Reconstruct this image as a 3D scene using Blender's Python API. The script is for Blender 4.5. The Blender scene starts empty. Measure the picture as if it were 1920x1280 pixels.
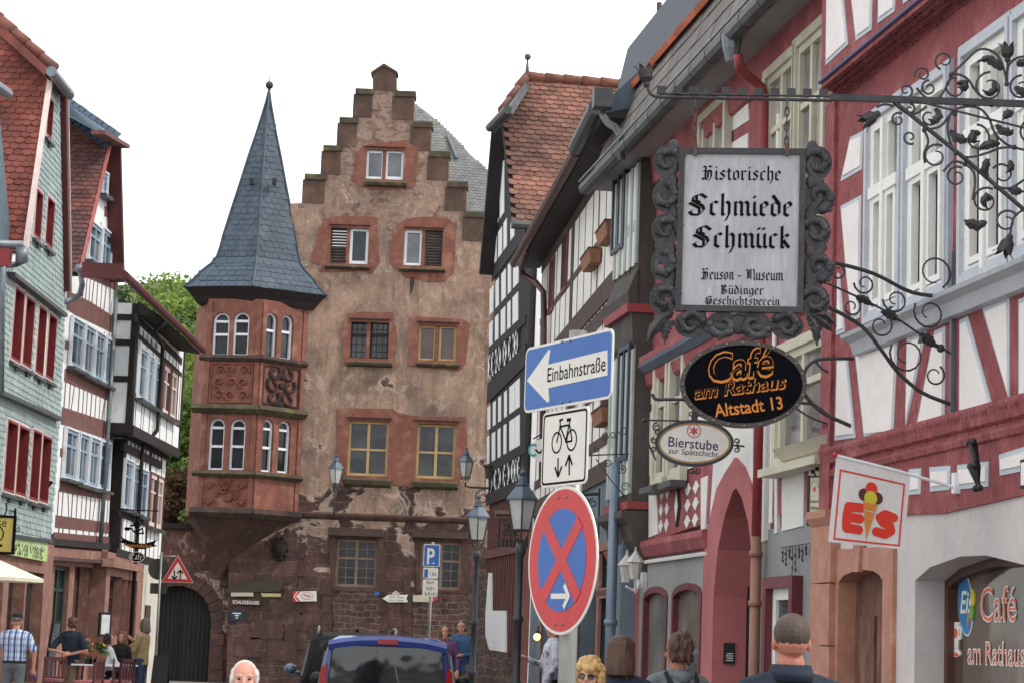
import bpy, bmesh, math, random
from mathutils import Vector, Matrix, geometry
random.seed(11)
SC = bpy.context.scene
COL = SC.collection
rad = math.radians
# ------------------------------------------------------------------ camera
FPX = 4000.0
CAM = Vector((0.0, 0.0, 1.65))
ROT = Matrix.Rotation(rad(90 + 8.0), 3, 'X') @ Matrix.Rotation(rad(2.1), 3, 'Z')
cd = bpy.data.cameras.new('camera')
cd.sensor_width = 36.0
cd.lens = 36.0 * FPX / 1920.0
cd.clip_start = 0.1
cd.clip_end = 3000
cam = bpy.data.objects.new('camera', cd)
cam.matrix_world = Matrix.Translation(CAM) @ ROT.to_4x4()
COL.objects.link(cam)
SC.camera = cam
# ------------------------------------------------------------------ light
SUN_AZ, SUN_EL = 76.0, 48.0      # degrees to the right of straight behind the camera / above the horizon
sdir = Vector((math.sin(rad(SUN_AZ)) * math.cos(rad(SUN_EL)), -math.cos(rad(SUN_AZ)) * math.cos(rad(SUN_EL)), math.sin(rad(SUN_EL))))
W = bpy.data.worlds.new('World')
SC.world = W
W.use_nodes = True
nt = W.node_tree
nt.nodes.clear()
wo = nt.nodes.new('ShaderNodeOutputWorld')
bg = nt.nodes.new('ShaderNodeBackground')
sky = nt.nodes.new('ShaderNodeTexSky')
sky.sky_type = 'NISHITA'
sky.sun_disc = False
sky.sun_elevation = rad(SUN_EL)
sky.sun_rotation = math.atan2(sdir.x, sdir.y)
sky.dust_density = 2.0
mixc = nt.nodes.new('ShaderNodeMix')
mixc.data_type = 'RGBA'
tcw = nt.nodes.new('ShaderNodeTexCoord')
mpw = nt.nodes.new('ShaderNodeMapping'); mpw.inputs['Scale'].default_value = (1.4, 1.4, 3.2)
nzw = nt.nodes.new('ShaderNodeTexNoise'); nzw.inputs['Scale'].default_value = 1.6; nzw.inputs['Detail'].default_value = 8
rpw = nt.nodes.new('ShaderNodeValToRGB')
rpw.color_ramp.elements[0].position = 0.36; rpw.color_ramp.elements[0].color = (.5, .5, .5, 1)
rpw.color_ramp.elements[1].position = 0.60; rpw.color_ramp.elements[1].color = (.97, .97, .97, 1)
nt.links.new(tcw.outputs['Generated'], mpw.inputs[0]); nt.links.new(mpw.outputs[0], nzw.inputs[0])
nt.links.new(nzw.outputs['Fac'], rpw.inputs[0]); nt.links.new(rpw.outputs[0], mixc.inputs[0])
mixc.inputs['B'].default_value = (17.5, 17.9, 18.4, 1)          # thin bright cloud
nt.links.new(sky.outputs[0], mixc.inputs['A'])
nt.links.new(mixc.outputs['Result'], bg.inputs[0])
bg.inputs[1].default_value = 0.112
nt.links.new(bg.outputs[0], wo.inputs[0])
sl = bpy.data.lights.new('sun', 'SUN')
sl.energy = 2.0
sl.angle = rad(2.0)
sl.color = (1.0, 0.95, 0.88)
so = bpy.data.objects.new('sun', sl)
so.rotation_euler = sdir.to_track_quat('Z', 'Y').to_euler()
so.location = (20, -20, 40)
COL.objects.link(so)
SC.view_settings.view_transform = 'Standard'
SC.view_settings.look = 'None'
SC.view_settings.exposure = 0.0
SC.view_settings.gamma = 1.0
# ------------------------------------------------------------------ projection helpers
def ray(u, v):
 return ROT @ Vector(((u - 960) / FPX, (640 - v) / FPX, -1.0))
def at(u, v, Y):
 d = ray(u, v)
 return CAM + d * (Y / d.y)
def on_plane(u, v, p, n):
 d = ray(u, v)
 return CAM + d * ((Vector(p) - CAM).dot(n) / d.dot(n))
def vdir(u, v):
 d = ray(u, v)
 return Vector((d.x, d.y)).normalized()
# ------------------------------------------------------------------ materials
MATS = {}
def lin(c):
 return tuple(((x / 255.0) / 12.92 if x / 255.0 <= .04045 else ((x / 255.0 + .055) / 1.055) ** 2.4) for x in c)
def _n(t, kind, **kw):
 n = t.nodes.new(kind)
 for k, v in kw.items():
  if k.startswith('i_'):
   n.inputs[k[2:]].default_value = v
  else:
   setattr(n, k, v)
 return n
def ramp(t, src, stops):
 r = t.nodes.new('ShaderNodeValToRGB')
 e = r.color_ramp.elements
 while len(e) > 1:
  e.remove(e[-1])
 for i, (p, c) in enumerate(stops):
  if i == 0:
   e[0].position = p
   x = e[0]
  else:
   x = e.new(p)
  x.color = (c[0], c[1], c[2], 1) if hasattr(c, '__len__') else (c, c, c, 1)
 t.links.new(src, r.inputs[0])
 return r.outputs[0]
def mixn(t, fac, a, b, mode='MIX'):
 m = t.nodes.new('ShaderNodeMix')
 m.data_type = 'RGBA'
 m.blend_type = mode
 for key, val in ((0, fac), ('A', a), ('B', b)):
  s = m.inputs[key]
  if hasattr(val, 'is_linked') or hasattr(val, 'links'):
   t.links.new(val, s)
  elif key == 0:
   s.default_value = val
  else:
   s.default_value = (val[0], val[1], val[2], 1) if hasattr(val, '__len__') else (val, val, val, 1)
 return m.outputs['Result']
def noise(t, co, scale, detail=4, stretch=None, rough=.55, dist=0.0):
 src = co
 if stretch:
  mp = t.nodes.new('ShaderNodeMapping')
  mp.inputs['Scale'].default_value = stretch
  t.links.new(co, mp.inputs[0])
  src = mp.outputs[0]
 n = t.nodes.new('ShaderNodeTexNoise')
 n.inputs['Scale'].default_value = scale
 n.inputs['Detail'].default_value = detail
 n.inputs['Roughness'].default_value = rough
 n.inputs['Distortion'].default_value = dist
 t.links.new(src, n.inputs[0])
 return n.outputs['Fac']
def newmat(name):
 m = bpy.data.materials.new(name)
 m.use_nodes = True
 t = m.node_tree
 b = t.nodes['Principled BSDF']
 co = t.nodes.new('ShaderNodeTexCoord').outputs['Object']
 return m, t, b, co
def bumpn(t, b, h, strength, dist=.02):
 bp = t.nodes.new('ShaderNodeBump')
 bp.inputs['Strength'].default_value = strength
 bp.inputs['Distance'].default_value = dist
 t.links.new(h, bp.inputs['Height'])
 t.links.new(bp.outputs[0], b.inputs['Normal'])
def matte(m, k=.15, r=.85):
 b = m.node_tree.nodes['Principled BSDF']; b.inputs['Specular IOR Level'].default_value = k; b.inputs['Roughness'].default_value = r
 return m
def mat(name, c1, c2=None, c3=None, scale=4.0, rough=.8, bump=0.0, bscale=None, stretch=None, metal=0.0, island=0.0, dirt=0.0, spec=None, grain=None, bdist=.02):
 """colours c1..c3 are sRGB 0-255 of the bare surface; noise mixes them; island = per tile variation; dirt = grime amount"""
 if name in MATS:
  return MATS[name]
 m, t, b, co = newmat(name)
 c1 = lin(c1)
 c2 = lin(c2) if c2 else tuple(x * .8 for x in c1)
 f = noise(t, co, scale, 5, stretch)
 st = [(.32, c1), (.66, c2)] if not c3 else [(.3, c1), (.5, c2), (.7, lin(c3))]
 col = ramp(t, f, st)
 if island:
  g = t.nodes.new('ShaderNodeNewGeometry')
  v = ramp(t, g.outputs['Random Per Island'], [(0, 1 - island), (.5, 1), (.9, 1 + island * .6), (1, 1 - island * 1.3)])
  col = mixn(t, 1.0, col, v, 'MULTIPLY')
 if dirt:
  d = noise(t, co, scale * .45 + .3, 7, (1, 1, .35), .7)
  d = ramp(t, d, [(.45, 1.0), (.72, 1 - dirt)])
  col = mixn(t, 1.0, col, d, 'MULTIPLY')
 col = mixn(t, 1.0, col, ramp(t, noise(t, co, bscale or 24, 5, grain or stretch, .7), [(.3, .84 if grain else .92), (.7, 1.12 if grain else 1.05)]), 'MULTIPLY')
 t.links.new(col, b.inputs['Base Color'])
 b.inputs['Roughness'].default_value = rough
 b.inputs['Metallic'].default_value = metal
 if spec is not None:
  b.inputs['Specular IOR Level'].default_value = spec
 if bump:
  h = noise(t, co, bscale or scale * 8, 6, grain or stretch)
  bumpn(t, b, h, bump, bdist)
 MATS[name] = m
 return m
def glass_mat(name, c=(40, 46, 54), rough=.06, pane_tone=None):
 if name in MATS:
  return MATS[name]
 m, t, b, co = newmat(name)
 base = lin(c)
 f = noise(t, co, 1.3, 2)
 col = ramp(t, f, [(.4, base), (.62, lin(pane_tone) if pane_tone else tuple(x * 2.2 for x in base))])
 t.links.new(col, b.inputs['Base Color'])
 b.inputs['Roughness'].default_value = rough
 b.inputs['Specular IOR Level'].default_value = .9
 h = noise(t, co, 1.7, 2)
 bumpn(t, b, h, .12, .05)
 MATS[name] = m
 return m
def stone_mat(name, plaster, stone, joint, z0, z1, amount=.5, brick=(2.2, 5.0), dark=.5):
 """old rendered wall: patchy plaster that has come off more and more below height z1"""
 if name in MATS:
  return MATS[name]
 m, t, b, co = newmat(name)
 big = noise(t, co, .55, 6, (1, 1, .8), .62, .6)
 mid = noise(t, co, 2.2, 7, (1, 1, .7), .65, .4)
 fin = noise(t, co, 11, 5)
 pc = ramp(t, big, [(.30, lin(plaster[0])), (.46, lin(plaster[1])), (.6, lin(plaster[2])), (.74, lin(plaster[3]))])
 pc = mixn(t, 1.0, pc, ramp(t, mid, [(.32, .70), (.5, 1.0), (.7, 1.16)]), 'MULTIPLY')
 pc = mixn(t, 1.0, pc, ramp(t, fin, [(.35, .88), (.65, 1.1)]), 'MULTIPLY')
 # streaks of moss and soot that run down
 stv = noise(t, co, 1.5, 6, (2.2, 2.2, .22), .7)
 pc = mixn(t, ramp(t, stv, [(.5, 0.0), (.72, dark)]), pc, lin((84, 74, 58)))
 lic = noise(t, co, 3.1, 8, (1, 1, .6), .72, .8)
 pc = mixn(t, ramp(t, lic, [(.55, 0.0), (.62, .5), (.7, .25)]), pc, lin((188, 172, 158)))
 pc = mixn(t, ramp(t, lic, [(.3, .55), (.4, 0.0)]), pc, lin((112, 78, 64)))
 tz = t.nodes.new('ShaderNodeSeparateXYZ'); t.links.new(co, tz.inputs[0])
 tm = _n(t, 'ShaderNodeMapRange'); tm.inputs['From Min'].default_value = 11.0; tm.inputs['From Max'].default_value = 18.5; tm.inputs['To Min'].default_value = -.2; tm.inputs['To Max'].default_value = .12; t.links.new(tz.outputs[2], tm.inputs[0])
 ta = _n(t, 'ShaderNodeMath', operation='ADD'); t.links.new(tm.outputs[0], ta.inputs[0]); t.links.new(noise(t, co, 1.3, 8, (1, 1, .9), .7, .5), ta.inputs[1])
 tc = ramp(t, noise(t, co, 2.7, 9, (1, 1, 1.3), .72, .6), [(.36, lin((84, 70, 60))), (.46, lin((128, 96, 84))), (.54, lin((150, 132, 118))), (.64, lin((112, 84, 72)))])
 pc = mixn(t, ramp(t, ta.outputs[0], [(.47, 0.0), (.53, .9)]), pc, tc)
 # stones: warped brick courses
 sep = t.nodes.new('ShaderNodeSeparateXYZ'); t.links.new(co, sep.inputs[0])
 cmb = t.nodes.new('ShaderNodeCombineXYZ')
 t.links.new(sep.outputs[0], cmb.inputs[0]); t.links.new(sep.outputs[2], cmb.inputs[1])
 wn = t.nodes.new('ShaderNodeTexNoise'); wn.inputs['Scale'].default_value = 1.6; wn.inputs['Detail'].default_value = 3
 t.links.new(co, wn.inputs[0])
 va = t.nodes.new('ShaderNodeVectorMath'); va.operation = 'MULTIPLY_ADD'
 va.inputs[1].default_value = (.34, .34, .34)
 t.links.new(wn.outputs['Color'], va.inputs[0]); t.links.new(cmb.outputs[0], va.inputs[2])
 br = t.nodes.new('ShaderNodeTexBrick')
 br.inputs['Scale'].default_value = 1.0
 br.inputs['Brick Width'].default_value = 1 / brick[0] * 1.4
 br.inputs['Row Height'].default_value = 1 / brick[1] * 1.4
 br.inputs['Mortar Size'].default_value = .03
 br.inputs['Mortar Smooth'].default_value = .9
 br.inputs['Color1'].default_value = (*lin(stone[0]), 1); br.inputs['Color2'].default_value = (*lin(stone[1]), 1)
 br.inputs['Mortar'].default_value = (*lin(joint), 1)
 br.inputs['Bias'].default_value = -.2
 t.links.new(va.outputs[0], br.inputs[0])
 scol = mixn(t, 1.0, br.outputs['Color'], ramp(t, mid, [(.3, .5), (.7, 1.45)]), 'MULTIPLY')
 scol = mixn(t, 1.0, scol, ramp(t, fin, [(.3, .72), (.7, 1.25)]), 'MULTIPLY')
 scol = mixn(t, ramp(t, noise(t, co, 1.7, 7, (1, 1, 1.6), .7), [(.57, 0.0), (.68, .7)]), scol, lin(plaster[3]))
 # where the plaster is gone
 mr = t.nodes.new('ShaderNodeMapRange')
 mr.inputs['From Min'].default_value = z0; mr.inputs['From Max'].default_value = z1
 mr.inputs['To Min'].default_value = .30; mr.inputs['To Max'].default_value = -.09 + amount * .1
 t.links.new(sep.outputs[2], mr.inputs[0])
 big2 = noise(t, co, .8, 7, (1, 1, 1.1), .6, .5)
 ad = t.nodes.new('ShaderNodeMath'); ad.operation = 'ADD'
 t.links.new(mr.outputs[0], ad.inputs[0]); t.links.new(big2, ad.inputs[1])
 mask = ramp(t, ad.outputs[0], [(.60, 0.0), (.63, 1.0)])
 rim = ramp(t, ad.outputs[0], [(.575, 0.0), (.60, .65), (.64, 0.0)])
 col = mixn(t, mask, pc, scol)
 col = mixn(t, rim, col, lin((196, 176, 160)))
 t.links.new(col, b.inputs['Base Color'])
 b.inputs['Roughness'].default_value = .93
 inv = ramp(t, mask, [(0, 1.0), (1, .35)])
 h = mixn(t, ramp(t, mask, [(0, 0.0), (1, .5)]), inv, br.outputs['Fac'], 'SUBTRACT')
 h = mixn(t, .25, h, fin, 'ADD')
 bumpn(t, b, h, .55, .05)
 MATS[name] = m
 return m
# ------------------------------------------------------------------ object helpers
def prop(o, label=None, cat=None, group=None, kind=None):
 if label: o['label'] = label
 if cat: o['category'] = cat
 if group: o['group'] = group
 if kind: o['kind'] = kind
 return o
def empty(name, label, cat, M=None, group=None):
 o = bpy.data.objects.new(name, None)
 COL.objects.link(o)
 o.empty_display_size = .3
 if M is not None:
  o.matrix_world = M
 return prop(o, label, cat, group)
def obj(name, bm, m, parent=None, smooth=False, M=None):
 me = bpy.data.meshes.new(name)
 bmesh.ops.recalc_face_normals(bm, faces=bm.faces[:])
 bm.to_mesh(me)
 bm.free()
 if smooth:
  for p in me.polygons:
   p.use_smooth = True
 for x in (m if isinstance(m, (list, tuple)) else [m]):
  me.materials.append(x)
 o = bpy.data.objects.new(name, me)
 COL.objects.link(o)
 if parent:
  o.parent = parent
 elif M is not None:
  o.matrix_world = M
 return o
def B():
 return bmesh.new()
def box(bm, x0, x1, y0, y1, z0, z1, mi=0):
 if x0 > x1: x0, x1 = x1, x0
 if y0 > y1: y0, y1 = y1, y0
 if z0 > z1: z0, z1 = z1, z0
 v = [bm.verts.new((x, y, z)) for x in (x0, x1) for y in (y0, y1) for z in (z0, z1)]
 for f in ((0, 1, 3, 2), (4, 6, 7, 5), (0, 4, 5, 1), (2, 3, 7, 6), (0, 2, 6, 4), (1, 5, 7, 3)):
  bm.faces.new([v[i] for i in f]).material_index = mi
def hexa(bm, a, b):
 """solid between two equal-length rings of 3d points"""
 va = [bm.verts.new(p) for p in a]
 vb = [bm.verts.new(p) for p in b]
 n = len(va)
 bm.faces.new(va); bm.faces.new(vb[::-1])
 for i in range(n):
  bm.faces.new((va[i], vb[i], vb[(i + 1) % n], va[(i + 1) % n]))
def prism(bm, pts, n0, n1):
 """polygon in (s, z) extruded along local y"""
 hexa(bm, [(s, n0, z) for s, z in pts], [(s, n1, z) for s, z in pts])
def prism_x(bm, pts, s0, s1):
 """polygon in (n, z) extruded along local x"""
 hexa(bm, [(s0, n, z) for n, z in pts], [(s1, n, z) for n, z in pts])
def prism_z(bm, pts, z0, z1):
 hexa(bm, [(x, y, z0) for x, y in pts], [(x, y, z1) for x, y in pts])
def tube(bm, pts, r, n=6, cap=True, mi=0):
 pts = [Vector(p) for p in pts]
 rs = r if isinstance(r, (list, tuple)) else [r] * len(pts)
 rings = []
 prev = None
 for i, p in enumerate(pts):
  if i == 0: d = pts[1] - p
  elif i == len(pts) - 1: d = p - pts[i - 1]
  else: d = (pts[i + 1] - p).normalized() + (p - pts[i - 1]).normalized()
  if d.length < 1e-9: d = Vector((0, 0, 1))
  d.normalize()
  if prev is None:
   a = Vector((0, 0, 1)) if abs(d.z) < .9 else Vector((1, 0, 0))
  else:
   a = prev
  a = (a - d * a.dot(d))
  if a.length < 1e-6:
   a = Vector((1, 0, 0)) - d * d.x
  a.normalize()
  prev = a
  bb = d.cross(a)
  rings.append([bm.verts.new(p + (a * math.cos(k * 2 * math.pi / n) + bb * math.sin(k * 2 * math.pi / n)) * rs[i]) for k in range(n)])
 for i in range(len(rings) - 1):
  for k in range(n):
   bm.faces.new((rings[i][k], rings[i][(k + 1) % n], rings[i + 1][(k + 1) % n], rings[i + 1][k])).material_index = mi
 if cap:
  bm.faces.new(rings[0][::-1]).material_index = mi
  bm.faces.new(rings[-1]).material_index = mi
def lathe(bm, prof, c=(0, 0, 0), n=12, M=None, ph=0.0):
 c = Vector(c)
 rings = []
 for r, z in prof:
  ring = []
  for k in range(n):
   p = Vector((max(r, 1e-4) * math.cos(ph + k * 2 * math.pi / n), max(r, 1e-4) * math.sin(ph + k * 2 * math.pi / n), z))
   if M is not None: p = M @ p
   ring.append(bm.verts.new(c + p))
  rings.append(ring)
 for i in range(len(rings) - 1):
  for k in range(n):
   bm.faces.new((rings[i][k], rings[i][(k + 1) % n], rings[i + 1][(k + 1) % n], rings[i + 1][k]))
 bm.faces.new(rings[0][::-1]); bm.faces.new(rings[-1])
def ball(bm, c, r, n=10, sc=(1, 1, 1)):
 M = Matrix.Translation(Vector(c)) @ Matrix.Diagonal((r * sc[0], r * sc[1], r * sc[2], 1))
 bmesh.ops.create_uvsphere(bm, u_segments=n, v_segments=max(6, n * 2 // 3), radius=1, matrix=M)
def inpoly(x, y, poly):
 c = False
 j = len(poly) - 1
 for i in range(len(poly)):
  xi, yi = poly[i]; xj, yj = poly[j]
  if (yi > y) != (yj > y) and x < (xj - xi) * (y - yi) / (yj - yi) + xi:
   c = not c
  j = i
 return c
def holed(bm, outline, holes, n0, n1):
 """wall slab between n0 (front) and n1 (back) with openings"""
 vs, es = [], []
 for lp in [outline] + holes:
  k = len(vs)
  vs += [Vector(p) for p in lp]
  es += [(k + i, k + (i + 1) % len(lp)) for i in range(len(lp))]
 v2, e2, f2, *_ = geometry.delaunay_2d_cdt(vs, es, [], 0, 1e-5)
 for n in (n0, n1):
  bv = [bm.verts.new((p.x, n, p.y)) for p in v2]
  for f in f2:
   cx = sum(v2[i].x for i in f) / len(f); cy = sum(v2[i].y for i in f) / len(f)
   if inpoly(cx, cy, outline) and not any(inpoly(cx, cy, h) for h in holes):
    bm.faces.new([bv[i] for i in f])
 for lp in [outline] + holes:
  a = [bm.verts.new((x, n0, z)) for x, z in lp]
  c = [bm.verts.new((x, n1, z)) for x, z in lp]
  for i in range(len(lp)):
   j = (i + 1) % len(lp)
   bm.faces.new((a[i], a[j], c[j], c[i]))
def rect(s0, z0, s1, z1):
 s0, s1 = sorted((s0, s1)); z0, z1 = sorted((z0, z1))
 return [(s0, z0), (s1, z0), (s1, z1), (s0, z1)]
def tiles(bm, O, ux, uy, poly, w, h, th=.02, shape='round', skip=None, jit=.004, lap=1.25):
 """courses of tiles on a plane: O origin, ux along the course, uy up the slope, poly clip outline in (x, y)"""
 O = Vector(O); ux = Vector(ux).normalized(); uy = Vector(uy).normalized(); nn = ux.cross(uy)
 xs = [p[0] for p in poly]; ys = [p[1] for p in poly]
 j = 0
 y = min(ys)
 while y < max(ys):
  x = min(xs) + (w / 2 if j % 2 else 0) - w
  while x < max(xs) + w:
   if inpoly(x + w * .2, y + h * .5, poly) and inpoly(x + w * .8, y + h * .5, poly) and not (skip and skip(x + w / 2, y + h * .5)):
    jx = random.uniform(-jit, jit); jy = random.uniform(-jit, jit) * 1.6 - (random.random() < .03) * h * .12; t2 = th * random.uniform(.85, 1.25)
    if shape == 'round':
     out = [(w * .015, h * lap), (w * .015, h * .3), (w * .13, h * .1), (w * .34, 0), (w * .66, 0), (w * .87, h * .1), (w * .985, h * .3), (w * .985, h * lap)]
    elif shape == 'slate':
     out = [(0.02 * w, h * lap), (.02 * w, h * .22), (w * .3, 0), (w * .98, 0.04 * h), (w * .98, h * lap)]
    else:
     out = [(0.02 * w, h * lap), (.02 * w, 0), (w * .98, 0), (w * .98, h * lap)]
    top, bot = [], []
    for px, py in out:
     k = 1 - py / (h * lap)
     p = O + ux * (x + px + jx) + uy * (y + py + jy)
     top.append(bm.verts.new(p + nn * (t2 * (.25 + 1.0 * k))))
     bot.append(bm.verts.new(p + nn * (t2 * (-.3 + .6 * k))))
    bm.faces.new(top)
    for i in range(len(out) - 1):
     bm.faces.new((top[i], bot[i], bot[i + 1], top[i + 1]))
   x += w
  y += h
  j += 1
# ------------------------------------------------------------------ facades
class Fac:
 """frame of a wall: local x along the wall, local y out of it towards the viewer, z up"""
 def __init__(self, p, d):
  X = Vector((d[0], d[1], 0)).normalized()
  Y = Vector((-X.y, X.x, 0))
  self.M = Matrix(((X.x, Y.x, 0, p[0]), (X.y, Y.y, 0, p[1]), (0, 0, 1, 0), (0, 0, 0, 1)))
  self.I = self.M.inverted()
  self.c = self.I @ CAM
 def r(self, u, v):
  return self.I.to_3x3() @ ray(u, v)
 def px(self, u, v, n=0.0):
  d = self.r(u, v)
  t = (n - self.c.y) / d.y
  return (self.c.x + t * d.x, self.c.z + t * d.z)
 def P(self, pts, n=0.0):
  return [self.px(u, v, n) for u, v in pts]
 def side(self, u, v, s):
  d = self.r(u, v)
  t = (s - self.c.x) / d.x
  return (self.c.y + t * d.y, self.c.z + t * d.z)
 def q(self, u, v, p, nrm):
  d = self.r(u, v)
  p = Vector(p)
  return self.c + d * ((p - self.c).dot(nrm) / d.dot(nrm))
 def L(self, p):
  return self.I @ Vector(p)
 def root(self, name, label, cat, group=None):
  return empty(name, label, cat, self.M, group)
def seg(a, b, w):
 """quad of width w round the segment a-b in (s, z)"""
 a = Vector(a); b = Vector(b)
 d = (b - a)
 if d.length < 1e-6: return None
 d.normalize()
 nrm = Vector((-d.y, d.x)) * (w / 2)
 return [tuple(a + nrm), tuple(b + nrm), tuple(b - nrm), tuple(a - nrm)]
_bj = [0]
def beam(F, bm, p, q, w, n0, n1, n=None, plumb=False):
 a = F.px(*p, n if n is not None else n1); b = F.px(*q, n if n is not None else n1)
 if plumb:
  m = (a[0] + b[0]) / 2
  a = (m, a[1]); b = (m, b[1])
 _bj[0] = (_bj[0] + 1) % 7
 prism(bm, seg(a, b, w), n0, n1 + .0015 * _bj[0])
def ring(bm, s0, z0, s1, z1, w, n0, n1):
 s0, s1 = sorted((s0, s1)); z0, z1 = sorted((z0, z1))
 box(bm, s0, s0 + w, n0, n1, z0, z1); box(bm, s1 - w, s1, n0, n1, z0, z1)
 box(bm, s0 + w, s1 - w, n0, n1, z0, z0 + w); box(bm, s0 + w, s1 - w, n0, n1, z1 - w, z1)
def window(root, s0, z0, s1, z1, n, fm, pm, fw=.07, depth=.06, mull=1, trans=(.68,), mw=.045, sill=None, name='window', casing=None, cw=.1, cn=.03, bars=None):
 """window whose pane sits at n - depth; frame, pane, optional casing proud of the wall, sill"""
 s0, s1 = sorted((s0, s1)); z0, z1 = sorted((z0, z1))
 bm = B()
 nb = n - depth
 ring(bm, s0, z0, s1, z1, fw, nb, n)
 for i in range(mull):
  c = s0 + (s1 - s0) * (i + 1) / (mull + 1)
  box(bm, c - mw, c + mw, nb + .004, n - .006, z0 + fw, z1 - fw)
 for tr in trans:
  c = z0 + (z1 - z0) * tr
  box(bm, s0 + fw, s1 - fw, nb + .004, n - .012, c - mw * .8, c + mw * .8)
 if bars:
  for i in range(1, bars[0]):
   c = s0 + (s1 - s0) * i / bars[0]
   box(bm, c - .011, c + .011, nb + .006, nb + .02, z0 + fw, z1 - fw)
  for i in range(1, bars[1]):
   c = z0 + (z1 - z0) * i / bars[1]
   box(bm, s0 + fw, s1 - fw, nb + .007, nb + .018, c - .011, c + .011)
 f = obj(name, bm, fm, root)
 bm = B()
 box(bm, s0 + fw * .5, s1 - fw * .5, nb - .02, nb + .003, z0 + fw * .5, z1 - fw * .5)
 obj('pane', bm, pm, f)
 if casing:
  bm = B()
  ring(bm, s0 - cw, z0 - cw, s1 + cw, z1 + cw, cw, n - depth, n + cn)
  obj('casing', bm, casing, f)
 if sill:
  bm = B()
  box(bm, s0 - cw - .05, s1 + cw + .05, n - .03, n + .14, z0 - cw - .07, z0 - cw)
  obj('sill', bm, sill, f)
 return f
def text_bm(s, size=1.0, align='CENTER', extrude=0.0, offset=0.0, shear=0.0, space=1.0, M=None, bm=None, sx=1.0):
 """lettering from Blender's own font as a flat mesh in the x-y plane"""
 cu = bpy.data.curves.new('lettering', 'FONT')
 cu.body = s; cu.size = size; cu.align_x = align; cu.extrude = extrude; cu.offset = offset; cu.shear = shear
 cu.space_character = space; cu.resolution_u = 3
 o = bpy.data.objects.new('lettering', cu)
 COL.objects.link(o)
 dg = bpy.context.evaluated_depsgraph_get()
 me = bpy.data.meshes.new_from_object(o.evaluated_get(dg))
 if sx != 1.0: me.transform(Matrix.Diagonal((sx, 1, 1, 1)))
 if M is not None: me.transform(M)
 bm = bm or B()
 bm.from_mesh(me)
 bpy.data.objects.remove(o); bpy.data.curves.remove(cu); bpy.data.meshes.remove(me)
 return bm
# ================================================================== shared materials
m_tile = mat('clay_tiles', (156, 84, 68), (132, 68, 56), (116, 62, 54), scale=1.1, rough=.85, island=.34, dirt=.5)
m_tile_old = mat('weathered_tiles', (124, 68, 54), (96, 62, 56), (80, 60, 58), scale=.8, rough=.88, island=.42, dirt=.5)
m_tile_warm = mat('orange_tiles', (142, 96, 79), (116, 80, 68), (92, 70, 63), scale=.7, rough=.85, island=.36, dirt=.5)
m_ridge = mat('ridge_tiles', (140, 82, 66), (106, 72, 62), scale=3, rough=.85, dirt=.4)
m_mint = mat('mint_shingles', (166, 180, 177), (150, 166, 164), (176, 186, 183), scale=1.5, rough=.7, island=.1, dirt=.18)
m_red_frame = mat('red_window_paint', (132, 40, 38), (116, 34, 34), rough=.55)
m_pinkwhite = mat('pale_casing', (226, 206, 196), (210, 190, 182), rough=.6)
m_zinc = mat('zinc', (128, 136, 140), (104, 112, 118), scale=6, rough=.45, metal=.35)
m_zinc_dark = mat('dark_zinc', (86, 88, 88), (70, 72, 74), scale=5, rough=.5, metal=.3)
m_slate = mat('slate', (72, 86, 98), (60, 74, 88), (82, 95, 105), scale=1.4, rough=.62, island=.13, dirt=.22)
m_slate_blue = mat('blue_slate', (74, 90, 106), (64, 80, 96), scale=2, rough=.55, island=.14)
m_slate_grey = mat('grey_slate', (130, 130, 127), (110, 111, 110), scale=1.2, rough=.75, island=.16, dirt=.2)
m_white = mat('lime_plaster', (234, 234, 232), (226, 227, 227), scale=1.3, rough=.9, bump=.15, dirt=.06)
m_brown_t = mat('brown_timber', (122, 82, 76), (104, 68, 64), scale=5, rough=.85, bump=.25, stretch=(1, 1, 1), bscale=30, dirt=.25)
m_dark_t = mat('dark_timber', (40, 31, 29), (30, 24, 23), scale=5, rough=.8, bump=.25, bscale=30)
m_dred = mat('oxblood_paint', (96, 42, 40), (82, 36, 36), scale=4, rough=.7, dirt=.25)
m_bluegrey = mat('blue_grey_paint', (140, 160, 174), (124, 146, 162), scale=4, rough=.6)
m_wwhite = mat('white_window_paint', (232, 234, 236), (222, 226, 230), rough=.45)
m_sand = mat('red_sandstone', (158, 116, 102), (138, 98, 86), (172, 132, 116), scale=2.2, rough=.9, bump=.3, dirt=.3)
m_sand_dk = mat('dark_sandstone', (92, 64, 56), (74, 53, 47), (108, 78, 68), scale=1.7, rough=.9, bump=.35, dirt=.35)
m_sand_red = mat('painted_sandstone', (146, 92, 75), (122, 76, 63), (158, 110, 92), scale=1.9, rough=.9, bump=.25, dirt=.3)
m_moss = mat('mossy_stone', (92, 84, 60), (74, 64, 54), (104, 100, 58), scale=2.4, rough=.95, bump=.5, dirt=.4)
m_black = mat('black_iron', (34, 35, 37), (26, 27, 29), scale=9, rough=.5, metal=.2)
m_iron = mat('forged_iron', (66, 64, 66), (48, 46, 48), scale=12, rough=.55, bump=.25, metal=.25)
m_glass = glass_mat('window_glass', (40, 46, 54), .08, (84, 92, 98))
m_glass_dk = glass_mat('dark_window_glass', (22, 25, 30), .08, (40, 44, 50)); matte(m_glass_dk, .4, .1)
m_glass_gr = glass_mat('green_dark_glass', (24, 32, 31), .25)
m_cream = mat('cream_plaster', (214, 208, 192), (200, 194, 180), scale=1.4, rough=.9, bump=.15, dirt=.15)
HOR = lambda u: 1202 + .0367 * (u - 960)

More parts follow.
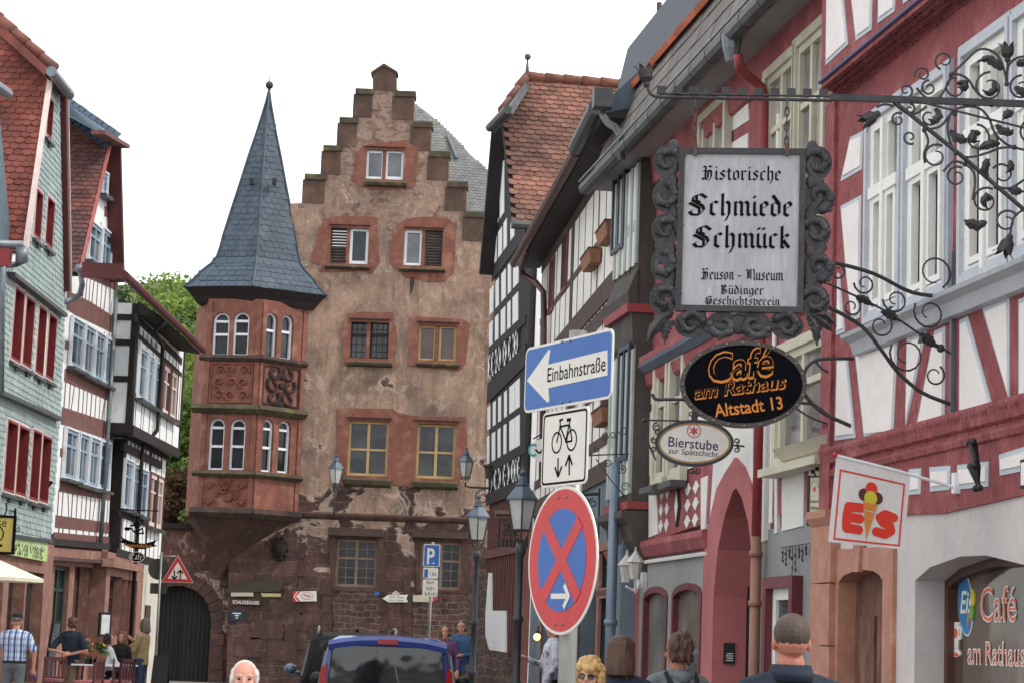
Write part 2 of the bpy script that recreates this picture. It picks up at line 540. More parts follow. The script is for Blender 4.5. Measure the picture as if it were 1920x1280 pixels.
def verge_roof(F, root, E, T, n, depth, sg, m, w, h, hip=None, far=None, shape='round', th=.022, low_kick=0):
 """tiled slope seen at the near side of a gable: E eave point, T top of the near verge (pixels on plane n)"""
 e = F.px(*E, n); t = F.px(*T, n)
 O = Vector((e[0], n, e[1]))
 uy = Vector((t[0] - e[0], 0, t[1] - e[1])); L = uy.length; uy.normalize()
 ux = Vector((0, sg, 0))
 nn = ux.cross(uy)
 ins = -sg
 poly = [(0, 0), (0, L)]
 hipend = None
 if hip:
  c = F.q(hip[0], hip[1], O, nn)
  cx = (c - O).dot(ux); cy = (c - O).dot(uy)
  poly.append((cx, cy)); hipend = c
  poly.append((ins * depth, cy)); poly.append((ins * depth, 0))
 else:
  poly += [(ins * depth, L), (ins * depth, 0)]
 bm = B()
 tiles(bm, O, ux, uy, poly, w, h, th, shape)
 r = obj('roof_tiles', bm, m, root)
 # boards under the tiles
 bm = B()
 base = [O + ux * x + uy * y - nn * .03 for x, y in poly]
 hexa(bm, base, [p - nn * .1 for p in base])
 obj('roof_boards', bm, m_dark_t, root)
 return O, ux, uy, nn, L, hipend
def ridge_chain(bm, a, b, r=.1, step=.36):
 a = Vector(a); b = Vector(b)
 n = max(1, int((b - a).length / step))
 for i in range(n):
  p = a.lerp(b, i / n); q = a.lerp(b, (i + 1.12) / n)
  tube(bm, [p, q], [r * 1.12, r * .86], 8)
# ================================================================== shingled house (far left, mint shingles)
p = at(118, 1000, 50)
F1 = Fac((p.x, p.y), -vdir(870, HOR(870)))
h1 = F1.root('shingled_house', 'tall mint green shingled house with red window reveals at the left edge of the street', 'house')
G1 = [(24, 512), (36, 480), (48, 440), (97, 142), (112, 178), (121, 590)]
M1 = [(2, 512), (22, 514), (121, 592), (113, 783), (0, 732)]
Lw1 = [(-6, 734), (112, 788), (95, 1013), (20, 1001), (-6, 998)]
wins = {.3: [((67, 352), (79, 452)), ((88, 366), (101, 468)), ((89, 178), (100, 264))],
  .2: [((27, 536), (41, 681)), ((48, 553), (61, 691)), ((72, 571), (84, 705)), ((91, 586), (103, 714))],
  .1: [((13, 784), (29, 924)), ((35, 795), (51, 930)), ((61, 803), (74, 939)), ((79, 813), (93, 943))]}
bmw = B(); bms = B()
for poly, n in ((G1, .3), (M1, .2), (Lw1, .1)):
 out = F1.P(poly, n)
 holes = []
 for a, b in wins[n]:
  s0, z0 = F1.px(*a, n); s1, z1 = F1.px(b[0] - 6, b[1], n)
  holes.append(rect(s0, z1, s1, z0))
 holed(bmw, out, holes, n, -.3)
 tiles(bms, (0, n + .005, 0), (-1, 0, 0), (0, 0, 1), [(-s, z) for s, z in out], .2, .125, .016, 'slate',
          skip=lambda x, y: any(h[0][0] - .12 < -x < h[1][0] + .12 and h[0][1] - .1 < y < h[2][1] + .04 for h in holes))
 for hl in holes:
  s0, z0 = hl[0]; s1, z1 = hl[2]
  bm = B(); ring(bm, s0, z0, s1, z1, .05, n - .24, n + .035)
  wf = obj('window', bm, m_red_frame, h1)
  bm = B(); ring(bm, s0 - .035, z0 - .035, s1 + .035, z1 + .035, .034, n - .02, n + .03); obj('casing', bm, m_pinkwhite, wf)
  bm = B(); box(bm, s0 + .02, s1 - .02, n - .24, n - .21, z0 + .02, z1 - .02); obj('pane', bm, m_glass_dk, wf)
  bm = B(); box(bm, s0 - .1, s1 + .1, n, n + .1, z0 - .13, z0 - .07)
  box(bm, (s0 + s1) / 2 - .03, (s0 + s1) / 2 + .03, n, n + .08, z0 - .22, z0 - .13)
  obj('sill', bm, m_zinc_dark, wf)
e0 = F1.px(121, 900); e1 = F1.px(-6, 998)
box(bmw, e0[0] + .3, e1[0] + 2, -7, -.301, 0, F1.px(60, 520)[1])
obj('wall', bmw, m_white, h1)
obj('shingles', bms, m_mint, h1)
bm = B()
for a, b, n in (((22, 512), (121, 590), .3), ((0, 733), (113, 784), .2), ((-6, 998), (95, 1013), .1)):
 p0 = F1.px(*a, n); p1 = F1.px(*b, n)
 prism(bm, [(p0[0], p0[1] - .06), (p1[0], p1[1] - .06), (p1[0], p1[1] + .02), (p0[0], p0[1] + .02)], n - .12, n + .07)
obj('storey_moulding', bm, m_zinc_dark, h1)
# ground floor
gs0 = F1.px(88, 1100)[0]; gs1 = F1.px(-8, 1100)[0]; gz = F1.px(20, 1003)[1]
ho = []
for a, b in (((17, 1066), (33, 1278)), ((50, 1070), (68, 1278)), ((-30, 1062), (-8, 1278))):
 s0, z0 = F1.px(*a); s1, z1 = F1.px(*b); ho.append(rect(s0, z1, s1, z0))
bm = B(); holed(bm, rect(F1.px(95, 1100)[0], 0, F1.px(-40, 1100)[0], gz), ho, .02, -.5)
obj('ground_floor', bm, m_sand, h1)
for hl in ho:
 bm = B(); box(bm, hl[0][0], hl[1][0], -.29, -.24, 0, hl[2][1]); box(bm, hl[0][0], hl[1][0], -.24, -.21, 1.0, 1.1)
 f = obj('shop_window', bm, m_glass_gr, h1)
# fascia board with painted letters
b0 = F1.px(24, 1003, .12); b1 = F1.px(88, 1052, .12)
bm = B(); box(bm, b1[0], F1.px(-10, 1000, .12)[0], .02, .12, F1.px(24, 1040, .12)[1], F1.px(24, 1001, .12)[1])
fb = obj('shop_fascia', bm, mat('fascia_white', (214, 222, 214), (190, 212, 150), (176, 204, 120), scale=.9, rough=.6), h1)
bm = B()
zz = F1.px(24, 1026, .12)[1]
for k in range(22):
 if k == 10: continue
 sx_ = F1.px(28 + k * 2.6, 1026, .12)[0]; h_ = .26 if k in (0, 4, 11, 15, 19) else .16
 for dz in (0, .09, .17):
  if random.random() < .75: prism(bm, seg((sx_ + random.uniform(-.05, .05), zz - .12 + dz), (sx_ - .06, zz - .12 + dz + h_ * .4), .045), .121, .124 + .0004 * (k % 5))
obj('fascia_lettering', bm, m_black, fb)
# roof
O, ux, uy, nn, L, hp = verge_roof(F1, h1, (48, 474), (97, 138), .42, 7.0, 1, m_tile, .19, .14, hip=(0, 45))
T = O + uy * L
fb_, ft = F1.px(121, 560, .42), F1.px(114, 180, .42)
bm = B()
prism(bm, seg((O.x + .02, O.z), (T.x + .02, T.z), .10), .36, .46)
obj('verge_trim', bm, m_pinkwhite, h1)
bm = B()
q0 = F1.px(111, 170, .3); q1 = F1.px(118, 545, .3)
prism(bm, [q0, q1, (q1[0] - .16, q1[1]), (q0[0] - .16, q0[1])], .2, .44)
# soffit below the hip
prism(bm, [(T.x + .02, T.z - .02), (q0[0], T.z - .02), (q0[0] - .1, q0[1]), (q0[0] + .05, q0[1] - .1)], .3, .5)
obj('verge_board', bm, m_dred, h1)
bm = B(); prism(bm, [(q0[0] - .16, q0[1]), (q1[0] - .16, q1[1]), (q1[0] - .2, q1[1]), (q0[0] - .2, q0[1] + .02)], .3, .47)
obj('verge_edge', bm, m_pinkwhite, h1)
bm = B(); g0 = F1.px(96, 134, .55); g1 = F1.px(131, 178, .55)
tube(bm, [(g0[0], .55, g0[1]), (g1[0], .55, g1[1])], .11, 10)
obj('hip_gutter', bm, m_zinc, h1)
bm = B()
hexa(bm, [(g0[0], .5, g0[1] + .05), (g1[0], .5, g1[1] + .05), (g1[0] + 1.2, -2.2, hp.z + .7), tuple(hp)], [(g0[0], .42, g0[1] - .08), (g1[0], .42, g1[1] - .08), (g1[0] + 1.2, -2.3, hp.z + .55), (hp.x, hp.y - .1, hp.z - .15)])
obj('hip_roof', bm, m_tile, h1)
bm = B(); ridge_chain(bm, T + Vector((0, .05, .1)), hp + (hp - T) * .8 + Vector((0, 0, .06)), .12, .42)
obj('ridge_tiles', bm, m_ridge, h1, True)
bm = B()
dp = [(44, 465), (46, 480), (43, 490), (30, 496), (12, 498), (6, 506), (4, 560), (2, 735)]
pts = []
for i, (u, v) in enumerate(dp):
 n_ = .62 - .03 * i if i < 3 else .36 - .01 * i
 s, z = F1.px(u, v, n_); pts.append((s, n_, z))
tube(bm, pts, .06, 8)
tube(bm, [(pts[0][0], .6, pts[0][2] + .05), (pts[0][0], -4, pts[0][2] + .05)], .09, 8)
box(bm, pts[0][0] - .1, pts[0][0] + .1, .5, .7, pts[0][2] - .28, pts[0][2])
obj('downpipe', bm, m_zinc, h1, True)
bm = B(); box(bm, pts[0][0] - .05, pts[0][0] + .2, -.2, .4, pts[0][2] - .4, pts[0][2] - .05)
obj('eave_box', bm, m_red_frame, h1)
# ================================================================== edge of the nearest left house
F0 = Fac((at(-8, 700, 43).x, 43), -vdir(870, HOR(870)))
h0 = F0.root('grey_gabled_house', 'blue grey house verge and gutter end just entering the left edge of the view', 'house')
bm = B(); a = F0.px(-6, 300, .3); b = F0.px(14, 440, .3)
prism(bm, F0.P([(-8, 190), (2, 240), (20, 445), (20, 560), (-8, 560)], .3), -.4, .3)
obj('verge_board', bm, mat('grey_blue_board', (92, 112, 120), (80, 98, 108), rough=.7), h0)
bm = B(); box(bm, F0.px(-6, 600, 0)[0], F0.px(-6, 600, 0)[0] + 26, -6, -.3, 0, F0.px(-5, 300)[1]); obj('wall', bm, m_white, h0)
bm = B(); a = F0.px(-30, 145, .5); b = F0.px(15, 176, .5); tube(bm, [(a[0], .5, a[1]), (b[0], .5, b[1])], .1, 10); obj('hip_gutter', bm, m_zinc, h0)
# ================================================================== brown timber house
p = at(112, 1000, 50.4)
F2 = Fac((p.x, p.y), -vdir(1100, HOR(1100)))
h2 = F2.root('brown_timbered_house', 'house with brown timbers, white panels and blue grey windows next to the mint shingled house', 'house')
poly = [(110, 560), (146, 508), (208, 268), (214, 290), (222, 560), (214, 760), (203, 1005), (96, 1000), (113, 780), (120, 600)]
out = F2.P(poly)
bm = B(); prism(bm, out, 0, -.3)
sfar = F2.px(208, 900)[0]; snear = F2.px(104, 900)[0]
box(bm, sfar, snear, -7, -.3, 0, F2.px(150, 520)[1])
obj('wall', bm, m_white, h2)
bm = B()
N0, N1 = -.02, .008
for a, b, w in (((150, 506), (216, 536), .22), ((122, 562), (219, 612), .0), ((121, 702), (216, 745), .3), ((112, 910), (206, 928), .26), ((196, 396), (214, 402), .25),
    ((104, 976), (204, 989), .28), ((100, 1003), (205, 1012), .16)):
 if w: beam(F2, bm, a, b, w, N0, N1)
prism(bm, F2.P([(126, 545), (170, 566), (219, 598), (219, 628), (140, 590), (126, 580)], N1), N0, N1 + .004)
prism(bm, F2.P([(117, 762), (212, 793), (211, 826), (114, 794)], N1), N0, N1 + .004)
def posts(F, bm, us, top, bot, w, n0, n1, lean=None):
 """vertical posts at the pixels us between two pixel lines"""
 ln = lambda l, u: l[0][1] + (l[1][1] - l[0][1]) * (u - l[0][0]) / (l[1][0] - l[0][0])
 for i, u in enumerate(us):
  vt = ln(top, u); vb = ln(bot, u)
  l = lean[i] if lean else 0
  a = F.px(u, vt, n1); b = F.px(u, vb, n1)
  prism(bm, seg((a[0], a[1]), (a[0] + l, b[1]), w), n0, n1 - .002 * (i % 3))
posts(F2, bm, [158, 164, 170, 177, 184, 192, 200, 208, 215], ((150, 512), (216, 540)), ((156, 560), (219, 600)), .075, N0, N1, [0, .02, 0, .1, 0, 0, .12, 0, 0])
posts(F2, bm, [124, 133, 141, 150, 158, 165, 173, 181, 189, 198, 206, 214], ((121, 706), (216, 750)), ((116, 766), (212, 796)), .08, N0, N1, [0, 0, .2, 0, 0, 0, 0, .0, .0, .25, 0, 0])
posts(F2, bm, [111, 119, 128, 137, 146, 155, 163, 171, 180, 188, 196, 203], ((112, 916), (206, 934)), ((104, 970), (204, 984)), .08, N0, N1, [0, .0, -.25, 0, 0, 0, 0, .0, .2, 0, 0, 0])
posts(F2, bm, [111, 119, 131, 144, 157, 168, 179, 189, 199], ((104, 982), (204, 994)), ((100, 1001), (205, 1010)), .1, N0, N1)
for us, top, bot in (([134, 157, 176, 196, 213], ((130, 590), (216, 632)), ((122, 700), (216, 744))), ([122, 145, 165, 185, 204], ((116, 796), (210, 826)), ((112, 908), (206, 926))),
                     ([167, 190, 207], ((165, 408), (210, 425)), ((150, 506), (216, 536)))):
 posts(F2, bm, us, top, bot, .07, N0, N1 + .003)
for a, b in (((122, 646), (136, 651)), ((113, 847), (124, 850)), ((212, 684), (218, 687)), ((204, 872), (209, 873))):
 beam(F2, bm, a, b, .2, N0, N1)
obj('timber_frame', bm, m_brown_t, h2)
for a, b in (((136, 592), (155, 699)), ((158, 605), (175, 711)), ((178, 617), (194, 721)), ((197, 630), (212, 730)), ((124, 799), (144, 904)), ((146, 807), (164, 912)),
             ((167, 815), (183, 918)), ((187, 823), (202, 922)), ((169, 411), (188, 505)), ((191, 424), (205, 519)), ((192, 318), (199, 372)), ((201, 325), (207, 376))):
 s0, z1 = F2.px(*a, .06); s1, z0 = F2.px(*b, .06)
 window(h2, s1 + .03, z0 + .05, s0 - .03, z1 - .03, .07, m_bluegrey, m_glass, fw=.09, depth=.05, mull=1, trans=(.66,), mw=.04, sill=m_zinc_dark, casing=m_wwhite, cw=.045, cn=.035)
bm = B()
beam(F2, bm, (94, 1014), (206, 1024), .16, -.1, .2); beam(F2, bm, (100, 1060), (204, 1070), .0001, 0, .01)
obj('jetty_beam', bm, m_dark_t, h2)
# ground floor of sandstone
gz = F2.px(150, 1016)[1]
ho = []
for a, b in (((104, 1058), (123, 1192)), ((158, 1062), (178, 1196)), ((141, 1060), (154, 1280))):
 s0, z0 = F2.px(*a); s1, z1 = F2.px(*b); ho.append(rect(s0, z1 if b[1] < 1270 else .1, s1, z0))
bm = B(); holed(bm, rect(F2.px(203, 1100)[0], 0, F2.px(92, 1100)[0], gz), ho, .0, -.5)
prism(bm, F2.P([(94, 1024), (206, 1034), (205, 1050), (94, 1042)], .15), -.1, .15)
obj('ground_floor', bm, m_sand, h2)
bm = B(); prism(bm, F2.P([(98, 1042), (204, 1050), (204, 1056), (98, 1049)], .25), -.1, .25); obj('cornice', bm, m_sand_dk, h2)
for i, hl in enumerate(ho):
 if i < 2: window(h2, hl[0][0], hl[0][1], hl[1][0], hl[2][1], -.1, mat('bottle_green_paint', (44, 62, 58), (36, 52, 50), rough=.5), m_glass_gr, fw=.1, depth=.06, mull=1, trans=(.66,), mw=.05)
 else:
  bm = B(); box(bm, hl[0][0], hl[1][0], -.3, -.2, .1, hl[2][1]); obj('door', bm, m_sand_dk, h2)
# near corner post and roof
bm = B(); a = F2.px(112, 600, .1); b = F2.px(100, 1060, .1)
box(bm, a[0] - .05, a[0] + .55, -.3, .12, b[1], a[1]); obj('corner_post', bm, m_dred, h2)
O, ux, uy, nn, L, hp = verge_roof(F2, h2, (150, 512), (209, 262), .3, 5.0, 1, m_tile_old, .19, .14, hip=(126, 203))
T = O + uy * L
bm = B(); prism(bm, seg((O.x, O.z), (T.x, T.z), .07), .26, .33); obj('verge_trim', bm, mat('pink_mortar', (176, 96, 92), (150, 84, 82), rough=.8), h2)
bm = B()
q0 = F2.px(212, 270, .2); q1 = F2.px(219, 528, .2)
prism(bm, [q0, q1, (q1[0] - .16, q1[1]), (q0[0] - .16, q0[1])], -.1, .38)
prism(bm, [(T.x, T.z), (q0[0], T.z), (q0[0] - .1, q0[1]), (q0[0] + .05, q0[1] - .1)], .1, .4)
obj('verge_board', bm, m_dred, h2)
bm = B(); g0 = F2.px(190, 252, .45); g1 = F2.px(236, 279, .45)
prism(bm, [(g0[0], g0[1]), (g1[0], g1[1]), (g1[0], g1[1] + .1), (g0[0], g0[1] + .1)], .2, .55)
obj('hip_eave_board', bm, m_brown_t, h2)
bm = B()
a = (g0[0], .5, g0[1] + .1); b = (g1[0], .5, g1[1] + .12)
hexa(bm, [a, b, (b[0] + .8, -1.6, hp.z + .3), tuple(hp + Vector((0, 0, .1)))], [(a[0], .4, a[2] - .08), (b[0], .4, b[2] - .08), (b[0] + .8, -1.8, hp.z + .2), (hp.x, hp.y - .1, hp.z - .1)])
obj('hip_roof', bm, m_slate_blue, h2)
bm = B()
d = (hp - T); ln_ = d.length; d.normalize()
sidev = Vector(nn).cross(d).normalized()
if sidev.z > 0: sidev = -sidev
poly2 = [(-.5, .5), (ln_ * 1.1, .5), (ln_ * 1.1, 0), (-.5, 0)]
uyy = -sidev
tiles(bm, T + Vector(nn) * .05 + sidev * .32, d, uyy, [(-.2, 0), (ln_ * 1.3, 0), (ln_ * 1.3, .5), (-.2, .5)], .22, .14, .02, 'rect')
obj('hip_slates', bm, m_slate_blue, h2)
bm = B(); dp = [(152, 512, .4), (154, 535, .4), (150, 552, .3), (138, 560, .15), (122, 566, .1)]
pts = [(F2.px(u, v, n_)[0], n_, F2.px(u, v, n_)[1]) for u, v, n_ in dp]
tube(bm, pts, .07, 8); tube(bm, [(pts[0][0] + .35, .42, pts[0][2] + .06), (pts[0][0] - .2, .42, pts[0][2] + .02)], .1, 8)
obj('downpipe', bm, m_zinc, h2, True)
# grey pipe at the far edge
bm = B(); a = F2.px(216, 560, .1); b = F2.px(203, 1020, .1); tube(bm, [(a[0], .12, a[1]), (a[0], .12, b[1])], .06, 8); obj('corner_downpipe', bm, m_zinc, h2, True)
# ================================================================== dark timber house
p = at(230, 900, 55.6)
F3 = Fac((p.x, p.y), -vdir(955, HOR(955)))
h3 = F3.root('dark_timbered_house', 'house with nearly black timbers and jettied upper floor at the end of the left row', 'house')
sc = F3.px(230, 900)[0]                  # near corner, lower storey
NU = .36
su = F3.px(252, 700, NU)[0]
zt = F3.px(252, 585, NU)[1]; zj = F3.px(252, 800, NU)[1]; zj2 = F3.px(232, 836, 0)[1]; zb = F3.px(222, 1036, 0)[1]
fu = F3.px(340, 760, NU)[0]; fl = F3.px(306, 950, 0)[0]
bm = B()
box(bm, fu, su, -4, NU, zj, zt + .3)
box(bm, fl, sc, -4, 0, zb, zj)
obj('wall', bm, m_white, h3)
bm = B()
n0, n1 = NU - .02, NU + .008
# upper storey
beam(F3, bm, (253, 594), (341, 678), .2, n0, n1); beam(F3, bm, (256, 626), (341, 703), .14, n0, n1)
beam(F3, bm, (254, 743), (339, 796), .2, n0, n1); beam(F3, bm, (250, 806), (337, 850), .26, n0, n1 + .05)
posts(F3, bm, [262, 270, 277, 285, 293], ((256, 606), (341, 686)), ((256, 624), (341, 700)), .1, n0, n1)
posts(F3, bm, [311, 318, 325, 331, 336], ((256, 606), (341, 686)), ((256, 624), (341, 700)), .08, n0, n1)
posts(F3, bm, [256, 263, 276, 288, 299, 307, 319, 331, 340], ((256, 626), (341, 703)), ((253, 742), (339, 796)), .08, n0, n1)
posts(F3, bm, [256, 267, 272, 282, 292, 302, 314, 325, 337], ((253, 745), (339, 798)), ((250, 806), (337, 850)), .07, n0, n1, [0, 0, .12, 0, 0, 0, 0, 0, 0])
box(bm, su - .2, su + .02, NU - .16, NU + .02, zj, zt + .3)
box(bm, fu - .02, fu + .15, NU - .35, NU + .03, zj, zt + .3)
# side timbers
for z_ in (zt - .05, zt - .7, zj + 1.2): box(bm, su - .05, su + .03, -.75, NU, z_ - .1, z_ + .06)
prism_x(bm, [(NU, zj - .2), (NU, zj + .05), (-1, zj + .05), (-1, zj - .2)], sc - .2, su + .035)
box(bm, su - .1, su + .03, NU - 1.2, NU - 1.05, zj, zt)
# lower storey
n0, n1 = -.02, .008
beam(F3, bm, (233, 836), (304, 872), .2, n0, n1 + .06)
beam(F3, bm, (238, 815), (318, 858), .12, n0, n1 + .1)
posts(F3, bm, [240, 247, 254, 261, 268, 275, 282, 290, 297, 304], ((236, 820), (312, 856)), ((233, 832), (306, 868)), .12, n0, n1 + .01)
beam(F3, bm, (224, 960), (303, 992), .2, n0, n1)
beam(F3, bm, (219, 1034), (300, 1056), .2, n0, n1)
posts(F3, bm, [233, 246, 260, 274, 281, 294, 304], ((231, 842), (306, 876)), ((224, 960), (303, 992)), .08, n0, n1)
posts(F3, bm, [232, 239, 247, 254, 262, 269, 283, 291, 299], ((224, 962), (303, 994)), ((219, 1034), (300, 1056)), .07, n0, n1, [0, .1, 0, 0, -.1, 0, 0, 0, 0])
box(bm, sc - .22, sc + .03, -.3, .02, zb, zj2 + .2)
a = F3.px(280, 900)[0]; box(bm, a - .1, a + .1, -.1, .02, zb - .1, zj)
obj('timber_frame', bm, m_dark_t, h3)
wl = [((264, 652), (275, 753), NU, 1), ((277, 664), (287, 761), NU, 1), ((289, 676), (298, 769), NU, 1), ((308, 682), (317, 780), NU, 0), ((320, 692), (329, 788), NU, 0),
      ((236, 860), (247, 955), 0, 1), ((250, 868), (260, 961), 0, 1), ((264, 878), (273, 967), 0, 1), ((283, 886), (291, 988), 0, 0), ((295, 892), (302, 992), 0, 0)]
for a, b, n, kind in wl:
 s0, z1 = F3.px(*a, n + .06); s1, z0 = F3.px(*b, n + .06)
 window(h3, s1 + .02, z0, s0 - .02, z1, n + .06, m_bluegrey if kind else m_pinkwhite, m_glass, fw=.09 if kind else .12, depth=.05, trans=(.66,), mw=.035, sill=m_zinc_dark, casing=m_wwhite if kind else m_brown_t, cw=.04, cn=.03)
# eave, soffit and roof
NE = 1.0
e0 = F3.px(226, 524, NE); e1 = F3.px(377, 656, NE)
bm = B()
se0, se1 = e1[0], e0[0]; ze = (e0[1] + e1[1]) / 2
prism_x(bm, [(NE, ze), (NE + .02, ze + .18), (-4.5, ze + 5.2), (-4.6, ze + 5.0), (NU - .3, ze + .9)], se0, su + .1)
prism_x(bm, [(NE, ze), (NE + .02, ze + .18), (NE - .12, ze + .28), (NE - .12, ze + .08)], su + .1, se1)
obj('roof', bm, m_tile_old, h3)
bm = B(); prism_x(bm, [(NE - .02, ze - .02), (NE - .02, ze - .08), (NU, zt - .0), (NU, zt + .35)], se0 + .1, su + .1); obj('soffit', bm, m_dark_t, h3)
bm = B(); tube(bm, [(se0, NE + .08, ze + .05), (se1, NE + .08, ze + .05)], .1, 8); box(bm, se1 - .06, se1 + .04, NE - .9, NE + .05, ze - .05, ze + .3)
obj('gutter', bm, m_dred, h3)
bm = B()
a = F3.px(304, 655, NE); c = F3.px(301, 700, NU + .12)
pts = [(a[0], NE + .05, ze - .1), (a[0] + .05, NE - .2, ze - .35), (c[0], NU + .14, zt - .35), (c[0], NU + .12, zj + .2), (c[0] + .2, .15, zj - .3), (c[0] + .1, .12, 1.2)]
tube(bm, pts, .06, 8); obj('downpipe', bm, m_dark_t, h3, True)
# ground floor
gz = zb - .02
ho = []
for a, b in (((207, 1078), (224, 1192)), ((240, 1086), (252, 1196)), ((228, 1084), (238, 1278))):
 s0, z0 = F3.px(*a); s1, z1 = F3.px(*b); ho.append(rect(s0, z1 if b[1] < 1270 else .1, s1, z0))
bm = B(); holed(bm, rect(F3.px(268, 1100)[0], 0, F3.px(198, 1100)[0], gz), ho, 0, -.5)
prism(bm, F3.P([(214, 1046), (268, 1060), (268, 1072), (212, 1062)], .2), -.1, .2)
obj('ground_floor', bm, m_sand, h3)
for i, hl in enumerate(ho):
 if i < 2: window(h3, hl[0][0], hl[0][1], hl[1][0], hl[2][1], -.2, MATS['bottle_green_paint'], m_glass_gr, fw=.09, depth=.05, trans=(.66,))
 else:
  bm = B(); box(bm, hl[0][0], hl[1][0], -.3, -.2, .1, hl[2][1]); obj('door', bm, m_sand_dk, h3)
bm = B(); box(bm, F3.px(303, 1100)[0], F3.px(268, 1100)[0], -.3, -.02, 0, gz); obj('rear_wall', bm, m_cream, h3)
bm = B(); s0 = F3.px(281, 1150)[0]; s1 = F3.px(272, 1150)[0]; box(bm, s0, s1, -.05, .02, .1, 2.3); obj('side_door', bm, m_sand_dk, h3)
# ================================================================== stone house at the end of the street
p = at(740, 1000, 70)
FS = Fac((p.x, p.y), (-1, 0))
hs = FS.root('stone_house', 'tall sandstone house with stepped gable, oriel and slate spire closing the street', 'house')
m_wallS = stone_mat('old_render', ((98, 85, 74), (144, 118, 102), (166, 136, 116), (126, 108, 96)), ((70, 51, 46), (100, 71, 62)), (96, 76, 67), 2.5, 8.2, .5, (1.9, 3.4), .7)
m_rub = stone_mat('rubble', ((96, 62, 52), (110, 72, 60), (120, 80, 66), (130, 92, 78)), ((68, 50, 45), (98, 70, 61)), (108, 90, 80), 0, 40, 6, (3.4, 7.4), .4)
steps = [(908, 1290), (908, 402), (875, 397), (875, 345), (842, 342), (842, 288), (809, 285), (809, 232), (777, 230), (777, 175), (743, 172), (743, 135), (720, 122),
         (699, 135), (699, 168), (670, 170), (670, 222), (640, 224), (640, 275), (610, 276), (610, 328), (575, 330), (575, 380), (545, 382), (545, 560), (478, 700), (430, 980), (424, 1290)]
out = FS.P(steps)
zg = [(s, z) for s, z in out]
right = FS.px(1010, 800)[0]
out = [(zg[0][0] - 0.0, 0.0)] + zg[1:-1] + [(zg[-1][0], 0.0)]
# squared: make the steps plumb and level
holes = []
opn = [((688, 281), (755, 338)), ((621, 427), (689, 496)), ((759, 430), (828, 500)), ((659, 603), (727, 673)), ((786, 609), (854, 677)), ((655, 787), (726, 893)), ((783, 793), (852, 898)),
       ((632, 1008), (705, 1101)), ((791, 1013), (863, 1106))]
for a, b in opn:
 s0, z1 = FS.px(*a); s1, z0 = FS.px(*b); holes.append(rect(s0, z0, s1, z1))
bm = B(); holed(bm, out, holes, 0, -.55)
obj('gable_wall', bm, m_wallS, hs)
bm = B()   # body of the house behind the gable
zE = FS.px(900, 470)[1]
box(bm, right, out[-1][0], -14, -.56, 0, zE)
obj('rear_wall', bm, m_wallS, hs)
# step copings and quoins
m_stepst = mat('step_stone', (112, 76, 64), (86, 70, 60), (124, 88, 74), scale=1.2, rough=.95, bump=.4, dirt=.5)
for i in range(1, len(steps) - 6):
 (u0, v0), (u1, v1) = steps[i], steps[i + 1]
 if abs(v0 - v1) < 6 and abs(u0 - u1) > 20:
  a = FS.px(u0, v0); b = FS.px(u1, v1)
  s0, s1 = sorted((a[0], b[0]))
  z = (a[1] + b[1]) / 2
  bm = B(); box(bm, s0 - .05, s1 + .06, -.6, .09, z - .16, z + .03); obj('step_coping', bm, m_moss, hs)
  bq = B(); box(bq, s0 + .0, s1 + .12, -.57, .025, z - .95, z - .16); obj('step_quoin', bq, m_stepst, hs)
bm = B(); bq = B()
a = FS.P([(743, 135), (720, 122), (699, 135), (699, 168), (743, 172)])
prism(bq, [(s, z) for s, z in a], -.5, .03)
aa = FS.P([(746, 136), (720, 120), (696, 136)])
prism(bm, [aa[0], aa[1], aa[2], (aa[2][0], aa[2][1] - .08), (aa[1][0], aa[1][1] - .1), (aa[0][0], aa[0][1] - .08)], -.55, .08)
obj('gable_cap', bm, m_moss, hs); obj('gable_top_stone', bq, m_stepst, hs)
# surrounds of fresh red stone
def jag(pts, k=3, a=.05):
 r = []
 for i in range(len(pts)):
  p0 = Vector(pts[i]); p1 = Vector(pts[(i + 1) % len(pts)])
  for j in range(k):
   q = p0.lerp(p1, j / k)
   r.append((q.x + random.uniform(-a, a), q.y + random.uniform(-a, a)))
 return r
sur = [[(668, 285), (690, 270), (760, 265), (785, 278), (780, 340), (770, 352), (690, 356), (660, 340)],
       [(606, 416), (620, 406), (707, 407), (709, 490), (697, 512), (686, 508), (600, 508), (604, 497), (584, 492), (594, 444)],
       [(742, 424), (762, 409), (832, 407), (852, 420), (850, 514), (824, 530), (762, 520), (752, 508), (729, 492), (736, 448)],
       [(653, 586), (737, 588), (744, 640), (736, 690), (646, 686), (640, 625)],
       [(774, 594), (862, 596), (880, 606), (872, 680), (860, 694), (766, 684), (764, 620)],
       [(632, 766), (736, 768), (775, 778), (872, 782), (876, 830), (862, 905), (770, 912), (730, 905), (640, 903), (630, 840)],
       [(616, 992), (718, 994), (722, 1110), (622, 1104)], [(776, 998), (876, 1004), (880, 1112), (782, 1108)]]
hidx = [[0], [1], [2], [3], [4], [5, 6], [7], [8]]
bm = B(); bd = B()
for i, s_ in enumerate(sur):
 q = jag(FS.P(s_), 3, .045 if i < 6 else .03)
 holed(bd if i > 5 else bm, q, [holes[k] for k in hidx[i]], .03 + .0015 * i, -.02)
obj('window_surrounds', bm, m_sand_red, hs)
obj('ground_window_surrounds', bd, m_sand_dk, hs)
bm = B(); bs = B()
for a, b in (((651, 779), (735, 785)), ((776, 784), (862, 790)), ((656, 594), (733, 600)), ((782, 600), (862, 606)), ((683, 273), (760, 277)), ((617, 419), (695, 423)), ((757, 424), (834, 428))):
 s0, z1 = FS.px(*a, .1); s1, z0 = FS.px(*b, .1); bm = B(); box(bm, s0, s1, -.02, .12, z0, z1 - .02); obj('hood_moulding', bm, m_sand_dk, hs)
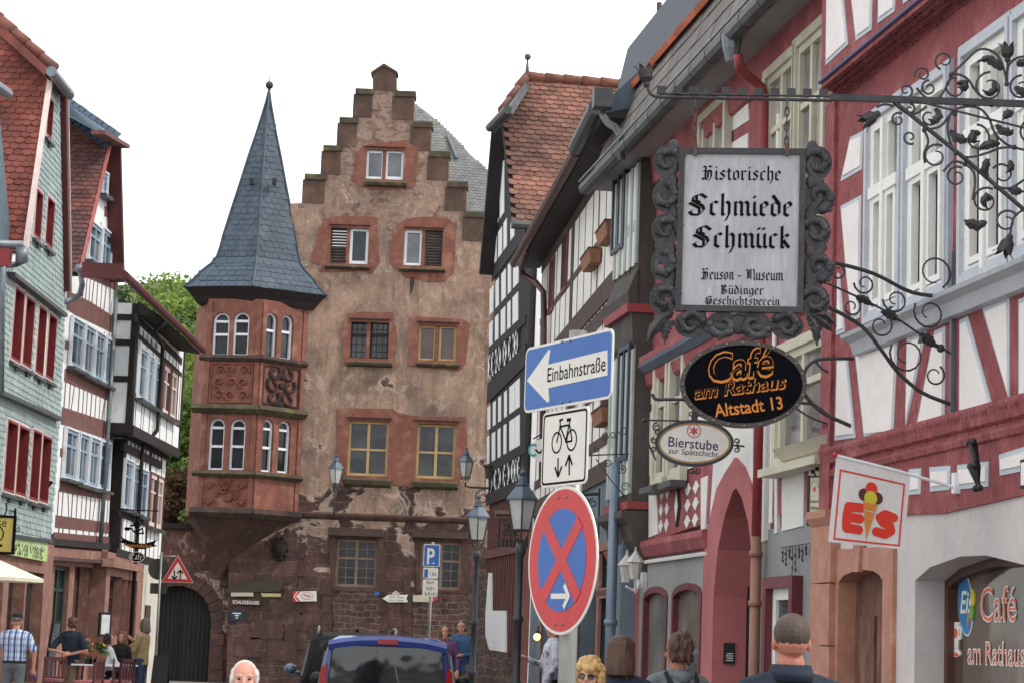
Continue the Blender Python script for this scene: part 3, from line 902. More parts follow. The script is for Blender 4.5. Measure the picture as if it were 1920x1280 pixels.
for a, b in (((616, 988), (718, 1006)), ((773, 994), (878, 1010))):
 s0, z1 = FS.px(*a, .1); s1, z0 = FS.px(*b, .1); bs = B(); box(bs, s0, s1, -.02, .22, z0, z1); obj('lintel', bs, mat('sooty_lintel', (84, 64, 56), (66, 54, 48), scale=2, rough=.95, bump=.4), hs)
for a, b in (((683, 338), (762, 352)), ((609, 496), (693, 506)), ((748, 501), (834, 511)), ((651, 675), (735, 688)), ((781, 678), (860, 689)), ((644, 895), (732, 914)), ((774, 900), (858, 918))):
 s0, z1 = FS.px(*a, .2); s1, z0 = FS.px(*b, .2)
 s0, s1 = sorted((s0, s1)); bm = B()
 prism_x(bm, [(0, z0), (.2, z0 + (z1 - z0) * .3), (.24, z1 - .05), (.18, z1), (0, z1 + .02)], s0, s1)
 obj('sill', bm, m_moss, hs)
m_yel = mat('ochre_window_paint', (186, 156, 104), (170, 140, 92), scale=4, rough=.6)
MG = lambda n_, c_: matte(glass_mat(n_, c_, .15, tuple(int(x * 1.7) for x in c_)), .35, .15)
m_pane_d = MG('sooty_glass', (24, 26, 30))
m_lou = mat('louvre_wood', (84, 70, 62), (68, 58, 52), scale=4, rough=.85)
m_leaded = glass_mat('leaded_glass', (34, 36, 40), .15, (66, 66, 68)); m_leaded.node_tree.nodes['Principled BSDF'].inputs['Specular IOR Level'].default_value = .45
m_brownpane = glass_mat('brown_shutter_glass', (58, 38, 36), .4)
def swin(u0, v0, u1, v1, fm, pm, **k):
 s0, z1 = FS.px(u0, v0, -.12); s1, z0 = FS.px(u1, v1, -.12)
 return window(hs, s1, z0, s0, z1, -.1, fm, pm, **k)
swin(687, 282, 720, 338, m_wwhite, m_glass, fw=.1, mull=0, trans=()); swin(723, 282, 757, 338, m_wwhite, m_glass, fw=.1, mull=0, trans=())
swin(657, 428, 690, 496, m_wwhite, m_glass_dk, fw=.1, mull=0, trans=()); swin(759, 431, 791, 500, m_wwhite, m_glass, fw=.1, mull=0, trans=())
for u0, v0, u1, v1 in ((621, 427, 651, 496), (799, 431, 829, 500)):
 s0, z1 = FS.px(u0, v0, -.1); s1, z0 = FS.px(u1, v1, -.1); s0, s1 = sorted((s0, s1))
 bm = B(); ring(bm, s0, z0, s1, z1, .05, -.2, -.1)
 k = 0
 while z0 + k * .1 < z1 - .1:
  prism_x(bm, [(-.1, z0 + k * .1 + .02), (-.19, z0 + k * .1 + .1), (-.19, z0 + k * .1 + .125), (-.1, z0 + k * .1 + .045)], s0 + .04, s1 - .04); k += 1
 obj('louvred_shutter', bm, m_lou, hs)
for (u, v0, v1) in ((721.5, 282, 338), (654, 428, 496), (795, 431, 500), (692, 603, 673), (820, 609, 677)):
 a = FS.px(u, v0, -.05); b = FS.px(u, v1, -.05); bm = B(); box(bm, a[0] - .06, a[0] + .06, -.3, -.04, b[1], a[1]); obj('stone_mullion', bm, m_sand_red, hs)
for u0, v0, u1, v1 in ((659, 604, 689, 673), (697, 604, 727, 673)):
 swin(u0, v0, u1, v1, m_dark_t, m_leaded, fw=.05, mull=0, trans=(.66,), bars=(3, 5))
for u0, v0, u1, v1 in ((786, 610, 816, 677), (824, 611, 854, 678)):
 swin(u0, v0, u1, v1, m_yel, m_brownpane, fw=.08, mull=0, trans=())
swin(655, 788, 726, 893, m_yel, m_leaded, fw=.085, mull=1, trans=(.48,), mw=.045)
swin(783, 794, 852, 898, m_yel, m_leaded, fw=.085, mull=1, trans=(.48,), mw=.045)
m_oldfr = mat('old_window_wood', (136, 112, 92), (120, 98, 82), scale=5, rough=.75)
swin(632, 1009, 705, 1101, m_oldfr, m_pane_d, fw=.09, mull=1, trans=(.6,), mw=.045, bars=(4, 5))
swin(791, 1014, 863, 1106, m_oldfr, m_pane_d, fw=.09, mull=1, trans=(.6,), mw=.045, bars=(4, 5))
# rubble-filled old openings at the foot, string course, gun hole
bm = B()
prism(bm, jag(FS.P([(624, 1120), (640, 1108), (670, 1104), (700, 1108), (712, 1120), (710, 1260), (624, 1256)]), 3, .05), 0, .03)
obj('rubble_infill', bm, m_rub, hs); bm = B()
prism(bm, jag(FS.P([(776, 1118), (880, 1122), (884, 1265), (772, 1262)]), 3, .05), 0, .03)
obj('rubble_infill', bm, m_rub, hs)
bm = B()
for u in (566, 612, 718, 764):
 for k in range(7):
  v = 1250 - k * 34
  w = random.choice((14, 22, 18))
  if v < 1110 and u > 600: continue
  s0, z0 = FS.px(u - w / 2, v); s1, z1 = FS.px(u + w / 2, v - 30)
  prism(bm, jag(rect(s0, z0, s1, z1), 2, .025), 0, .022)
for (u, v, w, h) in ((440, 1230, 50, 34), (500, 1236, 56, 36), (470, 1196, 64, 32), (530, 1200, 44, 30), (436, 1160, 40, 30), (560, 1170, 46, 26), (590, 1210, 40, 30), (520, 1150, 50, 24)):
 prism(bm, jag(rect(*FS.px(u, v), *FS.px(u + w, v - h)), 3, .03), 0, .016)
obj('quoin_stones', bm, m_sand_dk, hs)
bm = B(); s0, z = FS.px(560, 964, .1); s1, _ = FS.px(912, 974, .1)
prism_x(bm, [(0, z - .12), (.1, z - .02), (.12, z + .06), (0, z + .12)], s1, s0); obj('string_course', bm, m_sand_dk, hs)
bm = B(); s, z = FS.px(525, 1028)
ball(bm, (s, .1, z), .22, 12, (1, .7, 1.35)); ball(bm, (s, .2, z - .02), .14, 10, (1, .7, 1.3))
for k in range(10): ball(bm, (s + .24 * math.cos(k * .628), .06, z + .34 * math.sin(k * .628)), .08, 6)
ball(bm, (s, .3, z - .05), .045, 6, (1, 1, 1.6))
obj('carved_head', bm, mat('sooty_stone', (46, 38, 36), (34, 30, 28), scale=6, rough=.95, bump=.4), hs)
bm = B(); s, z = FS.px(773, 520, .03); prism(bm, jag([(s - .05, z), (s + .05, z), (s + .06, z - .35), (s + .02, z - .62), (s - .06, z - .3)], 2, .015), .03, .036)
obj('soot_stain', bm, mat('soot', (58, 50, 44), (76, 64, 54), scale=4, rough=.95), hs)
# roof behind the gable
prof = [(735, 160), (775, 192), (805, 214), (848, 254), (882, 290), (912, 318), (950, 352), (1010, 410)]
rn = Vector((-.18, .85, .5)).normalized(); rp = (0, -.75, FS.px(900, 470)[1])
pr = [FS.q(u, v, rp, rn) for u, v in prof] + [FS.q(1010, 470, rp, rn), FS.q(735, 470, rp, rn)]
bm = B(); hexa(bm, pr, [q + Vector((.3, -5, -.2)) for q in pr]); obj('roof', bm, m_slate_grey, hs)
rux = Vector((-1, -.21, 0)).normalized(); rux = (rux - rn * rux.dot(rn)).normalized(); ruy = rn.cross(rux)
bt = B(); O = pr[-1]
tiles(bt, O, rux, ruy, [((q - O).dot(rux), (q - O).dot(ruy)) for q in pr], .2, .13, .012, 'slate')
obj('roof_slates', bt, m_slate_grey, hs)
bm = B()
a = FS.q(838, 256, rp, rn) + rn * .08; b = FS.q(856, 300, rp, rn) + rn * .08
tube(bm, [a, b], .06, 6); obj('roof_ladder_hook', bm, m_zinc, hs)
# ------------------------------------------------ oriel
A = at(378, 800, 69.05); Bc = at(481, 800, 68.75); C = at(566, 800, 70.0)
FA = Fac((Bc.x, Bc.y), (A.x - Bc.x, A.y - Bc.y))
FB = Fac((C.x, C.y), (Bc.x - C.x, Bc.y - C.y))
lenA = (Vector(A.xy) - Vector(Bc.xy)).length; lenB = (Vector(C.xy) - Vector(Bc.xy)).length
RELA = FS.I @ FA.M; RELB = FS.I @ FB.M
zl = lambda v: FA.px(430, v)[1]
zTop, zS1, zP1, zC, zS2, zB2, zCb = zl(566), zl(667), zl(757), zl(772), zl(884), zl(955), zl(964)
def onA(bm, rel):
 bm.transform(rel); return bm
def arch_pts(s0, z0, s1, z1, n=7):
 s0, s1 = sorted((s0, s1)); r = (s1 - s0) / 2; c = (s0 + s1) / 2
 return [(s0, z0), (s1, z0)] + [(c + r * math.cos(a * math.pi / n), z1 - r + r * math.sin(a * math.pi / n)) for a in range(n + 1)]
def awin(FX, rel, bl, tr, n, fm, tra, gl):
 s0, z0 = FX.px(*bl, n); s1, z1 = FX.px(*tr, n)
 o = arch_pts(s0, z0, s1, z1); fw = .06
 a0, a1 = sorted((s0, s1)); r_ = (a1 - a0) / 2 - fw
 i_ = arch_pts(a0 + fw, z0 + fw, a1 - fw, z1 - fw)
 bm = B(); holed(bm, o, [i_], n, n - .1)
 for tz in tra: box(bm, a0 + fw, a1 - fw, n - .09, n - .01, z0 + (z1 - z0) * tz - .04, z0 + (z1 - z0) * tz + .04)
 f = obj('window', onA(bm, rel), fm, orl)
 bm = B(); prism(bm, i_, n - .12, n - .085); obj('pane', onA(bm, rel), gl, f)
 return o
orl = obj('oriel', B(), m_sand_red, hs)
bw = B()
whA = [((398, 667), (433, 587)), ((436, 667), (470, 586)), ((390, 880), (424, 784)), ((429, 880), (463, 785))]
whB = [((492, 671), (518, 589)), ((522, 673), (548, 593)), ((486, 883), (511, 787)), ((516, 885), (543, 790))]
hA = [awin(FA, RELA, a, b, -.1, m_wwhite, (.5, .8) if i < 2 else (.46, .82), m_pane_d if i < 2 else m_glass_dk) for i, (a, b) in enumerate(whA)]
hB = [awin(FB, RELB, a, b, -.1, m_wwhite, (.62,) if i < 2 else (.46, .82), m_leaded if i < 2 else m_pane_d) for i, (a, b) in enumerate(whB)]
ba = B(); holed(ba, rect(0, zCb, lenA, zTop + .1), hA, 0, -.3)
bb = B(); holed(bb, rect(0, zCb, lenB, zTop + .1), hB, 0, -.3)
me = bpy.data.meshes.new('oriel_walls')
onA(ba, RELA); onA(bb, RELB)
tmp = bpy.data.meshes.new('tmp'); ba.to_mesh(tmp); bb.from_mesh(tmp); ba.free(); bpy.data.meshes.remove(tmp)
# closing body behind (left flank and ceiling)
bb.normal_update(); bb.to_mesh(orl.data); bb.free()
bm = B()
la = RELA @ Vector((lenA, -.02, 0)); lb = RELA @ Vector((lenA + .9, -1.6, 0)); lc = RELB @ Vector((0, -1.5, 0)); ld = RELB @ Vector((0.05, -.31, 0)); le = RELA @ Vector((0.05, -.42, 0))
pl = [(la.x, la.y), (lb.x, lb.y), (lc.x, lc.y)]
hexa(bm, [(x, y, zCb) for x, y in [(la.x, la.y), (lb.x, lb.y), (lb.x - .2, lb.y), (la.x - .2, la.y)]], [(x, y, zTop) for x, y in [(la.x, la.y), (lb.x, lb.y), (lb.x - .2, lb.y), (la.x - .2, la.y)]])
obj('flank_wall', bm, m_sand_red, orl)
def band(name, z0, z1, out, m, parent=None, slope=0):
 bm = B()
 for rel, ln in ((RELA, lenA), (RELB, lenB)):
  b2 = B(); prism_x(b2, [(-.02, z0), (out - slope, z0), (out, z0 + (z1 - z0) * .5), (out * .75, z1), (-.02, z1 + .03)], -.02 if rel is RELB else -out * .35, ln + (out * .35 if rel is RELB else out))
  b2.transform(rel); t_ = bpy.data.meshes.new('t'); b2.to_mesh(t_); bm.from_mesh(t_); bpy.data.meshes.remove(t_); b2.free()
 return obj(name, bm, m, parent or orl)
band('sill_band', zS1 - .16, zS1 + .02, .17, mat('sooty_band', (78, 58, 52), (60, 48, 44), (92, 70, 60), scale=2, rough=.95, bump=.4), slope=.08)
band('string_course', zC - .05, zC + .24, .3, m_moss, slope=.2)
band('sill_band', zS2 - .16, zS2 + .02, .2, m_moss, slope=.1)
band('base_moulding', zCb - .1, zB2 + .05, .22, MATS['sooty_band'], slope=.15)
# pilaster strips and carved panels
bm = B()
for rel, ln in ((RELA, lenA), (RELB, lenB)):
 b2 = B()
 for s in (0.02, ln - .16):
  for z0, z1 in ((zCb + .1, zS2 - .17), (zS2 + .05, zC - .06), (zC + .26, zS1 - .17), (zS1 + .05, zTop)):
   box(b2, s, s + .15, 0, .045, z0, z1)
 b2.transform(rel); t_ = bpy.data.meshes.new('t'); b2.to_mesh(t_); bm.from_mesh(t_); bpy.data.meshes.remove(t_); b2.free()
obj('corner_strips', bm, m_sand_red, orl)
bm = B()
def curl(bm, cx, cz, r, y, a0, turns, w=.035, flip=1, n=12):
 pts = []
 for i in range(n + 1):
  t = i / n; a = a0 + flip * turns * 2 * math.pi * t
  pts.append((cx + r * (1 - .72 * t) * math.cos(a), y, cz + r * (1 - .72 * t) * math.sin(a)))
 tube(bm, pts, w, 5)
b2 = B()
zc = (zC + .3 + zS1 - .2) / 2; hh = (zS1 - zC - .6)
for i in range(3):
 for j in range(3):
  cx = .32 + (lenA - .64) * (i + .5) / 3; cz = zc + hh * (j - 1) / 3
  rr = (lenA - .64) / 6.3
  curl(b2, cx, cz, rr, .02, rad(90 * ((i + j) % 2) + 200), .85, .05, 1 if (i + j) % 2 else -1)
  ball(b2, (cx, .0, cz), .09, 6, (1, .6, 1))
ring(b2, .2, zC + .3, lenA - .2, zS1 - .22, .05, 0, .05)
for s in (.42, lenA / 2 - .25, lenA / 2 + .25, lenA - .42):
 pass
zc2 = (zCb + zS2) / 2
curl(b2, lenA / 2 - .05, zc2 - .1, .34, .02, 0, .9, .05); curl(b2, lenA / 2 + .02, zc2 + .12, .26, .02, 2, -.7, .045); curl(b2, lenA / 2 - .3, zc2 - .05, .18, .02, 2, .8, .04)
for s in (.38, lenA - .38):
 for dz in (-.25, .28):
  box(b2, s - .14, s + .14, 0, .05, zc2 + dz - .05, zc2 + dz + .05); ball(b2, (s, .03, zc2 + dz - .08), .07, 6)
tube(b2, [(lenA / 2 - .2, .03, zS2 - .2), (lenA / 2, .05, zc2 + .1), (lenA / 2 + .25, .03, zS2 - .22)], .05, 5)
b2.transform(RELA)
obj('carved_panels', b2, mat('relief_stone', (140, 80, 66), (116, 66, 56), (150, 92, 76), scale=2.4, rough=.95, bump=.3, dirt=.45), orl)
b2 = B(); hb = lenB
for i in range(2):
 for j in range(3):
  cx = .34 + (hb - .6) * (i + .5) / 2; cz = zc + hh * (j - 1) / 3
  curl(b2, cx, cz, .27, .03, rad(45 + 90 * ((i + j) % 2)), .9, .075, 1 if (i + j) % 2 else -1)
for k in range(5):
 cz = zc + hh * (k - 2) / 4
 ball(b2, (hb / 2 + .03, .04, cz), .11, 6, (1, .6, 1))
ring(b2, .2, zC + .3, hb - .12, zS1 - .22, .05, 0, .06)
b2.transform(RELB)
obj('tracery_panel', b2, mat('sooty_tracery', (66, 46, 42), (50, 40, 38), (96, 58, 48), scale=3, rough=.95, bump=.3), orl)
# corbel: plan of the oriel shrinking downwards
def plan(k):
 a = RELA @ Vector((lenA + .1, .12, 0)); b_ = RELA @ Vector((-.04, .12, 0)); c = RELB @ Vector((-.1, .1, 0))
 e = RELA @ Vector((lenA + .9, -1.3, 0))
 foot = Vector((FS.px(404, 1075)[0], -.25, 0))
 return [foot.lerp(q, k) for q in (Vector((a.x, a.y, 0)), Vector((b_.x, b_.y, 0)), Vector((c.x, c.y, 0)), Vector((c.x, c.y - .9, 0)), Vector((e.x, e.y, 0)))]
bm = B()
lv = [(1.0, zCb - .06), (.9, zl(972)), (.72, zl(990)), (.5, zl(1014)), (.3, zl(1040)), (.16, zl(1064)), (.08, zl(1082))]
rings = [[bm.verts.new((q.x, q.y, z)) for q in plan(k)] for k, z in lv]
for i in range(len(rings) - 1):
 for k in range(5):
  bm.faces.new((rings[i][k], rings[i][(k + 1) % 5], rings[i + 1][(k + 1) % 5], rings[i + 1][k]))
bm.faces.new(rings[0]); bm.faces.new(rings[-1][::-1])
obj('corbel', bm, m_sand_dk, orl)
# spire
ax = FS.L(at(484, 555, 70.2)); ax.z = 0
PL = [Vector((2.31, 1.15, 0)), Vector((-.03, 1.75, 0)), Vector((-2.31, .35, 0)), Vector((-2.0, -1.6, 0)), Vector((2.1, -1.6, 0))]
zz = lambda v: FS.q(484 + .037 * (555 - v), v, (0, ax.y, 0), Vector((0, 1, 0))).z
lev = [(1.0, 553), (.9, 541), (.77, 520), (.655, 505), (.585, 491), (.545, 470), (.52, 452), (.42, 397), (.315, 342), (.235, 298), (.15, 256), (.075, 215), (.035, 192), (.012, 174)]
def spire_ring(k, z):
 return [Vector((ax.x + q.x * k, ax.y + q.y * k, z)) for q in PL]
bm = B()
RG = [spire_ring(k, zz(v)) for k, v in lev]
rv = [[bm.verts.new(p_) for p_ in r_] for r_ in RG]
for i in range(len(rv) - 1):
 for k in range(5):
  bm.faces.new((rv[i][k], rv[i][(k + 1) % 5], rv[i + 1][(k + 1) % 5], rv[i + 1][k]))
bm.faces.new(rv[0]); bm.faces.new(rv[-1][::-1])
spr = obj('spire', bm, m_slate, hs)
bm = B()
for k in range(5):
 for i in range(len(RG) - 1):
  a, b_, c, d = RG[i][k], RG[i][(k + 1) % 5], RG[i + 1][(k + 1) % 5], RG[i + 1][k]
  up = ((c + d) / 2 - (a + b_) / 2); ux = (b_ - a); n_ = ux.cross(up)
  if n_.dot((a + b_) / 2 - Vector((ax.x, ax.y, a.z))) < 0: ux = -ux; a, b_, c, d = b_, a, d, c
  uxn = ux.normalized(); upn = (up - uxn * up.dot(uxn)).normalized()
  f2 = lambda p_: ((p_ - a).dot(uxn), (p_ - a).dot(upn))
  if up.length > .1: tiles(bm, a, uxn, upn, [f2(a), f2(b_), f2(c), f2(d)], .26, .2, .016, 'slate', jit=.008)
obj('spire_slates', bm, m_slate, spr)
bm = B()
for k in range(3):
 tube(bm, [r_[k] + Vector((0, .015, .015)) for r_ in RG], .035, 5)
obj('hip_flashing', bm, mat('lead_flashing', (66, 76, 88), (56, 66, 78), rough=.5), spr)
bm = B(); zt_ = zz(174)
lathe(bm, [(.1, -.6), (.05, 0), (.06, .25), (.02, .3)], (ax.x, ax.y, zt_), 8); ball(bm, (ax.x, ax.y, zz(160)), .14, 10); tube(bm, [(ax.x, ax.y, zz(158)), (ax.x, ax.y, zz(118))], [.02, .008], 5)
obj('finial', bm, mat('copper_dark', (64, 76, 78), (50, 60, 62), rough=.5, metal=.4), spr)
bm = B()
r0 = RG[0]; r1 = [Vector((ax.x + q.x * .9, ax.y + q.y * .88, zz(566))) for q in PL]; r2 = [Vector((ax.x + q.x * .82, ax.y + q.y * .78, zTop - .02)) for q in PL]
for a_, b2_ in ((r0, r1), (r1, r2)):
 hexa(bm, [p_ - Vector((0, 0, .005)) for p_ in a_], b2_)
obj('eave_board', bm, m_dark_t, spr)
for k in (0, 1):
 bm = B(); a = FS.q((472, 515)[k], 342, (0, ax.y + .55, 0), Vector((0, 1, 0))); box(bm, a.x - .06, a.x + .06, a.y, a.y + .2, a.z - .1, a.z + .1); obj('roof_hook', bm, m_black, spr)
# ================================================================== courtyard wall with gate
FW = Fac((at(440, 1200, 70.3).x, 70.3), (-1, 0))
hw = FW.root('courtyard_wall', 'dark red sandstone courtyard wall with coping left of the stone house', 'wall')
zc_ = FW.px(340, 988)[1]
s_l = FW.px(180, 1100)[0]; s_r = FW.px(440, 1100)[0]
s0, _ = FW.px(394, 1200); s1, _ = FW.px(266, 1200); r_ = (s1 - s0) / 2; zarc = FW.px(330, 1096)[1] - r_
arch = [(s0, 0), (s1, 0)] + [((s0 + s1) / 2 + r_ * math.cos(k * math.pi / 14), zarc + r_ * math.sin(k * math.pi / 14)) for k in range(15)]
ns0, nz0 = FW.px(414, 1112); ns1, _ = FW.px(352, 1112); nr = (ns1 - ns0) / 2
nich = [(ns0, nz0), (ns1, nz0)] + [((ns0 + ns1) / 2 + nr * math.cos(k * math.pi / 10), nz0 + .25 + nr * .95 * math.sin(k * math.pi / 10)) for k in range(11)]
m_gw = stone_mat('gate_wall_stone', ((88, 60, 52), (102, 68, 60), (84, 58, 52), (122, 92, 80)), ((78, 52, 46), (98, 66, 58)), (76, 58, 52), -2, 5.0, .5, (1.6, 3.2), .5)
bm = B(); holed(bm, rect(s_r, 0, s_l, zc_), [[(a, max(b, .0001)) for a, b in arch]], 0, -.6); obj('masonry', bm, m_gw, hw)
bm = B(); box(bm, s_r, s_l, -.7, .12, zc_ - .05, zc_ + .14); obj('coping', bm, m_dark_t, hw)
bm = B()
c0 = ((s0 + s1) / 2, zarc)
for k in range(13):
 a0 = k * math.pi / 13 + .01; a1 = (k + 1) * math.pi / 13 - .01
 prism(bm, [(c0[0] + (r_ - .01) * math.cos(a0), c0[1] + (r_ - .01) * math.sin(a0)), (c0[0] + (r_ + .42) * math.cos(a0), c0[1] + (r_ + .42) * math.sin(a0)),
               (c0[0] + (r_ + .42) * math.cos(a1), c0[1] + (r_ + .42) * math.sin(a1)), (c0[0] + (r_ - .01) * math.cos(a1), c0[1] + (r_ - .01) * math.sin(a1))], -.3, .05)
for k in range(5):
 for s_, d in ((s0, -1), (s1, 1)): box(bm, s_, s_ + d * random.uniform(.35, .5), -.3, .05, zarc / 5 * k + .01, zarc / 5 * (k + 1) - .01)
cc = ((ns0 + ns1) / 2, nz0 + .25)
for k in range(9):
 a0 = k * math.pi / 9 + .01; a1 = (k + 1) * math.pi / 9 - .01
 prism(bm, [(cc[0] + rr * math.cos(a), cc[1] + rr * math.sin(a)) for rr, a in ((nr, a0), (nr + .28, a0), (nr + .28, a1), (nr, a1))], -.1, .06)
obj('voussoirs', bm, m_sand_dk, hw)
bm = B(); nw = 16
for k in range(nw):
 x0 = s0 - .05 + (s1 - s0 + .1) * k / nw; x1 = s0 - .05 + (s1 - s0 + .1) * (k + 1) / nw - .012
 xm = (x0 + x1) / 2 - c0[0]
 h_ = zarc + math.sqrt(max(.02, (r_ + .05) ** 2 - xm * xm))
 box(bm, x0, x1, -.36, -.3, 0.02, h_)
prism(bm, [(s0 - .05, .02), (s1 + .05, .02), (s1 + .05, zarc + r_ * .7), (c0[0], zarc + r_ + .05), (s0 - .05, zarc + r_ * .7)], -.42, -.37)
tube(bm, [(c0[0], -.28, .1), (c0[0], -.28, zarc + r_ - .1)], .04, 6); ball(bm, (c0[0] - .4, -.28, 1.25), .05, 6)
o = obj('gate', bm, mat('tarred_oak', (30, 26, 25), (22, 19, 18), scale=6, rough=.75, bump=.4, stretch=(6, 1, .5)), hw)
# ================================================================== ground
def ground_sheet(name, pts, z, m):
 bm = B(); bm.faces.new([bm.verts.new((x, y, z)) for x, y in pts]); o = obj(name, bm, m); o['kind'] = 'structure'; return o
def cobble_mat(name, c1, c2, joint, s):
 m, t, b, co = newmat(name)
 br = t.nodes.new('ShaderNodeTexBrick'); br.inputs['Scale'].default_value = s
 br.inputs['Color1'].default_value = (*lin(c1), 1); br.inputs['Color2'].default_value = (*lin(c2), 1); br.inputs['Mortar'].default_value = (*lin(joint), 1)
 br.inputs['Mortar Size'].default_value = .03; br.inputs['Brick Width'].default_value = .8; br.inputs['Row Height'].default_value = .5
 t.links.new(co, br.inputs[0])
 col = mixn(t, 1.0, br.outputs['Color'], ramp(t, noise(t, co, 2, 5), [(.3, .75), (.7, 1.2)]), 'MULTIPLY')
 t.links.new(col, b.inputs['Base Color']); b.inputs['Roughness'].default_value = .85
 bumpn(t, b, br.outputs['Fac'], -.5, .02)
 return m
ground_sheet('ground', [(-400, -60), (400, -60), (400, 900), (-400, 900)], -.012, mat('soil', (92, 84, 70), (70, 76, 52), scale=.2, rough=.95))
ground_sheet('street', [(-14, -20), (9, -20), (6, 20), (1, 52), (16, 58), (16, 69.9), (-12, 70), (-14, 40)], 0.0, cobble_mat('street_setts', (132, 128, 126), (112, 108, 106), (84, 80, 78), 3.0))
# ================================================================== right row: red timbered house (nearest)
m_redt = mat('red_timber', (178, 92, 95), (156, 78, 81), (190, 110, 110), scale=3, rough=.75, bump=1.0, bscale=10, grain=(2.2, 2.2, .6), bdist=.1, dirt=.2)
m_panel = mat('pink_white_plaster', (238, 231, 226), (230, 223, 219), scale=1.5, rough=.9, bump=.2, bscale=6)
m_border = mat('pale_grey_line', (192, 200, 206), (180, 190, 196), scale=5, rough=.85)
m_gcas = mat('grey_window_casing', (190, 193, 198), (176, 180, 188), scale=4, rough=.55)
m_cwin = mat('ivory_window_paint', (236, 234, 228), (228, 226, 220), rough=.5)
m_gplas = mat('warm_grey_plaster', (206, 198, 194), (192, 184, 182), scale=1.1, rough=.92, bump=.25, dirt=.12)
m_curt = glass_mat('curtained_glass', (92, 90, 90), .07, (176, 172, 166))
m_sandp = mat('pink_sandstone', (190, 140, 120), (172, 122, 102), (200, 152, 130), scale=2.4, rough=.9, bump=.3, dirt=.25)
p = at(1549, 830, 17.4)
F4 = Fac((p.x, p.y), vdir(310, HOR(310)))
h4 = F4.root('red_timbered_house', 'nearest house on the right with bright red timbers, white panels and an arched cafe window', 'house')
sN = F4.px(2150, 900)[0]                       # near end, outside the picture
zB = F4.px(1600, 975)[1]
zJ0 = F4.px(1547, 206)[1]; zJ1 = F4.px(1536, 165, .2)[1]
s1f = F4.px(1549, 600)[0]; s2f = F4.px(1540, 90, .2)[0]
def inset(poly, d):
 n = len(poly); r = []
 ar = sum(poly[i][0] * poly[(i + 1) % n][1] - poly[(i + 1) % n][0] * poly[i][1] for i in range(n))
 sg = 1 if ar > 0 else -1
 for i in range(n):
  a, b, c = Vector(poly[i - 1]), Vector(poly[i]), Vector(poly[(i + 1) % n])
  d1 = (b - a).normalized(); d2 = (c - b).normalized()
  n1 = Vector((-d1.y, d1.x)) * sg; n2 = Vector((-d2.y, d2.x)) * sg
  k = 1 + n1.dot(n2)
  r.append(tuple(b + (n1 + n2) * (d / max(k, .35))))
 return r
def panel(F, bmb, bmp, pts, n, d=.035):
 P = F.P(pts, n)
 prism(bmb, P, n - .02, n + .006)
 q = inset(P, d)
 prism(bmp, q, n - .015, n + .014)
gl = F4.P([(1549, 985), (1705, 964), (1770, 961), (1920, 927)])
win4 = [((1636, 236), (1692, 577)), ((1707, 194), (1779, 546)), ((1814, 112), (1897, 493)), ((1912, 44), (1990, 450))]
ho = []
for a, b in win4:
 s0, z1 = F4.px(*a); s1, z0 = F4.px(*b); ho.append(rect(s0, z0, s1, z1))
bm = B()
holed(bm, [(s1f, gl[0][1]), gl[1], gl[2], gl[3], (sN, gl[3][1] + .02), (sN, zJ1), (s1f, zJ1)], ho, 0, -.3)
zt4 = F4.px(1549, -220, .2)[1]
box(bm, sN, s2f, -.3, .2, zJ1 - .02, zt4)
for k in range(4):
 dj = (zJ1 - zJ0 + .04) / 4; zk = zJ0 - .04 + dj * k
 prism_x(bm, [(0, zk), (.03 + .045 * k, zk + .012), (.062 + .045 * k, zk + dj * .5), (.055 + .045 * k, zk + dj * .85), (.0, zk + dj * .95)], sN, s2f + .0)
# lower bressummer with carving and brackets
zb0 = F4.px(1600, 862)[1]; zb1 = F4.px(1600, 823)[1]
prism_x(bm, [(0, zb0), (.03, zb0 + .02), (.05, zb0 + .12), (.045, zb1 - .02), (0, zb1)], sN, s1f + .03)
prism_x(bm, [(0, zb0 - .1), (.02, zb0 - .09), (.03, zb0 - .05), (.0, zb0 - .02)], sN, s1f + .03)
for i in range(26):
 s = s1f - .2 - i * .17
 prism_x(bm, [(.03, zb0 + .05), (.052 + .003 * (i % 3), zb0 + .1), (.05, zb1 - .06), (.03, zb1 - .04)], s - .05 - .02 * (i % 2), s + .05)
box(bm, s1f - .24, s1f + .03, -.3, .03, gl[0][1] - .1, zJ0)
obj('timber_frame', bm, m_redt, h4)
bmb = B(); bmp = B()
up = [[(1551, -60), (1577, -60), (1591, 84), (1549, 123)], [(1590, -60), (1638, -60), (1635, 56), (1606, 77)], [(1648, -60), (1684, -60), (1678, 22), (1647, 44)], [(1694, -60), (1730, -60), (1726, -14), (1694, 8)]]
for q in up: panel(F4, bmb, bmp, q, .2)
lo = [[(1595, 258), (1620, 245), (1617, 318), (1577, 341)], [(1577, 387), (1616, 366), (1613, 596), (1598, 602), (1588, 520)], [(1571, 512), (1575, 514), (1585, 622), (1569, 629)],
      [(1570, 673), (1590, 668), (1605, 820), (1566, 825)], [(1604, 662), (1684, 637), (1676, 815), (1621, 821)], [(1701, 634), (1738, 621), (1699, 802)], [(1753, 621), (1774, 611), (1772, 803), (1717, 810)],
      [(1800, 600), (1816, 593), (1866, 776), (1799, 797)], [(1843, 579), (1894, 556), (1894, 752)], [(1911, 562), (1950, 546), (1950, 740), (1911, 760)],
      [(1705, 879), (1728, 877), (1727, 925), (1705, 927)], [(1744, 875), (1783, 872), (1782, 917), (1745, 921)], [(1796, 871), (1855, 864), (1854, 911), (1796, 917)], [(1874, 852), (1930, 834), (1930, 880), (1876, 891)],
      [(1590, 884), (1620, 882), (1620, 930), (1590, 934)], [(1640, 881), (1690, 879), (1690, 926), (1640, 930)]]
for q in lo: panel(F4, bmb, bmp, q, 0)
obj('panel_border', bmb, m_border, h4); obj('plaster_panels', bmp, m_panel, h4)
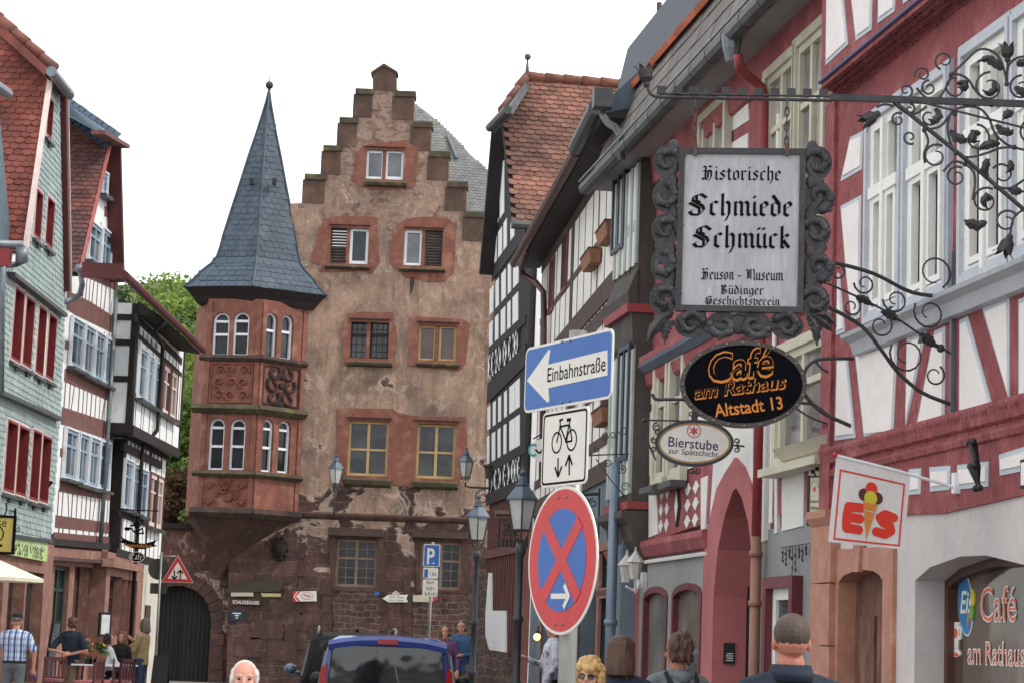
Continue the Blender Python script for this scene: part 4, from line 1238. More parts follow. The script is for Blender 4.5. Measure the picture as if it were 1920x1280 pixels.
bm = B(); tube(bm, [(sN, .215, zJ1 + .03), (s2f, .215, zJ1 + .03)], .014, 6); obj('blue_line', bm, mat('blue_line_paint', (74, 82, 128), (64, 72, 116), rough=.6), h4)
bm = B(); tube(bm, [(sN, .17, zJ0 + .17), (s2f - .1, .17, zJ0 + .17)], .012, 5); obj('gilt_line', bm, mat('ochre_line_paint', (176, 112, 60), (140, 74, 60), scale=3, rough=.6), h4)
for i, hl in enumerate(ho):
 s0, z0 = hl[0]; s1, z1 = hl[2]
 f = window(h4, s0 + .01, z0 + .01, s1 - .01, z1 + .012, .02, m_cwin, m_curt, fw=.085, depth=.06, mull=1, trans=(.64,), mw=.05)
 bm = B(); ring(bm, s0 - .075, z0 - .02, s1 + .075, z1 + .1, .085, -.08, .04); ring(bm, s0 - .045, z0 - .02, s1 + .045, z1 + .06, .05, -.06, .055)
 obj('casing', bm, m_gcas, f)
 bm = B(); c = (s0 + s1) / 2; zt_ = z0 + (z1 - z0) * .64
 box(bm, c - .03, c + .03, .0, .055, z0 + .03, z1 - .03); box(bm, s0 + .05, s1 - .05, .0, .05, zt_ - .05, zt_ + .04)
 for a_, b_ in ((s0 + .1, c - .04), (c + .04, s1 - .1)): ring(bm, a_, z0 + .1, b_, zt_ - .05, .045, -.02, .035)
 obj('casement', bm, m_cwin, f)
bm = B()
zs = F4.px(1781, 548, .1)[1]
prism_x(bm, [(0, zs - .16), (.06, zs - .15), (.09, zs - .06), (.16, zs - .03), (.17, zs), (.0, zs + .03)], F4.px(1935, 500, .1)[0], F4.px(1591, 610, .1)[0])
obj('sill', bm, m_gcas, h4)
# ground floor
P = F4.P
shop = P([(1711, 1087), (1739, 1062), (1795, 1042), (1844, 1040), (1920, 1059), (1990, 1105)])
shop = [(shop[0][0], .35)] + shop + [(shop[-1][0], .35)]
dr = P([(1574, 1090), (1584, 1077), (1602, 1069), (1622, 1066), (1640, 1068), (1652, 1076), (1658, 1087)])
dr = [(dr[0][0], .12)] + dr + [(dr[-1][0], .12)]
bm = B()
holed(bm, [(s1f + .15, 0), (sN, 0), (sN, gl[3][1] + .02), (gl[3][0], gl[3][1] + .03), (gl[2][0], gl[2][1] + .03), (gl[1][0], gl[1][1] + .03), (s1f + .15, gl[0][1] + .03)], [shop, dr], -.02, -.35)
obj('ground_floor_wall', bm, m_gplas, h4)
bm = B()
do = P([(1558, 1030), (1676, 1020)])
sA = do[0][0]; sB = F4.px(1676, 1150)[0]
holed(bm, [(sA, .0), (sB, 0), (sB, F4.px(1676, 1023)[1]), (sA, F4.px(1558, 1030)[1])], [inset(dr, .006)], .012, -.34)
ks = F4.px(1614, 1050); prism(bm, [(ks[0] - .06, dr[4][1] - .02), (ks[0] + .06, dr[4][1] - .02), (ks[0] + .085, ks[1] + .16), (ks[0] - .085, ks[1] + .16)], 0, .04)
obj('door_surround', bm, m_sandp, h4)
bm = B(); prism(bm, [(s, z) for s, z in dr], -.36, -.14)
dxs = dr[0][0]; dxe = dr[-1][0]; dd = (dxe - dxs)
box(bm, dxs + dd * .05, dxs + dd * .47, -.15, -.12, .25, 1.1); box(bm, dxs + dd * .53, dxs + dd * .95, -.15, -.12, .25, 1.1); box(bm, dxs + dd * .05, dxs + dd * .47, -.15, -.12, 1.2, 1.95); box(bm, dxs + dd * .53, dxs + dd * .95, -.15, -.12, 1.2, 1.95)
obj('door', bm, mat('weathered_door_wood', (128, 88, 70), (100, 66, 54), (140, 100, 80), scale=3.5, rough=.8, bump=.4, stretch=(2, 2, .6), dirt=.35), h4)
# corner pilaster of blocks
zz_ = 0; k = 0
bm = B()
zcorn = F4.px(1540, 985, .05)[1]
while zz_ < zcorn - .05:
 hh_ = min(random.uniform(.34, .5), zcorn - zz_)
 s0_ = F4.px(1519, 1150, .06)[0]; s1_ = F4.px(1556, 1150, .06)[0]
 box(bm, s1_ + (.0 if k % 2 else .02), s0_ - random.uniform(0, .03), -.4, .06 + random.uniform(-.006, .006), zz_ + .006, zz_ + hh_ - .004)
 zz_ += hh_; k += 1
prism_x(bm, [(-.2, zcorn), (.06, zcorn), (.1, zcorn + .06), (.1, zcorn + .12), (-.2, zcorn + .12)], F4.px(1556, 1000, .06)[0], F4.px(1519, 1000, .06)[0])
obj('corner_pilaster', bm, m_sandp, h4)
# cafe window: brown frame, glass, lettering
ng = -.30
bm = B(); g = [(s, z) for s, z in shop]; gi = inset(g, .06)
holed(bm, g, [gi], -.24, ng - .04); fr = obj('cafe_window', bm, mat('brown_shop_frame', (92, 58, 46), (78, 48, 40), rough=.5), h4)
bm = B(); prism(bm, gi, ng, ng - .02); gp = obj('pane', bm, glass_mat('shop_glass', (44, 40, 38), .07, (98, 82, 70)), fr)  # dim interior and reflected tones are put into the glass colour
def wall_text(F, s_, u, v, n, h, **k):
 """text on a right hand facade: reads towards the near side (local -x)"""
 s, z = F.px(u, v, n)
 M = Matrix.Translation((s, n + .004, z)) @ Matrix.Rotation(rad(180), 4, 'Z') @ Matrix.Rotation(rad(90), 4, 'X')
 return text_bm(s_, h, M=M, **k)
m_or = mat('orange_lettering', (222, 112, 72), (214, 104, 66), rough=.5)
m_pw = mat('white_lettering', (236, 234, 228), (230, 228, 222), rough=.5)
for s_, u, v, h, sx in (('Café', 1838, 1164, .335, 1.05), ('am Rathaus', 1815, 1243, .22, 1.0)):
 bm = wall_text(F4, s_, u, v, ng, h, align='LEFT', offset=.006, sx=sx); obj('lettering_outline', bm, m_pw, gp)
 bm = wall_text(F4, s_, u, v, ng + .003, h, align='LEFT', offset=-.003, sx=sx); obj('lettering', bm, m_or, gp)
def ell(F, u, v, n, a, b, tilt=0, k=24):
 s, z = F.px(u, v, n)
 return [(s + a * math.cos(t * 2 * math.pi / k) * math.cos(tilt) - b * math.sin(t * 2 * math.pi / k) * math.sin(tilt), z + a * math.cos(t * 2 * math.pi / k) * math.sin(tilt) + b * math.sin(t * 2 * math.pi / k) * math.cos(tilt)) for t in range(k)]
bm = B(); prism(bm, ell(F4, 1811, 1133, ng, .135, .225, -.25), ng, ng + .004); obj('badge_rim', bm, m_pw, gp)
bm = B(); prism(bm, ell(F4, 1811, 1133, ng, .125, .213, -.25), ng, ng + .007); obj('badge', bm, mat('badge_blue', (34, 92, 160), (44, 140, 196), scale=2, rough=.4), gp)
bm = wall_text(F4, 'Eis', 1812, 1148, ng + .006, .22, offset=.004, shear=.2); obj('badge_lettering', bm, m_pw, gp)
bm = B(); prism(bm, ell(F4, 1826, 1120, ng, .035, .06), ng, ng + .012); obj('yellow_scoop', bm, mat('lemon_yellow', (222, 206, 60), rough=.5), gp)
bm = B(); prism(bm, ell(F4, 1824, 1147, ng, .035, .055), ng, ng + .012); obj('green_scoop', bm, mat('lime_green', (112, 176, 70), rough=.5), gp)
s, z = F4.px(1818, 1182, ng)
bm = B(); prism(bm, [(s + .02, z), (s - .04, z + .13), (s + .02, z + .11)], ng, ng + .011); obj('cone', bm, mat('cone_orange', (214, 130, 60), rough=.5), gp)
s, z = F4.px(1792, 1192, ng)
bm = B(); prism(bm, [(s + .07, z + .1), (s - .09, z + .1), (s - .06, z - .09), (s + .04, z - .09)], ng, ng + .008); prism(bm, ell(F4, 1792, 1222, ng, .11, .032, .1), ng, ng + .008)
prism(bm, [(s - .08, z + .08), (s - .13, z + .06), (s - .12, z - .02), (s - .07, z - .03), (s - .07, z - .0), (s - .1, z + .0), (s - .1, z + .05), (s - .08, z + .05)], ng, ng + .0085)
obj('cup', bm, m_pw, gp)
bm = B(); prism(bm, ell(F4, 1792, 1186, ng, .06, .035), ng, ng + .0105); prism(bm, ell(F4, 1794, 1226, ng, .075, .013, .1), ng, ng + .0105)
tube(bm, [(s + .03, ng + .01, z + .16), (s + .06, ng + .01, z + .2), (s + .03, ng + .01, z + .25), (s + .05, ng + .01, z + .29)], .011, 4)
obj('coffee', bm, m_or, gp)
# inside the cafe: no room built, the pane's mottled colour stands in for shade and reflections
bm = B()
s, z = F4.px(1826, 868, .12)
pts = [(F4.px(u, v, n_)[0], n_, F4.px(u, v, n_)[1]) for u, v, n_ in ((1824, 830, .12), (1830, 862, .1), (1826, 874, .14), (1832, 900, .1), (1836, 916, .12))]
tube(bm, pts, [.03, .022, .045, .02, .012], 6)
for q in (0, 2, 4):
 for d in (-.035, .035): ball(bm, (pts[q][0] + d, pts[q][1] + .01, pts[q][2] + .005), .024, 6)
prop(obj('wall_lamp_hook', bm, m_black, None, True, F4.M), 'black wrought iron hook on the short white panels above the arched cafe window', 'hook')
bm = B(); a = F4.px(1912, 888, .1); box(bm, a[0] - .14, a[0] + .02, .0, .09, a[1] - .09, a[1] + .09); c1 = obj('menu_case', bm, m_black, None, False, F4.M)
prop(c1, 'small black framed menu case at the right picture edge above the arched cafe window', 'case')
bm = B(); box(bm, a[0] - .12, a[0] + .0, .088, .094, a[1] - .07, a[1] + .07); obj('sheet', bm, m_panel, c1)
# ================================================================== grey and red house with the pointed arch
F5 = Fac((p.x, p.y), vdir(310, HOR(310)))
F5.M = F5.M @ Matrix.Translation((0.03, -.12, 0)); F5.I = F5.M.inverted(); F5.c = F5.I @ CAM
h5 = F5.root('arched_passage_house', 'red timbered house with a pointed pink passage arch and grey ground floor', 'house')
m_red5 = mat('dusky_red_timber', (164, 84, 88), (140, 70, 74), (172, 98, 100), scale=3, rough=.8, bump=.35, bscale=20, dirt=.25)
m_grey5 = mat('grey_ground_plaster', (146, 148, 144), (132, 134, 132), scale=1.2, rough=.9, bump=.2, dirt=.2)
m_white5 = mat('white_plaster', (224, 222, 216), (212, 210, 206), scale=1.4, rough=.9, bump=.2, dirt=.08)
m_pink5 = mat('pink_arch_plaster', (176, 104, 104), (162, 92, 94), scale=1.6, rough=.85, bump=.2, dirt=.15)
m_green5 = mat('sage_window_paint', (200, 194, 174), (184, 180, 160), scale=3, rough=.6)
m_bay = mat('bay_boards', (80, 76, 70), (66, 63, 58), scale=3, rough=.85, bump=.3, stretch=(1, 1, 1), dirt=.3)
sF = F5.px(1150, 900)[0]; zE5 = F5.px(1400, 125)[1]
zG5 = F5.px(1330, 1010)[1]
arch_o = P_ = F5.P([(1326, 1042), (1337, 974), (1350, 917), (1366, 886), (1385, 857), (1400, 874), (1414, 908), (1424, 960), (1428, 1042)])
arch_o = [(arch_o[0][0] + .03, 0)] + arch_o + [(arch_o[-1][0], 0)]
arch_i = F5.P([(1345, 1117), (1353, 1030), (1366, 967), (1381, 921), (1388, 914), (1398, 932), (1410, 976), (1418, 1040), (1422, 1117)])
arch_i = [(arch_i[0][0], 0)] + arch_i + [(arch_i[-1][0], 0)]
gw = [((1164, 1108), (1182, 1300)), ((1208, 1100), (1248, 1300)), ((1262, 1094), (1313, 1300))]
gh = []
for a, b in gw:
 s0, z1 = F5.px(*a); s1, _ = F5.px(*b); s0, s1 = sorted((s0, s1))
 gh.append([(s0, .5), (s1, .5)] + [((s0 + s1) / 2 + (s1 - s0) / 2 * math.cos(k * math.pi / 6), z1 - .12 + .12 * math.sin(k * math.pi / 6)) for k in range(7)])
zU5 = F5.px(1270, 655)[1]
bm = B(); holed(bm, [(.02, .0), (arch_o[-1][0], .0), (arch_o[-1][0], zG5), (.02, zG5)], [], 0, -.3)
holed(bm, [(arch_o[0][0], .0), (sF, .0), (sF, zG5), (arch_o[0][0], zG5)], gh, 0, -.3)
obj('ground_floor_wall', bm, m_grey5, h5)
bm = B(); holed(bm, arch_o, [[(a, max(b, .002)) for a, b in arch_i]], .04, -.32); obj('passage_arch', bm, m_pink5, h5)
bm = B(); box(bm, arch_i[0][0], arch_i[-1][0], -.7, -.62, 0, 3.2)
box(bm, arch_i[0][0] - .03, arch_i[0][0] + .1, -.66, -.3, 0, 3.2); obj('passage_door', bm, mat('passage_door_wood', (40, 28, 26), (30, 21, 20), rough=.7), h5)
s_ = arch_i[0][0]
bm = B(); q0 = F5.side(1357, 1204, s_ - .005); q1 = F5.side(1377, 1244, s_ - .005)
box(bm, s_ - .02, s_ - .004, q1[0], q0[0], q1[1], q0[1])
pq = obj('house_plaque', bm, m_black, h5)
bm = B()
for k in range(4): box(bm, s_ - .023, s_ - .0195, q1[0] + .02, q0[0] - .02 - .01 * (k % 2), q1[1] + .03 + .022 * k, q1[1] + .038 + .022 * k)
obj('plaque_lines', bm, m_white5, pq)
# upper walls
bm = B()
ho = []
w5 = [((1446, 150), (1493, 420)), ((1503, 92), (1548, 400)), ((1322, 232), (1362, 400)), ((1468, 668), (1556, 836)), ((1238, 690), (1258, 892)), ((1261, 682), (1282, 885))]
ow = [arch_o]
holed(bm, [(.02, zG5)] + [q for q in arch_o[::-1] if q[1] > zG5 + .02] + [(sF, zG5), (sF, zE5), (.02, zE5)], [], 0, -.3)
obj('timber_frame', bm, m_red5, h5)
bm = B()
def pan(pts, n=0.0): prism(bm, F5.P(pts, n), n - .02, n + .012)
aL = [q for q in arch_o if q[1] > zG5 + .01]
whl = F5.P([(1348, 740), (1414, 740), (1414, 905)]) + [arch_o[7], arch_o[6], arch_o[5], arch_o[4], arch_o[3], arch_o[2]] + F5.P([(1330, 1012), (1338, 890)])
prism(bm, [(s, z + .001) for s, z in whl], -.02, .012)
for q in ([(1223, 704), (1236, 699), (1236, 752), (1222, 757)], [(1219, 772), (1236, 766), (1236, 886), (1219, 892)], [(1218, 920), (1233, 914), (1235, 1000), (1218, 1007)], [(1316, 896), (1329, 891), (1324, 990), (1316, 992)],
          [(1288, 690), (1340, 672), (1340, 860), (1288, 880)], [(1365, 190), (1403, 162), (1406, 226), (1368, 250)], [(1368, 272), (1404, 250), (1404, 340), (1368, 356)],
          [(1454, 878), (1459, 876), (1459, 998), (1454, 1000)], [(1468, 868), (1510, 858), (1508, 985), (1468, 995)], [(1518, 855), (1545, 848), (1545, 975), (1520, 980)],
          [(1434, 800), (1446, 795), (1440, 1012), (1430, 1015)], [(1440, 500), (1500, 470), (1500, 560), (1440, 585)], [(1300, 290), (1318, 275), (1318, 380), (1300, 390)]): pan(q)
# lattice panels
for (u0, u1, va, vb, vc, vd) in ((1237, 1256, 912, 905, 1002, 998), (1284, 1312, 904, 895, 996, 988)):
 a = F5.px(u0, va); b = F5.px(u1, vd)
 s0, s1 = sorted((a[0], b[0])); z0, z1 = b[1], a[1]
 nx, nz = 2, 3
 for i in range(nx):
  for j in range(nz):
   cx = s0 + (s1 - s0) * (i + .5) / nx; cz = z0 + (z1 - z0) * (j + .5) / nz
   w_, h_ = (s1 - s0) / nx * .36, (z1 - z0) / nz * .42
   prism(bm, [(cx - w_, cz), (cx, cz - h_), (cx + w_, cz), (cx, cz + h_)], -.02, .0125)
obj('plaster_panels', bm, m_white5, h5)
bm = B(); s, z = F5.px(1273, 949); prism(bm, [(s - .1, z), (s, z - .22), (s + .1, z), (s, z + .22)], 0, .03); dm = obj('diamond', bm, m_bay, h5)
bm = B(); prism(bm, [(s - .07, z), (s, z - .16), (s + .07, z), (s, z + .16)], 0.03, .034); obj('diamond_centre', bm, m_white5, dm)
bm = B()
za = F5.px(1331, 998, .05)[1]; s_a = F5.px(1333, 1000)[0]
prism_x(bm, [(0, za - .16), (.05, za - .14), (.1, za - .03), (.09, za + .03), (0, za + .06)], s_a, sF)
zb_ = F5.px(1300, 645, .05)[1]
prism_x(bm, [(0, zb_ - .25), (.06, zb_ - .2), (.1, zb_ - .05), (.16, zb_ + .05), (.16, zb_ + .12), (0, zb_ + .2)], .02, sF)
obj('floor_moulding', bm, m_red5, h5)
bm = B(); tube(bm, [(s_a, .03, za - .2), (sF, .03, za - .2)], .022, 5); obj('cable', bm, m_white5, h5)
bm = B(); prism_x(bm, [(.1, zb_ - .03), (.17, zb_ + .04), (.17, zb_ - .0), (.11, zb_ - .07)], .02, sF); obj('blue_moulding', bm, mat('slate_blue_paint', (84, 92, 108), (74, 82, 98), rough=.7), h5)
for i, (a, b) in enumerate(w5):
 s0, z1 = F5.px(*a, .03); s1, z0 = F5.px(*b, .03)
 window(h5, s0, z0, s1, z1, .065, m_green5, m_curt if i < 4 else m_glass, fw=.07, depth=.05, mull=1 if i not in (4, 5) else 0, trans=(.66,) if i != 2 else (), mw=.035, casing=m_green5, cw=.09, cn=.03, sill=m_zinc_dark if i not in (3,) else m_green5)
bm = B(); a = F5.px(1458, 843, .15); b = F5.px(1552, 806, .15); prism_x(bm, [(0, a[1] - .12), (.12, a[1] - .1), (.2, a[1]), (0, a[1] + .04)], b[0], a[0]); obj('stone_sill', bm, m_green5, h5)
m_maroon = mat('maroon_paint', (104, 38, 48), (90, 32, 42), rough=.5)
m_gg = glass_mat('grey_shop_glass', (96, 94, 90), .08, (128, 124, 118))
for i, hl in enumerate(gh):
 bm = B(); inn = inset(hl, .07); holed(bm, hl, [inn], .015, -.09); f = obj('shop_window', bm, m_maroon, h5)
 bm = B(); prism(bm, inn, -.05, -.08); obj('pane', bm, m_gg, f)
 bm = B(); box(bm, min(q[0] for q in hl) - .06, max(q[0] for q in hl) + .06, 0, .08, .42, .5); obj('sill', bm, m_grey5, f)
bm = B(); s0 = F5.px(1198, 1150)[0]; s1 = F5.px(1184, 1150)[0]; box(bm, s0, s1, 0, .03, 0, F5.px(1190, 1096)[1]); obj('door_post', bm, m_pink5, h5)
# maroon door by the pilaster
s0, z1 = F5.px(1450, 1083); s1, _ = F5.px(1506, 1083); s0, s1 = sorted((s0, s1))
bm = B(); ring(bm, s0, .1, s1, z1, .1, 0, .1); dfr = obj('door_frame', bm, m_maroon, h5)
bm = B(); ring(bm, s0 + .1, .15, s1 - .1, z1 - .1, .1, -.05, .03); box(bm, s0 + .18, s1 - .18, -.05, .02, .15, .9); obj('door', bm, m_cwin, dfr)
bm = B(); box(bm, s0 + .2, s1 - .2, -.04, .0, .9, z1 - .2); obj('pane', bm, m_glass, dfr)
# eaves
NE5 = .42
zg = F5.px(1310, 148, NE5)[1]
bm = B(); box(bm, -.1, sF, 0, NE5, zg + .02, zg + .06); obj('soffit', bm, mat('grey_soffit', (150, 148, 146), (138, 136, 134), scale=2, rough=.8), h5)
bm = B(); prism_x(bm, [(0, zg - .32), (.05, zg - .3), (.1, zg + .02), (0, zg + .02)], .0, sF); obj('eave_plate', bm, m_red5, h5)
bm = B(); tube(bm, [(-.6, NE5 + .05, zg + .04), (sF + .02, NE5 + .05, zg + .04)], .085, 10)
for k in range(12): tube(bm, [(.2 + k * .62, NE5 + .05, zg + .04), (.23 + k * .62, NE5 + .05, zg + .04)], .09, 10)
obj('gutter', bm, m_zinc_dark, h5)
bm = B(); tube(bm, [(-.6, NE5 + .13, zg + .12), (sF, NE5 + .13, zg + .12)], .014, 6); obj('gutter_bead', bm, m_zinc, h5)
m_wslate = mat('wall_slates', (122, 114, 108), (104, 98, 94), (130, 122, 114), scale=2, rough=.75, island=.12, dirt=.2)
zo = zg + 1.0
bm = B(); prism_x(bm, [(NE5 - .02, zg + .08), (NE5 - .3, zo), (-.4, zo), (-.4, zg + .08)], -1.5, sF); obj('mansard', bm, m_wslate, h5)
bm = B(); Lx = sF + 1.5; hs_ = math.hypot(.28, zo - zg - .08)
tiles(bm, (0, NE5 - .0, zg + .1), (-1, 0, 0), (0, -.28, zo - zg - .08), [(-sF, 0), (1.5, 0), (1.5, hs_), (-sF, hs_)], .33, .25, .012, 'rect'); obj('mansard_slates', bm, m_wslate, h5)
bm = B(); s = -1.5
while s < sF:
 hexa(bm, [(s, NE5 - .2, zo - .03), (s + .17, NE5 - .2, zo - .03), (s + .17, NE5 - .6, zo + .3), (s, NE5 - .6, zo + .3)], [(s, NE5 - .17, zo + .03 + .01 * random.random()), (s + .17, NE5 - .17, zo + .03), (s + .17, NE5 - .6, zo + .36), (s, NE5 - .6, zo + .36)]); s += .18
obj('eave_tiles', bm, mat('bright_orange_tiles', (190, 104, 72), (166, 86, 60), scale=3, rough=.8, island=.2), h5)
bm = B(); prism_x(bm, [(NE5 - .3, zo + .1), (NE5 - .48, zo + .95), (-1.6, zo + 1.4), (-1.6, zo)], -2.5, sF + .2)
obj('roof', bm, mat('navy_slate', (52, 58, 70), (44, 50, 62), scale=3, rough=.6), h5)
bm = B()
s, z = F5.px(1296, 10, -.4); box(bm, s - .5, s + .25, -1.6, -.35, z - 1.2, z + .6); d5 = obj('dormer', bm, m_wslate, h5)
bm = B(); box(bm, s - .5, s + .42, -1.6, -.2, z + .12, z + .26); obj('dormer_eave', bm, m_brown_t, d5)
bm = B(); pts = [(F5.px(u, v, -.25)[0], -.25, F5.px(u, v, -.25)[1]) for u, v in ((1236, 6), (1236, 22), (1242, 38), (1254, 52))]; tube(bm, pts, .035, 6); obj('dormer_pipe', bm, m_brown_t, d5)
# red downpipe
m_pipe_r = mat('red_pipe', (150, 60, 62), (138, 54, 56), scale=2, rough=.5)
bm = B(); a = F5.px(1382, 84, NE5); lathe(bm, [(.1, .14), (.085, 0), (.05, -.12)], (a[0], NE5 + .05, a[1] - .05), 10); obj('hopper', bm, m_zinc, h5)
bm = B()
pp = [(1384, 104, NE5 + .05), (1386, 125, NE5 + .02), (1394, 138, NE5 - .06), (1412, 150, NE5 - .2), (1428, 164, .14), (1433, 185, .1)]
pts = [(F5.px(u, v, n_)[0], n_, F5.px(u, v, n_)[1]) for u, v, n_ in pp]
pts += [(F5.px(1430, 500, .1)[0], .1, F5.px(1430, 500, .1)[1]), (F5.px(1418, 1005, .1)[0], .1, F5.px(1418, 1005, .1)[1])]
tube(bm, pts, .045, 10); tp = obj('downpipe', bm, m_pipe_r, h5, True)
bm = B(); q = F5.px(1418, 1005, .1)[0]; tube(bm, [(q, .1, pts[-1][2]), (q, .1, .1)], .047, 10);
for z in (.9, 2.05, 2.5): tube(bm, [(q, .1, z), (q, .1, z + .05)], .062, 10)
obj('pipe_foot', bm, mat('brown_pipe', (150, 108, 90), (136, 96, 80), rough=.6), tp, True)
bm = B(); s = F5.px(1443, 900, .05)[0]; tube(bm, [(s, .03, zG5 + .05), (s, .03, zE5 - .8)], .022, 6); obj('cream_cable', bm, m_cwin, h5)
# bay
NB = .2
s0b = F5.px(1217, 900)[0]; s1b = F5.px(1147, 700, NB)[0]
zb0_ = F5.px(1190, 955, NB)[1]; zb1_ = zg
bm = B(); box(bm, s0b, s1b, -.3, NB, zb0_, zb1_)
zr = F5.px(1190, 568, NB)[1]
prism_x(bm, [(NB, zr - .1), (NB + .1, zr - .02), (NB + .12, zr + .1), (NB, zr + .4)], s0b - .02, s1b)
prism_x(bm, [(NB, zr - .5), (NB + .04, zr - .45), (NB + .06, zr - .1), (NB, zr - .1)], s0b - .0, s1b)
bay = obj('bay', bm, m_bay, h5)
bm = B()
prism_x(bm, [(-.05, zr - .13), (NB + .115, zr - .13), (NB + .125, zr - .03), (-.05, zr - .03)], s0b - .03, s1b)
prism_x(bm, [(-.05, zb0_ + .02), (NB + .05, zb0_ + .02), (NB + .06, zb0_ + .11), (-.05, zb0_ + .11)], s0b - .04, s1b)
obj('red_band', bm, m_pipe_r, bay)
bm = B(); bp = B()
for z0, z1 in ((zb0_ + .2, zr - .55), (zr + .45, zb1_ - .05)):
 for k in range(5):
  s = s0b + .06 + (s1b - s0b - .12) * k / 4; box(bm, s - .05, s + .05, NB, NB + .03, z0, z1)
 zm = z0 + (z1 - z0) * .42
 box(bm, s0b + .1, s1b - .1, NB, NB + .02, zm - .08, zm + .04)
 box(bp, s0b + .02, s1b, NB - .01, NB + .012, z0, z1)
obj('white_boards', bp, mat('grey_white_boards', (216, 217, 213), (202, 205, 201), scale=2, rough=.7, dirt=.15), bay)
obj('posts', bm, mat('grey_green_posts', (170, 176, 168), (154, 160, 154), rough=.7), bay)
for (a, b) in (((1156, 318), (1174, 462)), ((1166, 655), (1181, 860))):
 s0, z1 = F5.px(*a, NB); s1, z0 = F5.px(*b, NB)
 window(bay, s0, z0, s1, z1, NB + .05, mat('navy_frame', (58, 68, 84), (50, 58, 74), rough=.5), m_glass_dk, fw=.06, depth=.03, mull=1, trans=(), mw=.02)
bm = B()
prof = [(NB + .12, zb0_), (NB + .12, zb0_ - .08), (NB + .02, zb0_ - .16), (NB - .02, zb0_ - .34), (NB - .1, zb0_ - .46), (NB - .1, zb0_ - .56), (.02, zb0_ - .8), (-.05, zb0_ - .8), (-.05, zb0_)]
prism_x(bm, prof, s0b - .04, s1b)
obj('corbel', bm, m_bay, bay)
# ================================================================== cream house with the long dark eaves
p = at(1150, 900, 25.8)
F6 = Fac((p.x, p.y), vdir(580, HOR(580)))
h6 = F6.root('cream_timbered_house', 'long house of narrow cream panels under wide dark eaves behind the traffic signs', 'house')
m_cp = mat('cream_panels', (230, 226, 218), (220, 217, 210), scale=1.2, rough=.9, bump=.15, dirt=.15)
m_t6 = mat('umber_timber', (82, 62, 58), (66, 50, 48), scale=4, rough=.85, bump=.3, dirt=.2)
s6 = F6.px(1010, 700)[0]; NE6 = .38
z6 = F6.px(1035, 385, NE6)[1]
zg6 = F6.px(1120, 905)[1]
bm = B(); box(bm, -1.0, s6, -5, 0, zg6, z6 + .1); obj('wall', bm, m_cp, h6)
bm = B()
zz6 = [F6.px(1110, v)[1] for v in (470, 580, 606, 880, 905)]
z_a = F6.px(1110, 474)[1]; z_b = F6.px(1110, 577)[1]; z_c = F6.px(1110, 612)[1]; z_d = F6.px(1110, 828)[1]
def hb(z, w, n): box(bm, -1.0, s6, -.02, n * .4, z - w / 2, z + w / 2)
hb(z_b, .3, .06); hb(z_c - .02, .2, .03); hb(z6 - .05, .25, .04); hb(zg6 + .1, .25, .08); hb(zg6 + .5, .14, .03); hb(z_a, .1, .025); hb((z_c + zg6) / 2 + .1, .12, .025)
k = 0; s = -.9
while s < s6:
 w = .05 if k % 4 else .1
 box(bm, s - w / 2, s + w / 2, -.02, .004 + .001 * (k % 3), zg6, z6)
 s += random.choice((.6, .72, .85)); k += 1
sm = F6.px(1074, 480)[0]; box(bm, sm - .15, sm + .15, -.02, .012, zg6, z6)
s = -.8
while s < s6: box(bm, s - .06, s + .06, 0, .015, z_c + .1, z_b - .12); s += .36
obj('timber_frame', bm, m_t6, h6)
for (a, b) in (((1054, 440), (1060, 540)), ((1030, 490), (1035, 580)), ((1130, 650), (1140, 780))):
 s0, z1 = F6.px(*a, .03); s1, z0 = F6.px(*b, .03)
 window(h6, s0, z0, s1, z1, .03, m_brown_t, m_glass, fw=.05, depth=.03, mull=1, trans=(), mw=.02)
bm = B(); prism_x(bm, [(NE6, z6), (NE6 + .02, z6 + .12), (-4, z6 + 4.6), (-4, z6 + 4.4), (0, z6 + .1)], -.9, s6 + .4); obj('roof', bm, m_slate, h6)
bm = B(); prism_x(bm, [(NE6 - .01, z6 - .03), (NE6 - .01, z6 + .02), (0, z6 + .12), (0, z6 - .02)], -.9, s6 + .4)
obj('soffit', bm, m_dark_t, h6)
sb_ = F6.px(1088, 290, NE6)[0]
bm = B(); tube(bm, [(sb_, NE6 + .06, z6 + .04), (s6 + .4, NE6 + .06, z6 + .04)], .075, 8); obj('brown_gutter', bm, mat('brown_gutter_paint', (88, 56, 52), (74, 46, 44), rough=.5), h6)
bm = B(); tube(bm, [(sb_ - .05, NE6 + .07, z6 + .08), (-.8, NE6 + .07, z6 + .12)], .1, 10); a = F6.px(1128, 188, NE6 + .1)
box(bm, a[0] - .1, a[0] + .1, NE6 - .02, NE6 + .2, a[1] - .1, a[1] + .12)
pts = [(F6.px(u, v, n_)[0], n_, F6.px(u, v, n_)[1]) for u, v, n_ in ((1128, 196, .44), (1130, 216, .42), (1140, 232, .38), (1154, 240, .32), (1164, 256, .28), (1165, 300, .26))]
tube(bm, pts, .045, 8)
obj('grey_gutter', bm, m_zinc_dark, h6)
bm = B(); pts = [(F6.px(u, v, n_)[0], n_, F6.px(u, v, n_)[1]) for u, v, n_ in ((986, 476, NE6 + .06), (978, 500, .4), (980, 515, .36), (1005, 530, .2), (1019, 548, .1), (1020, 620, .08), (1016, 900, .08))]
tube(bm, pts, .05, 8); obj('brown_downpipe', bm, MATS['brown_gutter_paint'], h6, True)
